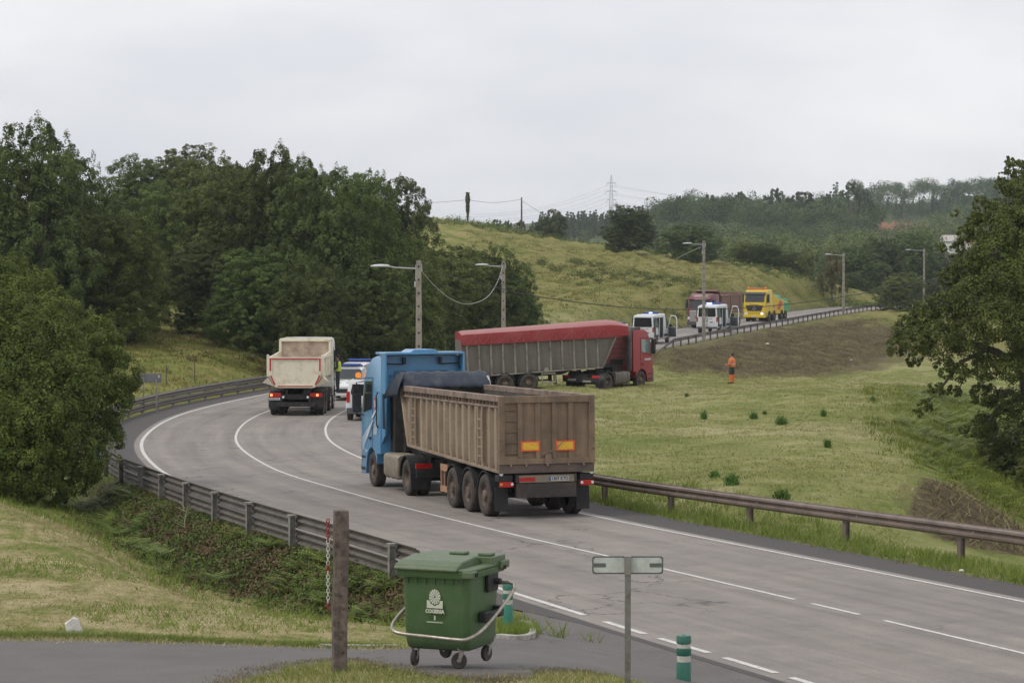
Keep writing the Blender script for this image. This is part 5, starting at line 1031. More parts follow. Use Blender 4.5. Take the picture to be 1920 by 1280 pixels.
# tractor turned left of the trailer
hd = 33.0; invR = RD.rotation_euler.to_matrix().to_4x4(); invR.translation = RD.location; invR = invR.inverted()
tx, ty = kx+math.sin(R(hd))*3.25, ky+math.cos(R(hd))*3.25; tz = -1.68
fx = Vector((math.sin(R(hd)), math.cos(R(hd)), .0)).normalized(); ly = Vector((-math.cos(R(hd)), math.sin(R(hd)), 0)); up = fx.cross(ly)
Mw = Matrix((fx, ly, up)).transposed().to_4x4(); Mw.translation = (tx, ty, tz); XF = invR@Mw
cab(RD, 0, RED, H=3.42, xr=-.95, low=.4, bulge=False, trim=BLK, screen=glassmat('pale_glass', (.16, .22, .2), .12))
b = MB(); b.box(-.98, -.93, -1.1, 1.1, 1.35, 3.2)
for k in range(5): b.box(-1.0, -.97, -.9, .75, 1.75+k*.27, 1.93+k*.27)
part(b, 'cab_back_panel', DRED, RD, bevel=.01)
b = MB(); b.box(-1.01, -.96, -.55, .3, 1.42, 1.7); part(b, 'back_vent', HOLE, RD)
b = MB(); b.tube([(-.75, -1.0, 3.42), (-1.0, -1.05, 3.45), (-1.17, -1.08, 3.3), (-1.2, -1.1, 2.6), (-1.2, -1.1, 1.5), (-1.1, -1.05, 1.1)], [.13, .15, .16, .15, .15, .13], 12); part(b, 'intake_stack', M_('stack', (.05, .05, .05), .6, dirt=(.12, .11, .1), ds=3), RD, smooth=60)
b = MB(); b.box(-.75, .1, -1.1, -.55, 3.38, 3.55); part(b, 'roof_air_box', M_('stack', (.05, .05, .05)), RD, bevel=.04)
b = MB(); b.box(1.02, 1.4, -1.22, 1.22, .35, 1.15); part(b, 'front_bumper', M_('bumper_grey', (.08, .08, .08), .6, dirt=(.14, .12, .1), ds=3), RD, bevel=.04)
ptext('door_lettering', 'TRANS', .16, PLATE, face_M((.62, -1.262, 1.68), (1, 0, 0), (0, 0, 1)), RD, .9, .006) if False else None
b = MB()
for k, (x0, x1) in enumerate(((.28, .36), (.38, .46), (.47, .52), (.66, .74), (.76, .83), (.85, .92), (.94, 1.0))): b.box(x0, x1, -1.262, -1.25, 1.62, 1.74)
b.lathe([(.001, -1.264), (.06, -1.264), (.06, -1.25)], (.59, 0, 1.68), 'y', 14); part(b, 'door_lettering', PLATE, RD)
tractor_rest(RD, 0, 3.7, tankc=M_('tank_grey', (.16, .14, .12), .5, .2, dirt=(.1, .085, .07), ds=3), plate=(.75, .68, '4281 HBN') if False else None)
b = MB(); b.box(-4.8, -4.74, .3, .82, .62, .74); b.box(-4.8, -4.74, -.7, -.15, .55, .66); part(b, 'number_plate', M_('plate_dirty', (.25, .23, .2), .6), RD)
b = MB(); b.tube([(-1.5, -.3, 1.2), (-1.9, 0, 1.7), (-2.6, .1, 1.5), (-3.0, 0, 1.3)], .03, 6); b.tube([(-1.4, .2, 1.2), (-1.8, .4, 1.8), (-2.4, .3, 1.4)], .03, 6); b.box(-2.2, -1.2, -.6, .6, 1.05, 1.35); part(b, 'air_hoses', CHAS, RD)
XF = Matrix.Identity(4)

# ================================================== cream dump truck seen from behind
CREAM = pm('cream_paint', (.70, .64, .50), .6, dirt=(.38, .30, .20), ds=2.2, lo=.5, hi=.85, fine=.06); RUSTY = pm('worn_inner', (.5, .40, .31), .7, dirt=(.22, .15, .12), ds=2, lo=.35, hi=.7)
RTAPE = pm('red_tape', (.42, .02, .025), .5, dirt=(.45, .3, .22), ds=9, lo=.62)
D = root_on('dump_truck', 'cream rear tipping dump truck with red reflective tape seen from behind', 'dump truck', at_x(553, 121.5), 121.5, .6, 7)
b = MB(); ZT, ZB = 2.68, 1.3
for s in (-1, 1):
    b.add([(0, s*1.22, 1.75), (5.2, s*1.22, 1.75), (5.2, s*1.22, ZT+.15), (0, s*1.22, ZT), (0, s*1.14, 1.75), (5.2, s*1.14, 1.75), (5.2, s*1.14, ZT+.15), (0, s*1.14, ZT)], [(0, 1, 2, 3), (4, 7, 6, 5), (3, 2, 6, 7), (0, 4, 5, 1), (0, 3, 7, 4), (1, 5, 6, 2)])
    b.add([(0, s*1.22, 1.75), (5.2, s*1.22, 1.75), (5.2, s*.8, ZB), (0, s*.8, ZB), (0, s*1.14, 1.78), (5.2, s*1.14, 1.78), (5.2, s*.76, ZB+.04), (0, s*.76, ZB+.04)], [(0, 1, 2, 3), (4, 7, 6, 5), (0, 4, 5, 1), (3, 2, 6, 7), (0, 3, 7, 4), (1, 5, 6, 2)])
    b.box(0, 5.2, s*1.2, s*1.27, ZT-.09, ZT+.02)
    for k in range(4): b.box(.5+k*1.35, .62+k*1.35, s*1.215, s*1.26, 1.75, ZT)
b.box(0, 5.2, -.8, .8, ZB-.04, ZB+.04)
bd = part(b, 'dump_body', [CREAM], D, bevel=.01)
b = MB(); b.box(5.1, 5.2, -1.22, 1.22, 1.6, 3.32, 0); part(b, 'front_wall', RUSTY, D)
b = MB(); b.box(5.02, 5.12, -1.24, -1.12, 2.3, 3.36); b.box(5.02, 5.12, 1.12, 1.24, 2.3, 3.36); b.box(5.02, 5.12, -1.24, 1.24, 3.28, 3.38); b.box(5.05, 5.5, -1.2, 1.2, 3.36, 3.42); part(b, 'front_wall_frame', CREAM, D, bevel=.01)
b = MB(); out = [(-1.2, ZT), (1.2, ZT), (1.2, 1.82), (.9, 1.3), (-.9, 1.3), (-1.2, 1.82)]; b.prism(out, 'x', -.1, -.03)
fr = [((-1.2, ZT), (1.2, ZT)), ((1.2, ZT), (1.2, 1.82)), ((1.2, 1.82), (.9, 1.3)), ((.9, 1.3), (-.9, 1.3)), ((-.9, 1.3), (-1.2, 1.82)), ((-1.2, 1.82), (-1.2, ZT))]
inn = [(-1.06, ZT-.12), (1.06, ZT-.12), (1.06, 1.86), (.82, 1.42), (-.82, 1.42), (-1.06, 1.86)]
for k in range(6): b.prism([out[k], out[(k+1) % 6], inn[(k+1) % 6], inn[k]], 'x', -.15, -.1)
for y in (-1.25, 1.25): b.box(-.12, .0, y-.05, y+.05, 1.8, ZT+.12)
gt = part(b, 'tailgate', CREAM, D, bevel=.012)
b = MB()
def tape(p, q, w=.075):
    p, q = Vector((0, *p)), Vector((0, *q)); d = (q-p).normalized(); n = Vector((0, -d.z, d.y))*w/2; b.add([p-n+Vector((-.154, 0, 0)), q-n+Vector((-.154, 0, 0)), q+n+Vector((-.154, 0, 0)), p+n+Vector((-.154, 0, 0))], [(0, 1, 2, 3)])
tape((-1.08, ZT-.07), (1.08, ZT-.07), .055); tape((1.13, ZT-.05), (1.13, 2.05)); tape((-1.13, ZT-.05), (-1.13, 2.05)); tape((1.12, 1.84), (.92, 1.42)); tape((-1.12, 1.84), (-.92, 1.42)); tape((-.8, 1.36), (.8, 1.36), .045)
part(b, 'reflective_tape', RTAPE, gt, M=Matrix.Identity(4))
b = MB()
for s in (-1, 1):
    b.add([(-.1, s*.95, 1.35), (-.1, s*1.24, 1.78), (1.1, s*1.24, 1.78), (1.1, s*.85, 1.3), (.5, s*1.55, 1.5)], [(0, 1, 4), (1, 2, 4), (2, 3, 4), (3, 0, 4)])
part(b, 'side_wing', CREAM, D)
m = MB()
for s in (-1, 1): m.box(.1, 8.3, s*.36, s*.46, .85, 1.2)
m.box(.1, .3, -1.1, 1.1, .75, .98); m.box(-.05, .08, -.9, .9, .42, .62); m.box(.0, .1, -.7, -.6, .6, .9); m.box(0, .1, .6, .7, .6, .9)
for x in (1.1, 2.45, 5.0, 6.9): m.tube([(x, -.9, .52), (x, .9, .52)], .1, 8)
m.box(3.2, 4.3, -1.15, 1.15, .5, 1.15); m.box(.5, 5, -.6, .6, 1.18, 1.3); part(m, 'chassis', CHAS, D, bevel=.01)
for x, du in ((1.1, True), (2.45, True), (5.0, False), (6.9, False)):
    for s in (-1, 1): wheel(D, x, s*1.08, .52, .29, RIMS if x > 4 else RIMB, dual=du, out=s, front=not du); mudguard(D, x, s*.72, s*1.24, .52, BLK, 5, 175, flap=.25 if x == 1.1 else 0)
for s in (-1, 1):
    b = MB(); b.box(.02, .1, s*.66, s*1.22, .86, 1.04); l = part(b, 'tail_lamp', REDL, D, bevel=.01); q = MB(); q.tube([(.02, s*(1.1 if s > 0 else 1.0), .95), (-.01, s*(1.1 if s > 0 else 1.0), .95)], .06, 12); part(q, 'lit_lens', LITR, l, M=Matrix.Identity(4))
    b = MB(); b.box(.12, .16, s*.7, s*1.24, .36, .86); part(b, 'mud_flap', BLK, D); q = MB(); q.tube([(.05, s*.56, .86), (0, s*.56, .86)], .06, 8); part(q, 'work_lamp', WHL, D)
b = MB(); b.box(.0, .02, .7, 1.2, .72, .83, 0); 
for k in range(7): b.box(-.004, .0, .76+k*.06, .79+k*.06, .745, .805, 1)
part(b, 'number_plate', [PLATE, INK], D)
cab(D, 6.9, pm('white_cab', (.62, .62, .6), .4, dirt=(.4, .36, .3), ds=3), H=3.45, xr=-.7, bulge=False, W=1.24)

# ================================================== cars and vans: lofted shells
def shell(root, st, paint, glass, gl_side, gl_top, W, name='body', smooth=40):
    """st: (x, zbottom, zbelt, ztop, w, wroof). gl_side / gl_top: station intervals that are glass"""
    rings = []
    for x, zb, zl, zt, w_, wr in st:
        h = [(w_*.86, zb), (w_, zb+.16*(zl-zb)+.03), (w_*1.0, zb+.6*(zl-zb)), (w_*.97, zl), (wr, zt-.07*(zt > zl+.2)), (wr*.86, zt)]
        rings.append([(x, y, z) for y, z in h]+[(x, -y, z) for y, z in h[::-1]])
    B, G = MB(), MB(); n = 12
    vs = [p for r_ in rings for p in r_]; fb, fg = [], []
    for i in range(len(rings)-1):
        for k in range(n):
            f = (i*n+k, i*n+(k+1) % n, (i+1)*n+(k+1) % n, (i+1)*n+k)
            side = k in (3, 7); top = k in (4, 5, 6)
            if (side and i in gl_side) or (top and i in gl_top) or (k in (4, 6) and i in gl_top): fg.append(f)
            else: fb.append(f)
    fb += [tuple(range(n-1, -1, -1)), tuple(range((len(rings)-1)*n, len(rings)*n))]
    def sub(MBo, fl):
        ix = sorted({i for f in fl for i in f}); mp_ = {a: b for b, a in enumerate(ix)}; MBo.add([vs[i] for i in ix], [tuple(mp_[i] for i in f) for f in fl])
    sub(B, fb); sub(G, fg) if fg else None; o = part(B, name, paint, root, smooth=smooth)
    if fg: part(G, 'windows', glass, root, smooth=20)
    return o
WHITE = pm('white_paint', (.66, .67, .68), .3, dirt=(.4, .38, .35), ds=2, lo=.55, hi=1, fine=.03, coat=.3, low=(.2, .7))
GREEN = pm('dark_green_band', (.02, .05, .042), .4); GREYP = pm('grey_plastic', (.07, .07, .072), .6)
DARKC = pm('dark_car_paint', (.05, .045, .05), .3, coat=.4)
def lightbar(root, x, z, w=1.2, lit=None, d=.28):
    b = MB(); b.box(x-d/2, x+d/2, -w/2, w/2, z+.04, z+.14, 0); b.box(x-d/2+.03, x+d/2-.03, -w/2+.05, w/2-.05, z, z+.04, 1)
    o = part(b, 'light_bar', [pm('blue_lens', (.03, .08, .35), .2), BLK], root, bevel=.03)
    if lit is not None: q = MB(); q.box(x-d/2-.012, x-d/2+.03, lit[0]-.05, lit[1]+.05, z+.04, z+.13); part(q, 'lit_lamp', LITB, o, M=Matrix.Identity(4))
# white police SUV facing the camera
SUVST = [(-2.2, .45, .95, 1.0, .78, .6), (-2.12, .33, 1.05, 1.25, .88, .66), (-1.8, .28, 1.05, 1.58, .92, .66), (-1.0, .25, 1.02, 1.66, .93, .68), (-.2, .25, 1.0, 1.67, .93, .69), (.35, .25, 1.0, 1.58, .93, .66), (1.05, .25, 1.0, 1.06, .93, .76), (1.7, .27, .95, .97, .92, .72), (2.1, .3, .82, .84, .84, .62), (2.22, .35, .7, .72, .7, .5)]
def suv(label, x, y, hd_, paint, police=True, cat='police car'):
    o = root_on('police_car' if police else 'car', label, cat, x, y, hd_, 3); 
    shell(o, SUVST, paint, GLS, (2, 3, 4, 5), (1, 5), .92)
    for xx in (-1.35, 1.38):
        for s in (-1, 1): wheel(o, xx, s*.8, .34, .23, RIMS, out=s)
    for s in (-1, 1):
        b = MB(); b.box(-2.19, -2.05, s*.62, s*.86, .9, 1.12); part(b, 'tail_lamp', REDL, o, bevel=.02)
        b = MB(); b.prism([(s*.42, .72), (s*.5, .82), (s*.84, .9), (s*.8, .74)], 'x', 1.9, 2.16); part(b, 'headlamp', pm('headlamp_glass', (.25, .26, .28), .1), o, bevel=.01)
        b = MB(); b.box(.62, .78, s*.95, s*1.14, 1.0, 1.16); part(b, 'mirror', paint, o, bevel=.03)
    b = MB(); b.box(2.17, 2.27, -.5, .5, .42, .62); part(b, 'grille', BLK, o, bevel=.02)
    b = MB(); b.box(2.1, 2.26, -.7, .7, .25, .36); part(b, 'bumper', paint, o, bevel=.03)
    b = MB(); b.box(-2.26, -2.1, -.8, .8, .35, .6); part(b, 'rear_bumper', GREYP, o, bevel=.03)
    return o
P1 = suv('white police car with dark roof bar, front towards the viewer, beside the dump truck', at_x(662, 139)-.2, 139.2, 184, WHITE)
lightbar(P1, -.1, 1.70, 1.15); b = MB(); b.add([(1.0, .1, 1.085), (1.9, .05, .925), (1.9, .3, .925), (1.0, .4, 1.08)], [(0, 1, 2, 3)]); b.add([(1.0, -.5, 1.08), (1.9, -.45, .925), (1.9, -.2, .925), (1.0, -.15, 1.085)], [(0, 1, 2, 3)]); part(b, 'bonnet_stripe', pm('reflex_green', (.22, .32, .12), .4), P1)
P2 = suv('police car with blue light bar and dark windows, seen behind the front facing one', at_x(676, 149), 148.5, 12, WHITE)
lightbar(P2, -.1, 1.7, 1.25); b = MB(); b.box(-1.95, 1.6, -.945, -.93, .55, .85); b.box(-1.95, 1.6, .93, .945, .55, .85); part(b, 'side_band', GREEN, P2)
# small white van, rear to the camera, amber lamps on its roof
VST = [(-2.2, .42, 1.0, 1.72, .8, .68), (-2.15, .32, 1.02, 1.8, .9, .76), (-1.6, .27, 1.02, 1.84, .92, .78), (-.2, .25, 1.02, 1.84, .92, .78), (.45, .25, 1.02, 1.76, .92, .75), (1.1, .25, 1.05, 1.12, .92, .78), (1.8, .27, .98, 1.0, .9, .74), (2.15, .32, .8, .82, .84, .6)]
V = root_on('small_van', 'small white van seen from behind with two amber roof lamps', 'van', at_x(688, 119)+.2, 119.3, 4, 3)
shell(V, VST, WHITE, GLS, (3, 4), (4,), .92)
for xx in (-1.4, 1.4):
    for s in (-1, 1): wheel(V, xx, s*.8, .33, .22, RIMS, out=s)
b = MB(); b.prism([(-.62, 1.12), (.62, 1.12), (.68, 1.25), (.6, 1.62), (-.6, 1.62), (-.68, 1.25)], 'x', -2.21, -2.15); part(b, 'rear_window', GLS2, V, bevel=.01)
for s in (-1, 1):
    b = MB(); b.box(-2.23, -2.1, s*.72, s*.87, .82, 1.3); part(b, 'tail_lamp', REDL, V, bevel=.02)
    q = MB(); q.tube([(-1.7, .2+s*.2, 2.0), (-1.76, .2+s*.2, 2.0)], .13, 20); q.box(-1.72, -1.68, .2+s*.2-.02, .2+s*.2+.02, 1.84, 1.92); part(q, 'amber_lamp', LITA, V)
b = MB(); b.box(-2.28, -2.08, -.86, .86, .3, .58); part(b, 'rear_bumper', GREYP, V, bevel=.03)
numplate(V, -2.235, .0, .72, '0451 LKM') if False else None
b = MB(); b.box(-2.235, -2.215, .05, .45, .66, .76, 0); b.box(-2.24, -2.235, .3, .42, .67, .75, 1); part(b, 'number_plate', [PLATE, PBLU], V)
b = MB(); b.box(-1.8, -1.5, -.6, .6, 1.84, 1.87); part(b, 'roof_rack', BLK, V)
# white and green police vans with their doors open
PST = [(-2.9, .55, 1.35, 2.45, .93, .80), (-2.85, .45, 1.35, 2.55, .98, .84), (-2.0, .38, 1.35, 2.6, .99, .86), (1.3, .36, 1.3, 2.6, .99, .86), (1.9, .36, 1.28, 2.4, .99, .82), (2.65, .36, 1.25, 1.36, .98, .78), (3.1, .38, 1.0, 1.05, .94, .7), (3.25, .42, .8, .82, .82, .6)]
def pvan(label, x, y, hd_, split, lit):
    o = root_on('police_van', label, 'police van', x, y, hd_, 4, 'police vans')
    shell(o, PST, WHITE, GLS, (3, 4), (4,), 1)
    for s in (-1, 1):
        b = MB(); b.box(-2.8, -2.3, s*.965, s*1.0, .6, 2.35); b.box(-1.36, -1.2, s*.965, s*1.0, .8, 2.35); b.box(-2.75, 2.0, s*.98, s*1.0, .62, .82); part(b, 'green_band', GREEN, o)
        b = MB(); b.add([(-2.3, s*.985, 1.45), (-1.4, s*.985, 1.45), (-1.4, s*.9, 2.3), (-2.3, s*.9, 2.3)], [(0, 1, 2, 3)]); b.add([(-2.3, s*.95, 1.45), (-1.4, s*.95, 1.45), (-1.4, s*.87, 2.3), (-2.3, s*.87, 2.3)], [(0, 1, 2, 3)]); part(b, 'side_window', GLS2, o)
        for xx in (-1.9, 1.95): wheel(o, xx, s*.88, .35, .25, RIMS, out=s)
        b = MB(); b.box(-2.94, -2.8, s*.84, s*.96, 1.05, 1.5); part(b, 'tail_lamp', REDL, o, bevel=.02)
    ws = ((-.8, -.04), (.04, .8)) if split else ((-.8, .8),)
    for a, c_ in ws: b = MB(); b.prism([(a, 1.62), (a+.06, 1.52), (c_-.06, 1.52), (c_, 1.62), (c_*.93 if c_ > .1 else c_, 2.35), (a*.93 if a < -.1 else a, 2.35)], 'x', -2.925, -2.86); part(b, 'rear_window', GLS2, o, bevel=.01)
    if split: b = MB(); b.box(-2.93, -2.9, -.02, .02, .5, 2.45); part(b, 'door_seam', GREEN, o)
    q = text_obj('van_lettering', 'GUARDIA CIVIL', .15, GREEN, face_M((-2.915, 0, 1.33), (0, -1, 0), (0, 0, 1)), o, 1.0)
    b = MB(); b.box(-2.918, -2.905, -.55, -.25, .98, 1.06); b.box(-2.918, -2.905, -.1, .1, 1.12, 1.17); b.box(-2.918, -2.905, .2, .5, .98, 1.03); part(b, 'rear_marks', GREEN, o)
    b = MB(); b.box(-3.0, -2.85, -.9, .9, .42, .6); part(b, 'rear_bumper', GREYP, o, bevel=.03)
    b = MB(); b.box(-1.25, .1, -1.0, -.8, .55, 2.3); part(b, 'door_opening', HOLE, o)        # sliding side door pushed back, dark cabin
    for xa in (-1.3, .05): b = MB(); b.box(xa, xa+.08, -1.04, -.98, .5, 2.4); part(b, 'door_pillar', WHITE, o)
    # front side door swung open on the right hand side
    hx, hy = 1.75, -1.0; a = R(62); dx, dy = -math.cos(a), -math.sin(a); L_ = 1.05
    def dp(u, z, t=0): return (hx+dx*u*L_+dy*t, hy+dy*u*L_-dx*t, z)
    b = MB(); outl = [(0, .5), (1, .5), (1.0, 2.05), (.86, 2.38), (.35, 2.42), (0, 1.45)]; inl = [(.1, 1.42), (.92, 1.42), (.92, 2.0), (.8, 2.28), (.4, 2.32)]
    n = len(outl); 
    low_ = [(0, .5), (1, .5), (1, 1.4), (0, 1.4)]
    for pl, mi in ((low_, 0),): b.add([dp(u, z, -.03) for u, z in pl]+[dp(u, z, .03) for u, z in pl], [(0, 1, 2, 3), (7, 6, 5, 4), (0, 4, 5, 1), (1, 5, 6, 2), (2, 6, 7, 3), (3, 7, 4, 0)], mi)
    for u0, z0, u1, z1 in ((0, 1.4, .35, 2.42), (.35, 2.42, .86, 2.38), (.86, 2.38, 1, 2.05), (1, 2.05, 1, 1.4)): b.tube([dp(u0, z0), dp(u1, z1)], .045, 6)
    dr = part(b, 'front_door', WHITE, o); b = MB(); b.add([dp(.06, .56, .035), dp(.94, .56, .035), dp(.94, 1.38, .035), dp(.06, 1.38, .035)], [(0, 1, 2, 3)]); b.add([dp(.06, .56, -.035), dp(.94, .56, -.035), dp(.94, 1.38, -.035), dp(.06, 1.38, -.035)], [(0, 1, 2, 3)]); part(b, 'door_lining', GREYP, dr, M=Matrix.Identity(4))
    b = MB(); b.box(hx+.3, hx+.5, -1.25, -1.02, 1.3, 1.65); part(b, 'mirror', BLK, o, bevel=.02)
    lightbar(o, -.2, 2.62, 1.35, lit, .35)
    return o
v1 = pvan('police van with single wide rear window, nearest the jackknifed lorry', at_x(1215, 240.5)+.5, 243.4, 18, False, (-.1, .1))
v2 = pvan('police van with split rear doors standing beside the maroon truck', at_x(1323, 271)+1.15, 273.8, 18, True, (.2, .6))
v1.scale = (1.05, 1.05, 1.03); v2.scale = (1.12, 1.14, 1.1)
# partly hidden police car left of the first van
P3 = suv('police car roof with green light bar showing above the red cab', at_x(1158, 246), 246, 200, WHITE); lightbar(P3, -.1, 1.7, 1.5)

# ================================================== maroon truck and yellow recovery truck on the far road
MAR = pm('maroon_paint', (.16, .02, .028), .35, dirt=(.12, .07, .06), ds=2); CHR = pm('grille_silver', (.42, .42, .43), .35, .5); MBRN = pm('maroon_brown_body', (.19, .10, .075), .65, dirt=(.12, .075, .06), ds=1.5)
S = root_on('tipper_truck', 'maroon truck with silver grille and brown tipping body facing the viewer', 'truck', at_x(1322, 285)+.1, 287.5, 207, 6); S.scale = (1.12, 1.08, 1.08)
cab(S, 0, MAR, H=3.45, xr=-.95, bulge=False, visor=MAR, low=.5)
b = MB()
for k in range(6): b.box(1.38, 1.47, -.85, .85, .72+k*.18, .82+k*.18)
b.box(1.36, 1.42, -.95, .95, .65, 1.78); gr = part(b, 'grille', CHR, S, bevel=.01)
for s in (-1, 1): b = MB(); b.box(1.2, 1.42, s*.86, s*1.16, .85, 1.15); part(b, 'headlamp', WHL, S, bevel=.04)
b = MB(); b.box(1.1, 1.5, -1.2, 1.2, .32, .68); part(b, 'front_bumper', GREYP, S, bevel=.05)
b = MB(); b.box(1.24, 1.28, -.75, .75, 2.68, 2.82) if False else None
for k in range(7): b.box(1.262, 1.275, -.5+k*.15, -.4+k*.15, 2.86, 2.95)
part(b, 'visor_lettering', PLATE, S)
b = MB(); b.box(-6.6, -1.3, -1.24, 1.24, 1.5, 3.2); b.prism([(-1.3, 3.2), (-1.1, 3.75), (-.3, 3.8), (-.2, 3.66), (-1.0, 3.5), (-1.3, 3.0)], 'y', -1.24, 1.24); b.prism([(-6.7, 1.5), (-6.5, 1.4), (-6.5, 3.5), (-6.9, 3.5)], 'y', -1.26, 1.26)
for s in (-1, 1):
    for k in range(3): b.box(-6.2+k*2.3, -6.0+k*2.3, s*1.24, s*1.29, 1.5, 3.2)
    b.box(-6.6, -1.3, s*1.22, s*1.3, 3.1, 3.25)
part(b, 'tipping_body', MBRN, S, bevel=.01)
b = MB(); b.box(-6.6, 1, -.45, .45, .7, 1.3); b.box(-3, -1.3, -1.1, 1.1, .5, 1.1); part(b, 'chassis', CHAS, S)
for x in (0, -1.7, -4.6, -5.95):
    for s in (-1, 1): wheel(S, x, s*1.06, .52, .3, RIMS, out=s, front=True)
YP = pm('yellow_paint', (.62, .43, .02), .35, dirt=(.45, .3, .05), ds=2, lo=.6, hi=1); GP = pm('green_paint', (.05, .32, .17), .45); RP = pm('decal_red', (.5, .07, .04), .45)
Yt = root_on('recovery_truck', 'yellow heavy recovery truck with green rear gear facing the viewer', 'recovery truck', at_x(1412, 310)+.9, 313, 205, 6); Yt.scale = (.95, 1.12, 1.12)
cab(Yt, 0, YP, H=3.32, xr=-1.1, bulge=False, low=.5, visor=M_('visor_grey', (.06, .06, .065), .5))
b = MB(); b.prism([(-.75, 1.1), (-.95, 1.7), (.95, 1.7), (.75, 1.1)], 'x', 1.37, 1.45); part(b, 'grille', BLK, Yt, bevel=.01)
b = MB()   # round three pointed emblem
n = 24
for k in range(n): a0, a1 = 2*math.pi*k/n, 2*math.pi*(k+1)/n; b.add([(1.47, .2*math.cos(a0), 1.4+.2*math.sin(a0)), (1.47, .2*math.cos(a1), 1.4+.2*math.sin(a1)), (1.47, .165*math.cos(a1), 1.4+.165*math.sin(a1)), (1.47, .165*math.cos(a0), 1.4+.165*math.sin(a0))], [(0, 1, 2, 3)])
for a in (90, 210, 330): c_, s_ = math.cos(R(a)), math.sin(R(a)); b.add([(1.47, .18*c_, 1.4+.18*s_), (1.47, .03*-s_, 1.4+.03*c_), (1.47, -.03*-s_, 1.4-.03*c_)], [(0, 1, 2)])
part(b, 'emblem', CHR, Yt)
for s in (-1, 1): b = MB(); b.box(1.2, 1.46, s*.7, s*1.12, .72, .98); h_ = part(b, 'headlamp', WHL, Yt, bevel=.05); q = MB(); q.tube([(1.45, s*.85, .85), (1.475, s*.85, .85)], .09, 12); part(q, 'lit_lens', LITW, h_, M=Matrix.Identity(4)) if s > 0 else None
b = MB(); b.box(1.0, 1.5, -1.22, 1.22, .42, .72); b.box(1.0, 1.47, -1.22, 1.22, .98, 1.1); part(b, 'front_bumper', YP, Yt, bevel=.05)
b = MB(); b.box(1.5, 1.52, -.25, .27, .5, .61); part(b, 'number_plate', PLATE, Yt)
b = MB()
for k in range(5): b.box(1.43, 1.445, -.55+k*.22, -.4+k*.22, 1.78-.02*k, 1.84-.02*k)
part(b, 'front_lettering', INK, Yt)
b = MB(); b.box(.2, .5, -1.0, 1.0, 3.36, 3.5); lb = part(b, 'beacon_bar', pm('orange_bar', (.6, .13, .05), .4), Yt, bevel=.03); q = MB(); q.tube([(.4, -.95, 3.5), (.4, -.95, 3.62)], .08, 10); q.tube([(.4, .95, 3.5), (.4, .95, 3.62)], .08, 10); part(q, 'beacon', LITA, lb, M=Matrix.Identity(4))
b = MB(); b.prism([(-1.2, .75), (-1.2, 2.9), (-2.6, 2.55), (-4.2, 2.3), (-7.2, 1.9), (-7.2, .75)], 'y', -1.22, 1.22); part(b, 'bodywork', YP, Yt, bevel=.03)
b = MB()
for s in (-1, 1):
    yy = s*1.223; b.add([(-2.8, yy, 1.3), (-3.9, yy, 2.2), (-5.2, yy, 1.9), (-4.0, yy, 1.2), (-5.0, yy, .95)], [(0, 1, 2, 3, 4)])
    for k in range(5): b.add([(-1.5-k*.16, yy, 1.35), (-1.58-k*.16, yy, 1.35), (-1.62-k*.16, yy, 1.75-.03*k), (-1.54-k*.16, yy, 1.8-.03*k)], [(0, 1, 2, 3)])
part(b, 'red_decal', RP, Yt)
b = MB(); b.prism([(-7.3, .8), (-5.6, 1.1), (-5.4, 1.95), (-7.3, 1.9)], 'y', -1.24, 1.24); b.box(-4.2, -2.6, -.45, .45, 2.35, 2.85); b.tube([(-2.6, 0, 2.7), (-7.5, 0, 2.35)], .28, 8); b.box(-7.4, -6.2, -1.1, 1.1, 1.9, 2.3); part(b, 'lifting_boom', GP, Yt, bevel=.03)
b = MB(); b.box(-7.2, 1, -.45, .45, .6, 1.0); part(b, 'chassis', CHAS, Yt)
for x in (0, -1.85, -4.7, -6.05):
    for s in (-1, 1): wheel(Yt, x, s*1.08, .52, .3, RIMS, out=s, front=True); b = MB(); b.lathe([(.001, 0), (.62, 0)], (x, s*1.226, .55), 'y', 20); part(b, 'wheel_arch', HOLE, Yt)
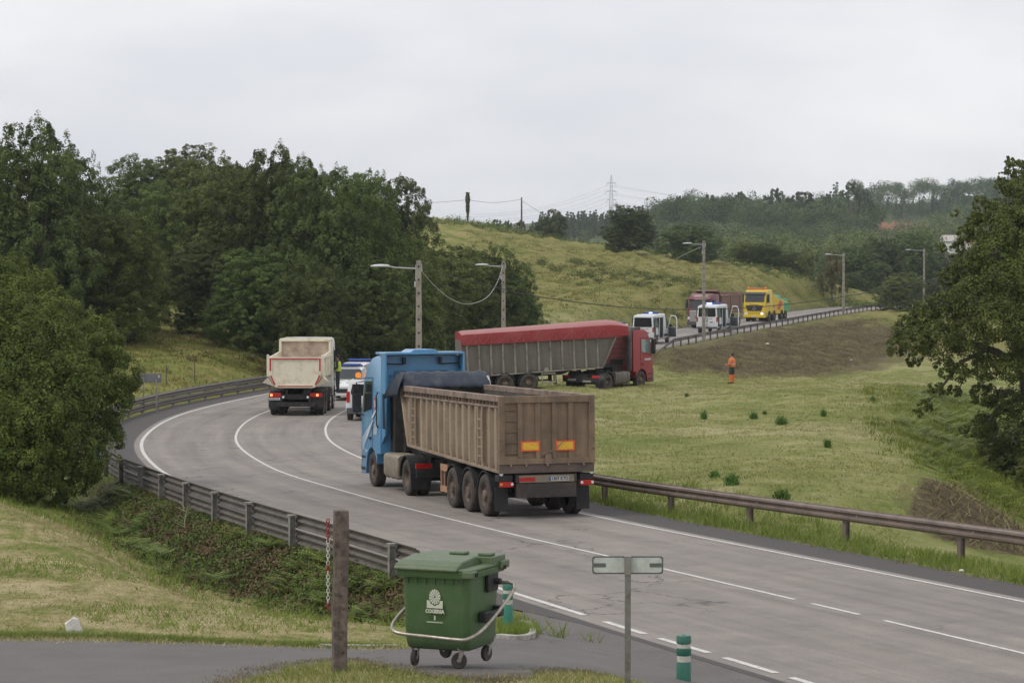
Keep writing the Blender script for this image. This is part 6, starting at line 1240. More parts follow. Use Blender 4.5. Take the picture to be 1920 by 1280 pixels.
# ------------------------------------------------------------------ guardrails
RAILW = pm('weathered_rail', (.21, .165, .14), .55, .1, dirt=(.12, .085, .07), ds=2.2, lo=.4, hi=.75, fine=.15); streaks(RAILW, .18, (.6, .6, 6))
RAILG = pm('rail_grey', (.155, .135, .122), .55, .1, dirt=(.08, .065, .057), ds=2.5, lo=.4, hi=.8); POSTG = pm('post_grey', (.25, .235, .215), .75, dirt=(.09, .08, .07), ds=6)
WP = [(0, .0), (.0, .02), (.075, .055), (.08, .10), (.01, .145), (.01, .165), (.08, .21), (.075, .255), (0, .29), (0, .31), (-.006, .31), (-.006, .29), (.069, .25), (.072, .215), (.0, .17), (.0, .14), (.072, .095), (.069, .06), (-.006, .02), (-.006, 0)]
def guardrail(name_label, s0, s1, off, side, beams, mat_, postm, spacing=4.0, post_h=.72, ramp_end=False, plate=False, phase=0., dzf=None, group=None):
    o = thing('guardrail', name_label, 'guardrail', road_at(s0, off(road_at(s0, 0).y)), group=group); inv = Matrix.Translation(-o.location)
    n = int((s1-s0)/1.0)+1; ss = np.linspace(s0, s1, n)
    def P(s, do, z):
        c = road_at(s, 0); q = off(c.y); p_ = road_at(s, q+do*(-1 if side > 0 else 1)); zz = p_.z+(dzf(c.y) if dzf else 0)
        k = min(1, (s-s0)/9.0) if ramp_end else 1
        return inv@Vector((p_.x, p_.y, zz+z*k-(1-k)*.2))
    for bi, zb in enumerate(beams):
        rings = [[P(s, a, zb+b) for a, b in WP] for s in ss]; m = MB(); m.loft(rings); 
        part(m, 'beam' if bi == 0 else 'lower_beam', mat_, o, smooth=35)
    k = 0
    for s in np.arange(s0+phase+.3, s1-.2, spacing):
        if ramp_end and s < s0+2: continue
        a = P(s, -.02, post_h); b_ = P(s, -.12, post_h); t0 = P(s-.06, -.02, post_h); gzv = gz(*(Vector(P(s, -.08, 0))+o.location)[:2])-o.location.z-.3; gzv = min(gzv, a.z-1.0)
        d = (P(s+.5, 0, 0)-P(s-.5, 0, 0)); d.z = 0; d.normalize(); nrm = Vector((d.y, -d.x, 0))*(-1 if side > 0 else 1); c = P(s, -.10, post_h)
        M = Matrix((d, nrm, Vector((0, 0, 1)))).transposed().to_4x4(); M.translation = (c.x, c.y, 0)
        m = MB(); m.box(-.06, .06, -.065, -.052, gzv, c.z, 0, M); m.box(-.06, .06, .052, .065, gzv, c.z, 0, M); m.box(-.005, .005, -.055, .055, gzv, c.z, 0, M)
        if plate: m.box(-.075, .14, -.075, .09, c.z-.03, c.z+.02, 0, M); m.box(.06, .14, -.02, .08, c.z-.25, c.z-.02, 0, M)
        part(m, 'post', postm, o)
    # splice bolts
    m = MB()
    for s in np.arange(s0+.5, s1, spacing):
        c = P(s, .012, beams[0]+.155); m.tube([c, c+(P(s, .03, beams[0]+.155)-P(s, .012, beams[0]+.155))], .02, 6)
    part(m, 'bolts', M_('galv', (.5, .5, .5), .4, .4), o)
    return o
sYL = s_of_Y(53)
guardrail('long double guardrail with pale post tops round the outer left side of the bend', sYL, s_of_Y(176), lambda Y: -edge_left(Y)-.12, -1, (.45, .1), RAILG, POSTG, plate=True, spacing=3.6, phase=1.0)
guardrail('rusty brown single beam guardrail on the right beside the mown field', 4, s_of_Y(74), lambda Y: float(np.interp(Y, [40, 52, 60, 68, 76], [7.1, 6.9, 6.2, 5.6, 5.35])), 1, (.46,), RAILW, RAILW, spacing=4.3, phase=.8, dzf=lambda Y: -.06)
guardrail('distant dark guardrail along the far road above the brown bank', s_of_Y(226), s_of_Y(392), lambda Y: edge_right(Y)+.4, 1, (.45,), RAILG, RAILG, ramp_end=True, spacing=4)
# ------------------------------------------------------------------ lamp posts, poles, wires
CONC = pm('concrete_pole', (.30, .27, .225), .85, dirt=(.18, .155, .125), ds=2.5, bmp=.3); GALV = pm('galvanised', (.42, .43, .44), .45, .3)
def lamp_post(px, Y, top, arm_px, label, mossy=False, dxy=0):
    x = at_x(px, Y); zt = at(px, top, Y).z; zb = gz(x, Y)-.3; o = thing('street_lamp', label, 'street lamp', (x, Y, zb), group='concrete lamp posts along the road'); H = zt-zb
    m = MB(); w0, w1, d0, d1 = .17, .11, .13, .09
    m.loft([[(-w0, -d0, 0), (w0, -d0, 0), (w0, d0, 0), (-w0, d0, 0)], [(-w1, -d1, H), (w1, -d1, H), (w1, d1, H), (-w1, d1, H)]])
    for k in range(int(H/.6)): z = .5+k*.6; m.box(-.035, .035, -.15+.05*z/H, -.1, z, z+.09, 1)
    part(m, 'pole', [CONC, HOLE], o, bevel=.012)
    L_ = arm_px/F*Y; m = MB(); m.tube([(-.05, 0, H-.38), (-L_*.5, 0, H-.33), (-L_+.55, 0, H-.25)], [.035, .03, .03], 8); m.tube([(-.12, 0, H-.9), (-.12, 0, H-.2)], .03, 6); part(m, 'lamp_arm', GALV, o, smooth=50)
    m = MB(); rings = []
    for t, w_, h_ in ((0, .04, .04), (.15, .09, .07), (.4, .14, .08), (.7, .12, .05), (.85, .05, .02)): xx = -L_+.75-t; rings.append([(xx, -w_, H-.25), (xx, -w_*.6, H-.25+h_), (xx, w_*.6, H-.25+h_), (xx, w_, H-.25), (xx, w_*.5, H-.30), (xx, -w_*.5, H-.30)])
    m.loft(rings); part(m, 'lamp_head', pm('lamp_white', (.6, .61, .62), .35) if 'lamp_white' not in bpy.data.materials else bpy.data.materials['lamp_white'], o, smooth=50)
    m = MB(); m.tube([(.12, -.02, H-.15), (.14, -.05, H-.5)], .03, 6); m.box(-.2, -.12, -.1, 0, H-1.2, H-.95); part(m, 'cable_clamp', GALV, o)
    return Vector((x, Y, zt))
t1 = lamp_post(785, 121, 488, 86, 'concrete street lamp rising behind the blue lorry cab')
t2 = lamp_post(944, 173, 489, 50, 'concrete street lamp rising behind the red tarpaulin trailer')
t3 = lamp_post(1320, 246, 451, 38, 'concrete street lamp standing beside the split door police van')
t4 = lamp_post(1582, 345, 473, 34, 'lone concrete street lamp by the far road, right of the yellow truck')
t5 = lamp_post(1733, 404, 465, 34, 'taller of the two distant street lamps by the overhanging tree')
t6 = lamp_post(1726, 470, 499, 22, 'shorter of the two distant street lamps by the overhanging tree')
WIREM = pm('wire_black', (.03, .03, .03), .6); WIREG = pm('wire_grey', (.3, .3, .3), .6)
def wire(pts, r, label, mt=WIREM, cat='cable', step=1.0, group=None):
    W = [tuple(at(*q)) for q in pts]; S_ = spline(W, step); m = MB(); m.tube([tuple(p_) for p_ in S_], r, 5); o = m.build('overhead_cable', mt, smooth=60); return tag(o, label, cat, group)
wire([(788, 503, 121), (900, 531, 125), (1000, 554, 129), (1150, 574, 134), (1290, 580, 139), (1450, 573, 143), (1640, 546, 148), (1920, 487, 155), (2200, 410, 162)], .022, 'long sagging cable crossing the whole valley from the nearest lamp post')
wire([(788, 506, 121), (815, 536, 129), (845, 560, 138), (878, 570, 148), (912, 558, 158), (932, 530, 166), (943, 498, 173)], .02, 'slack looping cable between the two nearest lamp posts', WIREG)
wire([(1314, 463, 246), (1290, 474, 262), (1268, 485, 280)], .03, 'short stay cable running down left from the lamp post by the police van', WIREG)
def pole(px, Y, top, label, r=.14, ivy=False):
    x = at_x(px, Y); zb = gz(x, Y)-.4; H = at(px, top, Y).z-zb; o = thing('ivy_covered_pole' if ivy else 'wooden_pole', label, 'pole', (x, Y, zb)); m = MB(); m.tube([(0, 0, 0), (0, 0, H)], [r*1.2, r*.8], 10); part(m, 'pole', M_('pole_wood', (.09, .08, .065), .9), o, smooth=60)
    m = MB(); m.tube([(0, -.15, H-.5), (0, -.15, H-.35)], .06, 6); m.box(-.03, .03, -.15, .1, H-.5, H-.46); part(m, 'insulator', GALV, o)
    if ivy:
        rng = np.random.default_rng(77); n = 2600; z = rng.uniform(1.2, H+.1, n); a = rng.uniform(0, 6.28, n); rad = (.12+.2*np.abs(np.sin(z*1.9))*rng.random(n)+.12*(z > H*.55)); C = np.c_[np.cos(a)*rad, np.sin(a)*rad, z]
        V, Fc = quads_from(C, np.c_[np.cos(a), np.sin(a), a*0], .17, rng, .7); npmesh('ivy', V, Fc, LF_DARK, {'rnd': ('FACE', rng.random(n))}, parent=o)
pole(877, 436, 362, 'ivy covered wooden pole on the skyline of the ridge', ivy=True); pole(978, 436, 370, 'bare wooden pole on the skyline right of the ivy covered one'); pole(1440-1, 505, 430, 'thin pole standing among the bushes at the ridge end') if False else None
wire([(640, 368, 436), (740, 379, 436), (805, 380, 436), (877, 375, 436)], .035, 'thin line from the wood to the ivy covered pole', WIREG); wire([(877, 375, 436), (925, 380, 436), (978, 374, 436)], .035, 'thin line between the ivy pole and the bare pole', WIREG); wire([(978, 376, 436), (1000, 390, 445), (1030, 410, 460)], .03, 'thin stay line falling right from the bare pole', WIREG)
# pylon
PYM = pm('pylon_steel', (.32, .33, .35), .6, .2)
Yp = 1750; xp = at_x(1146, Yp); zt = at(1146, 328, Yp).z; zb = gz(xp, Yp)-1; H = zt-zb; py = thing('electricity_pylon', 'lattice electricity pylon on the far skyline', 'pylon', (xp, Yp, zb)); m = MB()
def hw(z): return 1.5*(1-z/H)+.3
for sx_ in (-1, 1):
    for sy in (-1, 1): m.tube([(sx_*hw(z), sy*hw(z), z) for z in np.linspace(0, H*.96, 10)]+[(0, 0, H)], .17, 4)
zz = np.linspace(0, H*.94, 14)
for a, b in zip(zz[:-1], zz[1:]):
    for sy in (-1, 1): m.tube([(-hw(a), sy*hw(a), a), (hw(b), sy*hw(b), b)], .07, 4); m.tube([(hw(a), sy*hw(a), a), (-hw(b), sy*hw(b), b)], .07, 4)
part(m, 'lattice_tower', PYM, py)
arms = []
for zf_, w_ in ((.84, 2.7), (.70, 3.3), (.56, 2.9)):
    z = H-{.84: 5.5, .70: 11, .56: 16.5}[zf_]; m = MB()
    for s in (-1, 1): m.tube([(s*.4, 0, z+.9), (s*w_*1.15, 0, z)], .16, 4); m.tube([(s*.4, 0, z), (s*w_*1.15, 0, z)], .16, 4); m.tube([(s*w_*1.12, 0, z), (s*w_*1.12, 0, z-2.2)], .12, 4); arms.append((s*w_*1.12, z-1.4))
    part(m, 'cross_arm', PYM, py)
for i, (ax, az_) in enumerate(arms):
    a = Vector((xp+ax, Yp, zb+az_)); 
    for sgn, far_ in ((-1, (860, 402+i*5, 1500)), (1, (1560, 372+i*4, 2100))):
        b_ = at(*far_); pts = [a.lerp(b_, t)-Vector((0, 0, 16*4*t*(1-t)*.35)) for t in np.linspace(0, 1, 24)]; m = MB(); m.tube(pts, .07, 4); o = m.build('power_line', WIREG); tag(o, 'faint power lines strung from the distant pylon', 'power line', 'power lines of the distant pylon')
# ------------------------------------------------------------------ houses far away
def house(px, py_, Y, w_, d_, h_, rot, wallc, roofc, label):
    q = at(px, py_, Y); g = gz(q.x, Y); o = thing('house', label, 'house', (q.x, Y, g), (0, 0, R(rot))); h0 = q.z-g; m = MB(); m.box(-w_/2, w_/2, -d_/2, d_/2, -1, h0+h_); m.prism([(-w_/2, h0+h_), (w_/2, h0+h_), (0, h0+h_+1.6)], 'y', -d_/2, d_/2); part(m, 'walls', wallc, o)
    m = MB()
    for s in (-1, 1): m.add([(0, -d_/2-.4, h0+h_+1.75), (0, d_/2+.4, h0+h_+1.75), (s*(w_/2+.5), d_/2+.4, h0+h_-.1), (s*(w_/2+.5), -d_/2-.4, h0+h_-.1), (0, -d_/2-.4, h0+h_+1.9), (0, d_/2+.4, h0+h_+1.9), (s*(w_/2+.5), d_/2+.4, h0+h_+.05), (s*(w_/2+.5), -d_/2-.4, h0+h_+.05)], [(0, 1, 2, 3), (7, 6, 5, 4), (0, 3, 7, 4), (2, 6, 7, 3), (1, 5, 6, 2)])
    part(m, 'roof', roofc, o)
    for k in range(3): m = MB(); xx = -w_/2+w_*(k+.7)/3.5; m.box(xx-.4, xx+.4, -d_/2-.05, -d_/2+.05, h0+h_-2, h0+h_-.7); part(m, 'window', HOLE, o)
house(1783, 470, 800, 4.6, 6, 2.8, 35, pm('house_white', (.7, .7, .68), .8), pm('roof_grey', (.4, .36, .33), .8), 'small white house on the wooded slope')
house(1814, 473, 800, 5.4, 6, 2.2, -30, pm('house_pink', (.6, .5, .45), .8), pm('roof_orange', (.5, .22, .13), .8), 'small house with an orange tiled roof on the wooded slope')
# ------------------------------------------------------------------ sign panel on the left, seen from behind
x = at_x(279, 124); zg = gz(x, 124); sp_ = thing('road_sign', 'grey back of a road sign on two posts behind the left guardrail', 'road sign', (x, 124, zg), (0, 0, R(8)))
zt_ = at(279, 700, 124).z-zg; m = MB(); m.box(-.55, .55, -.02, .02, zt_-.42, zt_); m.box(-.53, .53, .02, .04, zt_-.04, zt_); m.box(-.53, .53, .02, .04, zt_-.4, zt_-.36); part(m, 'panel', M_('sign_back', (.15, .155, .17), .5), sp_, bevel=.01)
for xx in (-.28, .32): m = MB(); m.box(xx-.04, xx+.04, -.08, -.02, -.4, zt_+.0); part(m, 'post', POSTG, sp_)
m = MB(); m.box(.4, .46, -.026, -.02, zt_-.2, zt_-.07); part(m, 'sticker', WHL, sp_)
# ------------------------------------------------------------------ near objects
YB = 31.4; gzB = gz(at_x(850, YB), YB)
BG = pm('bin_green', (.055, .115, .036), .45, dirt=(.11, .125, .085), ds=3.5, lo=.42, hi=.85, fine=.08, low=(.2, .55)); BGL = pm('bin_lid_green', (.085, .125, .058), .5, dirt=(.14, .15, .1), ds=2.5, lo=.45, hi=.9); DEC = pm('decal_cream', (.55, .56, .45), .6)
c0 = at(817, 1250, YB); BN = thing('wheelie_bin', 'large green four wheeled rubbish container with a pale emblem and steel bar', 'rubbish container', (c0.x, YB-.12, gzB-.0), (0, 0, R(-23))); BN.scale = (.93, .95, .95); BN.location.y -= .33; BN.location.z = gz(BN.location.x, BN.location.y)+.01
Wb, Db = .93, .98; zb_ = .22
def rrect(w0, w1, d0, d1, z, r=.09, n=4):
    pts = []
    for cx_, cy_, a0 in ((w1-r, d0+r, -90), (w1-r, d1-r, 0), (w0+r, d1-r, 90), (w0+r, d0+r, 180)):
        for k in range(n+1): a = R(a0+90*k/n); pts.append((cx_+r*math.cos(a), cy_+r*math.sin(a), z))
    return pts
m = MB(); rings = []
for z, ins in ((zb_, .09), (zb_+.03, .055), (zb_+.12, .035), (.75, .018), (1.1, .0), (1.2, .0)): rings.append(rrect(-Wb/2+ins*.6, Wb/2-ins*.6, ins, Db-ins, z))
m.loft(rings); part(m, 'bin_body', BG, BN, smooth=50)
m = MB()
for k in range(7): xx = -.37+k*.125; m.prism([(xx-.012, 1.13), (xx+.012, 1.13), (xx+.004, 1.04), (xx-.004, 1.04)], 'y', -.02, .01)
part(m, 'stiffening_ribs', BG, BN)
m = MB(); m.loft([rrect(-Wb/2-.05, Wb/2+.05, -.05, Db+.05, 1.12, .06), rrect(-Wb/2-.06, Wb/2+.06, -.06, Db+.06, 1.16, .06), rrect(-Wb/2-.06, Wb/2+.06, -.06, Db+.06, 1.2, .06)]); part(m, 'rim', BG, BN, smooth=50)
m = MB(); prof = [(-.09, 1.2), (-.1, 1.235), (-.04, 1.275), (.1, 1.315), (.5, 1.345), (.62, 1.31), (.64, 1.2)]; m.prism([(a, b) for a, b in prof], 'x', -Wb/2-.06, Wb/2-.12); part(m, 'lid', BGL, BN, bevel=.02)
m = MB(); m.box(-Wb/2-.04, Wb/2+.06, .62, Db+.04, 1.2, 1.33); m.box(Wb/2-.12, Wb/2+.06, -.06, .64, 1.2, 1.24); m.box(-.1, .12, .64, .8, 1.33, 1.37); m.box(.3, .48, .64, .8, 1.33, 1.37); m.box(Wb/2-.06, Wb/2+.1, -.08, .06, 1.13, 1.22); m.box(Wb/2-.02, Wb/2+.1, .8, Db+.08, 1.16, 1.26); part(m, 'lid_frame', BGL, BN, bevel=.015)
for yy in (0.02, .9): m = MB(); m.box(Wb/2+.09, Wb/2+.105, yy-.05, yy+.04, 1.15, 1.2); part(m, 'grip_hole', HOLE, BN)
m = MB(); m.box(Wb/2-.0, Wb/2+.05, .5, .82, .9, 1.14); m.tube([(Wb/2+.03, .72, 1.02), (Wb/2+.13, .72, 1.02)], .04, 10); part(m, 'pivot_plate', BLK, BN, bevel=.015)
m = MB(); m.box(Wb/2+.0, Wb/2+.1, .3, .5, .55, .68); m.tube([(Wb/2+.06, .4, .62), (Wb/2+.06, .78, .64)], .035, 8); m.box(Wb/2+.0, Wb/2+.1, .74, .88, .57, .71); part(m, 'side_lug', BLK, BN, bevel=.015)
BAR = pm('worn_steel_bar', (.42, .38, .32), .35, .6, dirt=(.2, .17, .13), ds=8)
m = MB(); rp_ = spline([(Wb/2+.03, .86, .98), (Wb/2+.2, .86, .99), (Wb/2+.26, .84, .93), (Wb/2+.22, .62, .76), (Wb/2+.14, .14, .50), (Wb/2+.05, -.13, .41), (Wb/2-.1, -.17, .40), (0, -.17, .415), (-Wb/2+.1, -.17, .43), (-Wb/2-.05, -.13, .46), (-Wb/2-.12, .02, .52), (-Wb/2-.1, .25, .64), (-Wb/2-.02, .5, .76)], .03); m.tube([tuple(q) for q in rp_], .024, 10); part(m, 'lift_bar', BAR, BN, smooth=60)
for xx, yy, yaw in ((-Wb/2+.14, .14, 5), (Wb/2-.14, .12, -65), (Wb/2-.1, Db-.15, -10), (-Wb/2+.2, Db-.15, 70)):
    cs = bpy.data.objects.new('castor', None); M = Matrix.Translation((xx, yy, 0))@Matrix.Rotation(R(yaw), 4, 'Z'); m = MB()
    m.lathe([(.03, -.025), (.09, -.028), (.1, -.015), (.1, .015), (.09, .028), (.03, .025)], (0, -.04, .1), 'x', 20); cw = part(m, 'castor', RUB, BN, smooth=50, M=M)
    m = MB(); m.lathe([(.001, -.032), (.025, -.03), (.025, .03), (.001, .032)], (0, -.04, .1), 'x', 14); m.prism([(-.055, .1), (-.02, .09), (.035, .24), (-.035, .24)], 'x', -.042, -.034); m.prism([(-.055, .1), (-.02, .09), (.035, .24), (-.035, .24)], 'x', .034, .042); m.box(-.05, .05, -.06, .06, .23, .26); part(m, 'castor_fork', M_('fork', (.3, .28, .25), .5, .3, dirt=(.2, .1, .07), ds=9), cw, M=Matrix.Identity(4))
m = MB(); fy = -.006   # emblem: spoked wheel over a block
def disc(cx_, cz, r0, r1, a0=0, a1=360, n=30, y=-.0):
    for k in range(n):
        p0, p1 = R(a0+(a1-a0)*k/n), R(a0+(a1-a0)*(k+1)/n); m.add([(cx_+r0*math.cos(p0), y, cz+r0*math.sin(p0)*1.2), (cx_+r1*math.cos(p0), y, cz+r1*math.sin(p0)*1.2), (cx_+r1*math.cos(p1), y, cz+r1*math.sin(p1)*1.2), (cx_+r0*math.cos(p1), y, cz+r0*math.sin(p1)*1.2)], [(0, 1, 2, 3)])
ye = -.004
for k in range(14): disc(.01, .885, .012, .078, k*360/14+3, (k+1)*360/14-3, 3, ye)
m.add([(-.10, ye, .745), (.12, ye, .745), (.12, ye, .84), (.085, ye, .84), (.07, ye, .80), (.01, ye, .772), (-.05, ye, .80), (-.065, ye, .84), (-.10, ye, .84)], [(0, 1, 2, 3, 4, 5, 6, 7, 8)])
disc(.01, .64, .0, .012, 0, 360, 10, ye); m.add([(0, ye, .60), (.02, ye, .60), (.02, ye, .625), (0, ye, .625)], [(0, 1, 2, 3)])
for k in range(15): m.add([(-.1+k*.0147, ye, .565), (-.09+k*.0147, ye, .565), (-.09+k*.0147, ye, .582), (-.1+k*.0147, ye, .582)], [(0, 1, 2, 3)])
em = part(m, 'emblem', DEC, BN); em.location.y = .012
# seat the emblem just proud of the sloping front face
em.location.y = -.012; 
ct = text_obj('bin_lettering', 'COGERSA', .062, DEC, face_M((.01, -.014, .705), (1, 0, 0), (0, 0, 1)), BN, .92, .0035)
# wooden post with the red and white chain
WOOD = pm('weathered_wood', (.155, .12, .10), .9, dirt=(.05, .036, .03), ds=9, lo=.45, hi=.7, fine=.25, bmp=.6); streaks(WOOD, .35, (14, 14, 1.2))
xw = at_x(633, 30.4); zw = gz(xw, 30.4); PW = thing('wooden_post', 'weathered square wooden post standing left of the rubbish container', 'post', (xw, 30.4, zw-.3), (0, R(.9), R(12))); hwp = at(633, 956, 30.4).z-zw+.3
m = MB(); rings = []
for k in range(9): z = hwp*k/8; w_ = .082+.004*math.sin(k*2.1); ox = .004*math.sin(k*1.3); rings.append([(-w_+ox, -w_, z), (w_+ox, -w_, z), (w_+ox, w_, z), (-w_+ox, w_, z)])
m.loft(rings); part(m, 'post_shaft', WOOD, PW, bevel=.012)
m = MB()
for (a, z) in ((.0, 1.2), (.03, 1.05), (-.03, .9), (.02, .78), (.0, 1.45), (.03, .55)): m.tube([(a, -.078, z), (a, -.092, z)], .008, 6)
part(m, 'nail_hole', HOLE, PW)
CHN = thing('plastic_chain', 'faded red and white plastic chain hanging on the weathered post', 'chain', (xw-.115, 30.36, zw)); cR, cW = pm('chain_red', (.28, .025, .03), .6), pm('chain_white', (.5, .48, .44), .6)
for k in range(26):
    z = hwp-.42-k*.04-.3+.3; m = MB(); tt = np.linspace(0, 2*math.pi, 11); ax_ = (k % 2)
    m.tube([((.017*math.cos(t) if not ax_ else .004*math.cos(t)), (.017*math.cos(t) if ax_ else .004*math.cos(t)), z+.027*math.sin(t)) for t in tt], .007, 5); part(m, 'chain_link', cR if (k < 6 or k in (13, 14) or k > 23) else cW, CHN, smooth=60)
# small sign on a single post, seen from behind
xs_ = at_x(1178, 30.2); zs = gz(xs_, 30.2)-.3; SG = thing('marker_sign', 'T shaped roadside marker sign seen from behind on a thin steel post', 'road sign', (xs_, 30.2, zs)); hs = at(1178, 1042, 30.2).z-zs
m = MB(); m.box(-.034, .034, -.05, -.01, 0, hs-.0); part(m, 'post', M_('sign_post', (.19, .185, .17), .55, .2, dirt=(.13, .1, .07), ds=9), SG, bevel=.006)
SBK, SPL = M_('sign_edge', (.12, .125, .12), .5), pm('sign_plate_back', (.50, .53, .50), .45, dirt=(.38, .39, .35), ds=6)
for s in (-1, 1):
    m = MB(); x0, x1 = sorted((s*.01, s*.405)); rr2 = [(p_[0], p_[1]) for p_ in rrect(x0, x1, hs-.205, hs+.0, 0, .035)]; m.prism(rr2, 'y', .0, .02); pn = part(m, 'panel', SBK, SG)
    m = MB(); rr2 = [(p_[0], p_[1]) for p_ in rrect(x0+.018, x1-.018, hs-.187, hs-.018, 0, .03)]; m.prism(rr2, 'y', -.003, .001); part(m, 'panel_face', SPL, pn, M=Matrix.Identity(4))
    m = MB(); a, b = sorted((s*.25, s*.385)); m.box(a, b, -.006, -.003, hs-.125, hs-.08); part(m, 'dark_tab', M_('tab', (.10, .115, .11), .5), pn, M=Matrix.Identity(4))
m = MB(); m.box(-.04, .04, -.056, .0, hs-.21, hs+.004); m.tube([(0, -.05, hs-.95), (0, -.065, hs-.95)], .015, 6); part(m, 'clamp', M_('clamp', (.21, .2, .18), .5), SG)
# green flexible bollards
def bollard(px, Y, top, label, r, Hh, upper):
    x = at_x(px, Y); z0 = gz(x, Y) if Y > 38 else at(px, top, Y).z-Hh; o = thing('bollard', label, 'bollard', (x, Y, z0), group='green flexible bollards'); g = pm('bollard_green', (.02, .19, .125) if not upper else (.018, .13, .09), .4, dirt=(.05, .12, .09), ds=8); 
    m = MB(); m.lathe([(.001, -.05), (r, -.05), (r, Hh*.52), (r*.96, Hh*.53), (r*.9, Hh*.53), (r*.9, Hh*.66), (r*.96, Hh*.66), (r, Hh*.67), (r, Hh*.77), (r*.9, Hh*.78), (r*.9, Hh*.86), (r, Hh*.87), (r*1.0, Hh*.975), (r*.9, Hh), (r*.3, Hh), (r*.28, Hh-.03), (.001, Hh-.03)], (0, 0, 0), 'z', 28); part(m, 'body', g, o, smooth=40)
    for a, b in ((.545, .65), (.785, .855)): m = MB(); m.lathe([(r*.915, Hh*a), (r*.915, Hh*b)], (0, 0, 0), 'z', 28); part(m, 'reflective_band', pm('band', (.5, .49, .43), .4, dirt=(.15, .11, .08), ds=14, lo=.55, hi=.7), o, smooth=60)
bollard(952, 43.0, 1112, 'bright green bollard standing behind the rubbish container', .085, .76, False); bollard(1284, 35.6, 1190, 'dark green bollard cut by the lower picture edge near the dashed line', .1, .78, True)
# kerbed island, concrete block, painted kerb stone
q0 = gp(975, 1180); m = MB(); pts_ = [gp(*q) for q in ((935, 1199), (968, 1201), (994, 1198), (999, 1190), (994, 1181), (975, 1172))]; Pk = spline([tuple(q) for q in pts_], .1); rings = []
for i, pk in enumerate(Pk):
    d = Vector(Pk[min(i+1, len(Pk)-1)])-Vector(Pk[max(i-1, 0)]); d.z = 0; d.normalize(); n_ = Vector((d.y, -d.x, 0))*.055; c = Vector((pk[0], pk[1], gz(pk[0], pk[1])-.0)); rings.append([c-n_-Vector((0, 0, .1)), c+n_-Vector((0, 0, .1)), c+n_+Vector((0, 0, .09)), c-n_+Vector((0, 0, .09))])
m.loft(rings); o = m.build('kerb', pm('kerb_concrete', (.36, .34, .31), .85, dirt=(.2, .18, .16), ds=6), bevel=.01); tag(o, 'curved concrete kerb of the small grass island behind the container', 'kerb')
q0 = gp(960, 1266); m = MB(); m.box(-.36, .24, -.35, .22, -.6, .035); o = m.build('concrete_block', pm('old_concrete', (.12, .11, .1), .9, dirt=(.06, .055, .05), ds=4, bmp=.5), bevel=.03, loc=q0); tag(o, 'dark old concrete slab edge at the foot of the picture right of the container', 'concrete slab')
q0 = gp(142, 1191); m = MB(); m.add([(-.13, 0, 0), (.12, 0, -.02), (.05, .05, .22), (-.02, .05, .25), (-.16, .05, .17), (-.16, .32, -.05), (.13, .32, -.05), (.07, .32, .2), (0, .32, .24), (-.16, .32, .17)], [(0, 1, 2, 3, 4), (5, 9, 8, 7, 6), (0, 4, 9, 5), (4, 3, 8, 9), (3, 2, 7, 8), (2, 1, 6, 7), (1, 0, 5, 6)])
o = m.build('painted_stone', pm('white_stone', (.62, .6, .57), .85, dirt=(.4, .36, .32), ds=5), bevel=.005, loc=q0+Vector((0, .05, 0))); o.scale = (.85, .6, .95); o.rotation_euler = (0, R(-8), R(10)); tag(o, 'broken white painted stone at the edge of the side road', 'stone')
for i, pts in enumerate([[(95, 1193), (140, 1193), (200, 1195)], [(600, 1215), (680, 1216), (745, 1216)]]):
    P_ = spline([tuple(gp(*q)) for q in pts], .15); rings = []
    for pk in P_: c = Vector((pk[0], pk[1], gz(pk[0], pk[1]))); rings.append([c+Vector((0, -.05, -.05)), c+Vector((0, .05, -.05)), c+Vector((0, .05, .06)), c+Vector((0, -.05, .06))])
    m = MB(); m.loft(rings); o = m.build('road_edging', bpy.data.materials['kerb_concrete'], bevel=.01); tag(o, ['short pale edging beside the white painted stone', 'pale edging strip behind the wooden post'][i], 'edging')
# dry branch and litter
q0 = gp(1000/2.9+0, 1000); m = MB(); rb = random.Random(5); m.tube([(0, 0, 0), (.03, 0, .35), (.1, 0, .7)], [.018, .012, .004], 5)
for k in range(9): z = .1+.065*k; a = rb.choice((-1, 1))*rb.uniform(.1, .3); m.tube([(.03*z*2, 0, z), (.03*z*2+a, rb.uniform(-.1, .1), z+rb.uniform(.08, .22))], [.007, .003], 4)
o = m.build('dry_branch', pm('dead_wood', (.4, .35, .27), .9), loc=q0); tag(o, 'pale dead branch sticking out of the fern bank', 'branch')
def litter(px, py, s, label, sd):
    q0 = gp(px, py); m = MB(); rb = random.Random(sd); rings = []
    for j in range(4): rings.append([(s*(math.cos(a)*(1, 1.1, .8, .3)[j]+rb.uniform(-.2, .2)), s*(math.sin(a)*.8*(1, 1.1, .8, .3)[j]+rb.uniform(-.2, .2)), s*(0, .3, .6, .7)[j]+rb.uniform(0, .1)*s) for a in np.linspace(0, 5.4, 7)])
    m.loft(rings); o = m.build('litter', bpy.data.materials['white_lens'], loc=q0+Vector((0, 0, .02))); tag(o, label, 'litter')
litter(660, 662, .28, 'white crumpled bag lying at the wood edge above the police cars', 1); litter(1803, 1072, .05, 'tiny white scrap on the verge of the right shoulder', 2); litter(1596, 677, .12, 'small white scrap at the foot of the brown bank', 3); litter(1439, 648, .14, 'white scrap lying on the upper brown bank', 4)

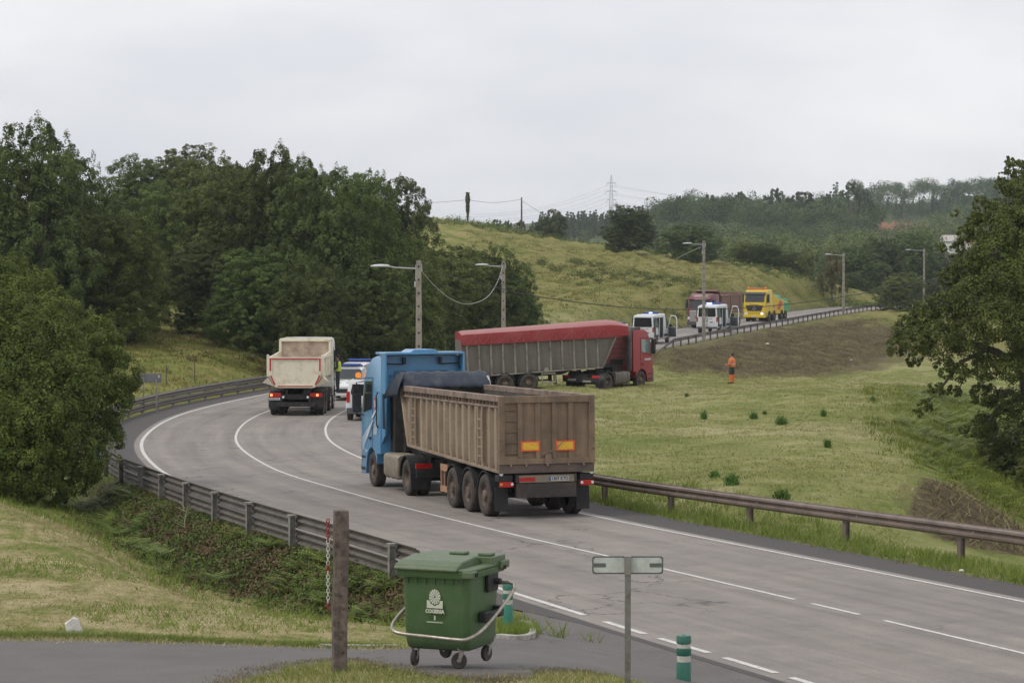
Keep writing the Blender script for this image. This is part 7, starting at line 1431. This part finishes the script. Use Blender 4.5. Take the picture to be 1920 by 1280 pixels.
# ------------------------------------------------------------------ people
SKIN = pm('skin', (.42, .25, .18), .6); HAIR = pm('hair', (.02, .014, .01), .6)
def person(label, x, y, facing, top, trousers, shin, vest=None, arms='fold', z=None, H=1.76, boots=BLK):
    z = gz(x, y) if z is None else z; o = thing('person', label, 'person', (x, y, z), (0, 0, R(facing))); k = H/1.76; bm = bmesh.new(); sk = bm.verts.layers.skin.verify(); J = {}; rad = {}
    def jn(n, p, r): J[n] = bm.verts.new(Vector(p)*k); rad[n] = r*k
    jn('pelvis', (0, 0, .95), .14); jn('waist', (0, 0, 1.08), .135); jn('chest', (0, .0, 1.3), .165); jn('shl', (0, 0, 1.43), .11); jn('neck', (0, 0, 1.5), .058); jn('chin', (0.02, 0, 1.56), .062); jn('head', (.01, 0, 1.65), .095); jn('crown', (0, 0, 1.7), .085)
    E = [('pelvis', 'waist'), ('waist', 'chest'), ('chest', 'shl'), ('shl', 'neck'), ('neck', 'chin'), ('chin', 'head'), ('head', 'crown')]
    for s, sn in ((1, 'l'), (-1, 'r')):
        jn('hip'+sn, (0, s*.1, .88), .1); jn('knee'+sn, (.02*s, s*.125, .48), .068); jn('ank'+sn, (-.01, s*.15, .1), .05); jn('heel'+sn, (.03, s*.155, .05), .05); jn('toe'+sn, (.17, s*.175, .04), .038)
        E += [('pelvis', 'hip'+sn), ('hip'+sn, 'knee'+sn), ('knee'+sn, 'ank'+sn), ('ank'+sn, 'heel'+sn), ('heel'+sn, 'toe'+sn)]
        jn('sho'+sn, (0, s*.19, 1.41), .07)
        if arms == 'fold' : el, wr, pm_ = (-.03, s*.27, 1.14), (.2, s*.16, 1.08), (.27, s*.09, 1.1)
        elif arms == 'phone' and s > 0: el, wr, pm_ = (.05, .26, 1.15), (.2, .16, 1.36), (.22, .13, 1.44)
        else: el, wr, pm_ = (-.04, s*.26, 1.13), (.05, s*.27, .88), (.07, s*.26, .8)
        jn('el'+sn, el, .05); jn('wr'+sn, wr, .034); jn('palm'+sn, pm_, .036); E += [('shl', 'sho'+sn), ('sho'+sn, 'el'+sn), ('el'+sn, 'wr'+sn), ('wr'+sn, 'palm'+sn)]
        d = (Vector(pm_)-Vector(wr)).normalized(); pr = d.orthogonal().normalized()
        for f in range(4): n_ = 'f%d%s' % (f, sn); b0 = Vector(pm_)+d*.045+pr*(f-1.5)*.02; jn(n_+'a', b0, .0095); jn(n_+'b', b0+d*(.035+.006*(1.5-abs(f-1.5)))+Vector((0, 0, -.012)), .008); E += [('palm'+sn, n_+'a'), (n_+'a', n_+'b')]
        jn('th'+sn, Vector(pm_)+pr*.045+d*.01, .011); E += [('palm'+sn, 'th'+sn)]
    for a, b in E: bm.edges.new((J[a], J[b]))
    bm.verts.ensure_lookup_table(); names = list(J); me = bpy.data.meshes.new('body')
    for n_ in names: v = J[n_]; v[sk].radius = (rad[n_], rad[n_]*(1.0 if n_ not in ('chest', 'shl', 'waist', 'pelvis') else 1.15)); v[sk].use_root = (n_ == 'pelvis')
    bm.to_mesh(me); bm.free(); b = bpy.data.objects.new('body', me); COL.objects.link(b); b.modifiers.new('skin', 'SKIN').use_smooth_shade = True; ss_ = b.modifiers.new('sub', 'SUBSURF'); ss_.levels = ss_.render_levels = 1
    dg = bpy.context.evaluated_depsgraph_get(); me2 = bpy.data.meshes.new_from_object(b.evaluated_get(dg)); bpy.data.objects.remove(b)
    for mt in (top, trousers, shin, boots, SKIN): me2.materials.append(mt)
    for f in me2.polygons:
        c = f.center/k; w_ = abs(c.y) > .17 and c.z < 1.05
        i = 3 if c.z < .1 else 2 if c.z < .52 else 1 if c.z < 1.02 and abs(c.y) < .23 and c.x < .13 else 4 if c.z > 1.495 else 0
        wrs = [J_ for J_ in (('palm'))]
        f.material_index = i
    for s in (1, -1):
        pmv = {'fold': (.26, s*.1, 1.1)}.get(arms, (.22, .13, 1.43) if (arms == 'phone' and s > 0) else (.07, s*.26, .79))
        for f in me2.polygons:
            if (f.center/k-Vector(pmv)).length < .085: f.material_index = 4
    me2.polygons.foreach_set('use_smooth', [True]*len(me2.polygons)); bo = bpy.data.objects.new('body', me2); COL.objects.link(bo); bo.parent = o
    m = MB(); rings = []
    for zz_, r_ in ((1.62, .098), (1.67, .112), (1.73, .1), (1.765, .06)): rings.append([((-.018+r_*math.cos(a)*(.96 if math.cos(a) < .3 else .7))*k, r_*math.sin(a)*.85*k, zz_*k) for a in np.linspace(0, 2*math.pi, 15)[:-1]])
    m.loft(rings); part(m, 'hair', HAIR, o, smooth=70)
    m = MB()
    for s in (1, -1): m.tube([(.085*k, s*.033*k, 1.645*k), (.098*k, s*.033*k, 1.645*k)], .009, 6)
    part(m, 'eyes', INK, bo, M=Matrix.Identity(4)); m = MB(); m.prism([(.09*k, 1.65*k), (.118*k, 1.605*k), (.09*k, 1.6*k)], 'y', -.012, .012); part(m, 'nose', SKIN, bo, M=Matrix.Identity(4))
    if vest:
        m = MB(); rings = []
        for zz_, rx, ry in ((.98, .17, .2), (1.1, .165, .195), (1.28, .175, .22), (1.4, .15, .225), (1.47, .09, .13)): rings.append([(rx*k*math.cos(a), ry*k*math.sin(a), zz_*k) for a in np.linspace(0, 2*math.pi, 17)[:-1]])
        m.loft(rings); v = part(m, 'hi_vis_vest', vest[0], o, smooth=60); m = MB(); m.lathe([(1, 1.12*k), (1, 1.17*k)], (0, 0, 0), 'z', 20)
        m.v = [(a*.172*k, b_*.207*k, c) for a, b_, c in m.v]; part(m, 'vest_stripe', vest[1], v, M=Matrix.Identity(4))
    return o
ORG_ = pm('hi_vis_orange', (.62, .16, .045), .7); NAVY = pm('navy_cloth', (.03, .035, .045), .8); REFL = pm('reflective_grey', (.5, .5, .48), .4); YV = pm('hi_vis_yellow', (.5, .62, .05), .7); ORB = pm('bright_orange_gaiters', (.7, .15, .03), .7)
xo = at_x(1373, 165)
person('worker in orange jacket, dark trousers and orange gaiters standing in the field', xo, 165, 150, ORG_, NAVY, ORB, (ORG_, REFL), 'fold', H=1.9).scale = (1.15, 1.15, 1)
person('officer in a yellow vest standing on the cab step of the cream dump truck', at_x(632.5, 128.6), 128.6, 175, NAVY, NAVY, NAVY, (YV, REFL), 'fold', z=on_road(at_x(631.5, 129), 129)+.83, H=1.78)
person('person with dark hair standing left of the nearest police van', at_x(1180, 244), 244, -70, NAVY, NAVY, NAVY, None, 'down', z=on_road(at_x(1180, 244), 244), H=1.72)
# small hanging plume of fence posts on the left slope
for i, (px, py_) in enumerate([(312, 722), (365, 716), (1461, 600), (1168, 582)][:2]):
    q0 = gp(px, py_); m = MB(); m.tube([(0, 0, -.2), (0, 0, 1.1)], .03, 6); o = m.build('fence_post', M_('pole_wood', (.09, .08, .065)), loc=q0); tag(o, ['thin fence stake on the slope right of the sign back', 'second thin fence stake further right on the left slope'][i], 'fence post')
# ------------------------------------------------------------------ air
hz = MB(); hz.box(-1520, 1520, -60, 2380, -40, 62); ho = hz.build('haze', []); m = bpy.data.materials.new('haze_air'); m.use_nodes = True; nt = m.node_tree; nt.nodes.clear()
out = nt.nodes.new('ShaderNodeOutputMaterial'); pv = nt.nodes.new('ShaderNodeVolumePrincipled'); pv.inputs['Color'].default_value = (.82, .91, 1, 1); pv.inputs['Density'].default_value = .00014; pv.inputs['Anisotropy'].default_value = .45
nt.links.new(pv.outputs[0], out.inputs['Volume']); ho.data.materials.append(m); tag(ho, 'thin summer haze in the valley air', 'haze', kind='stuff')
for key in PROTO:
    if key not in used: 
        for c in list(PROTO[key].children): bpy.data.objects.remove(c)
        bpy.data.objects.remove(PROTO[key])
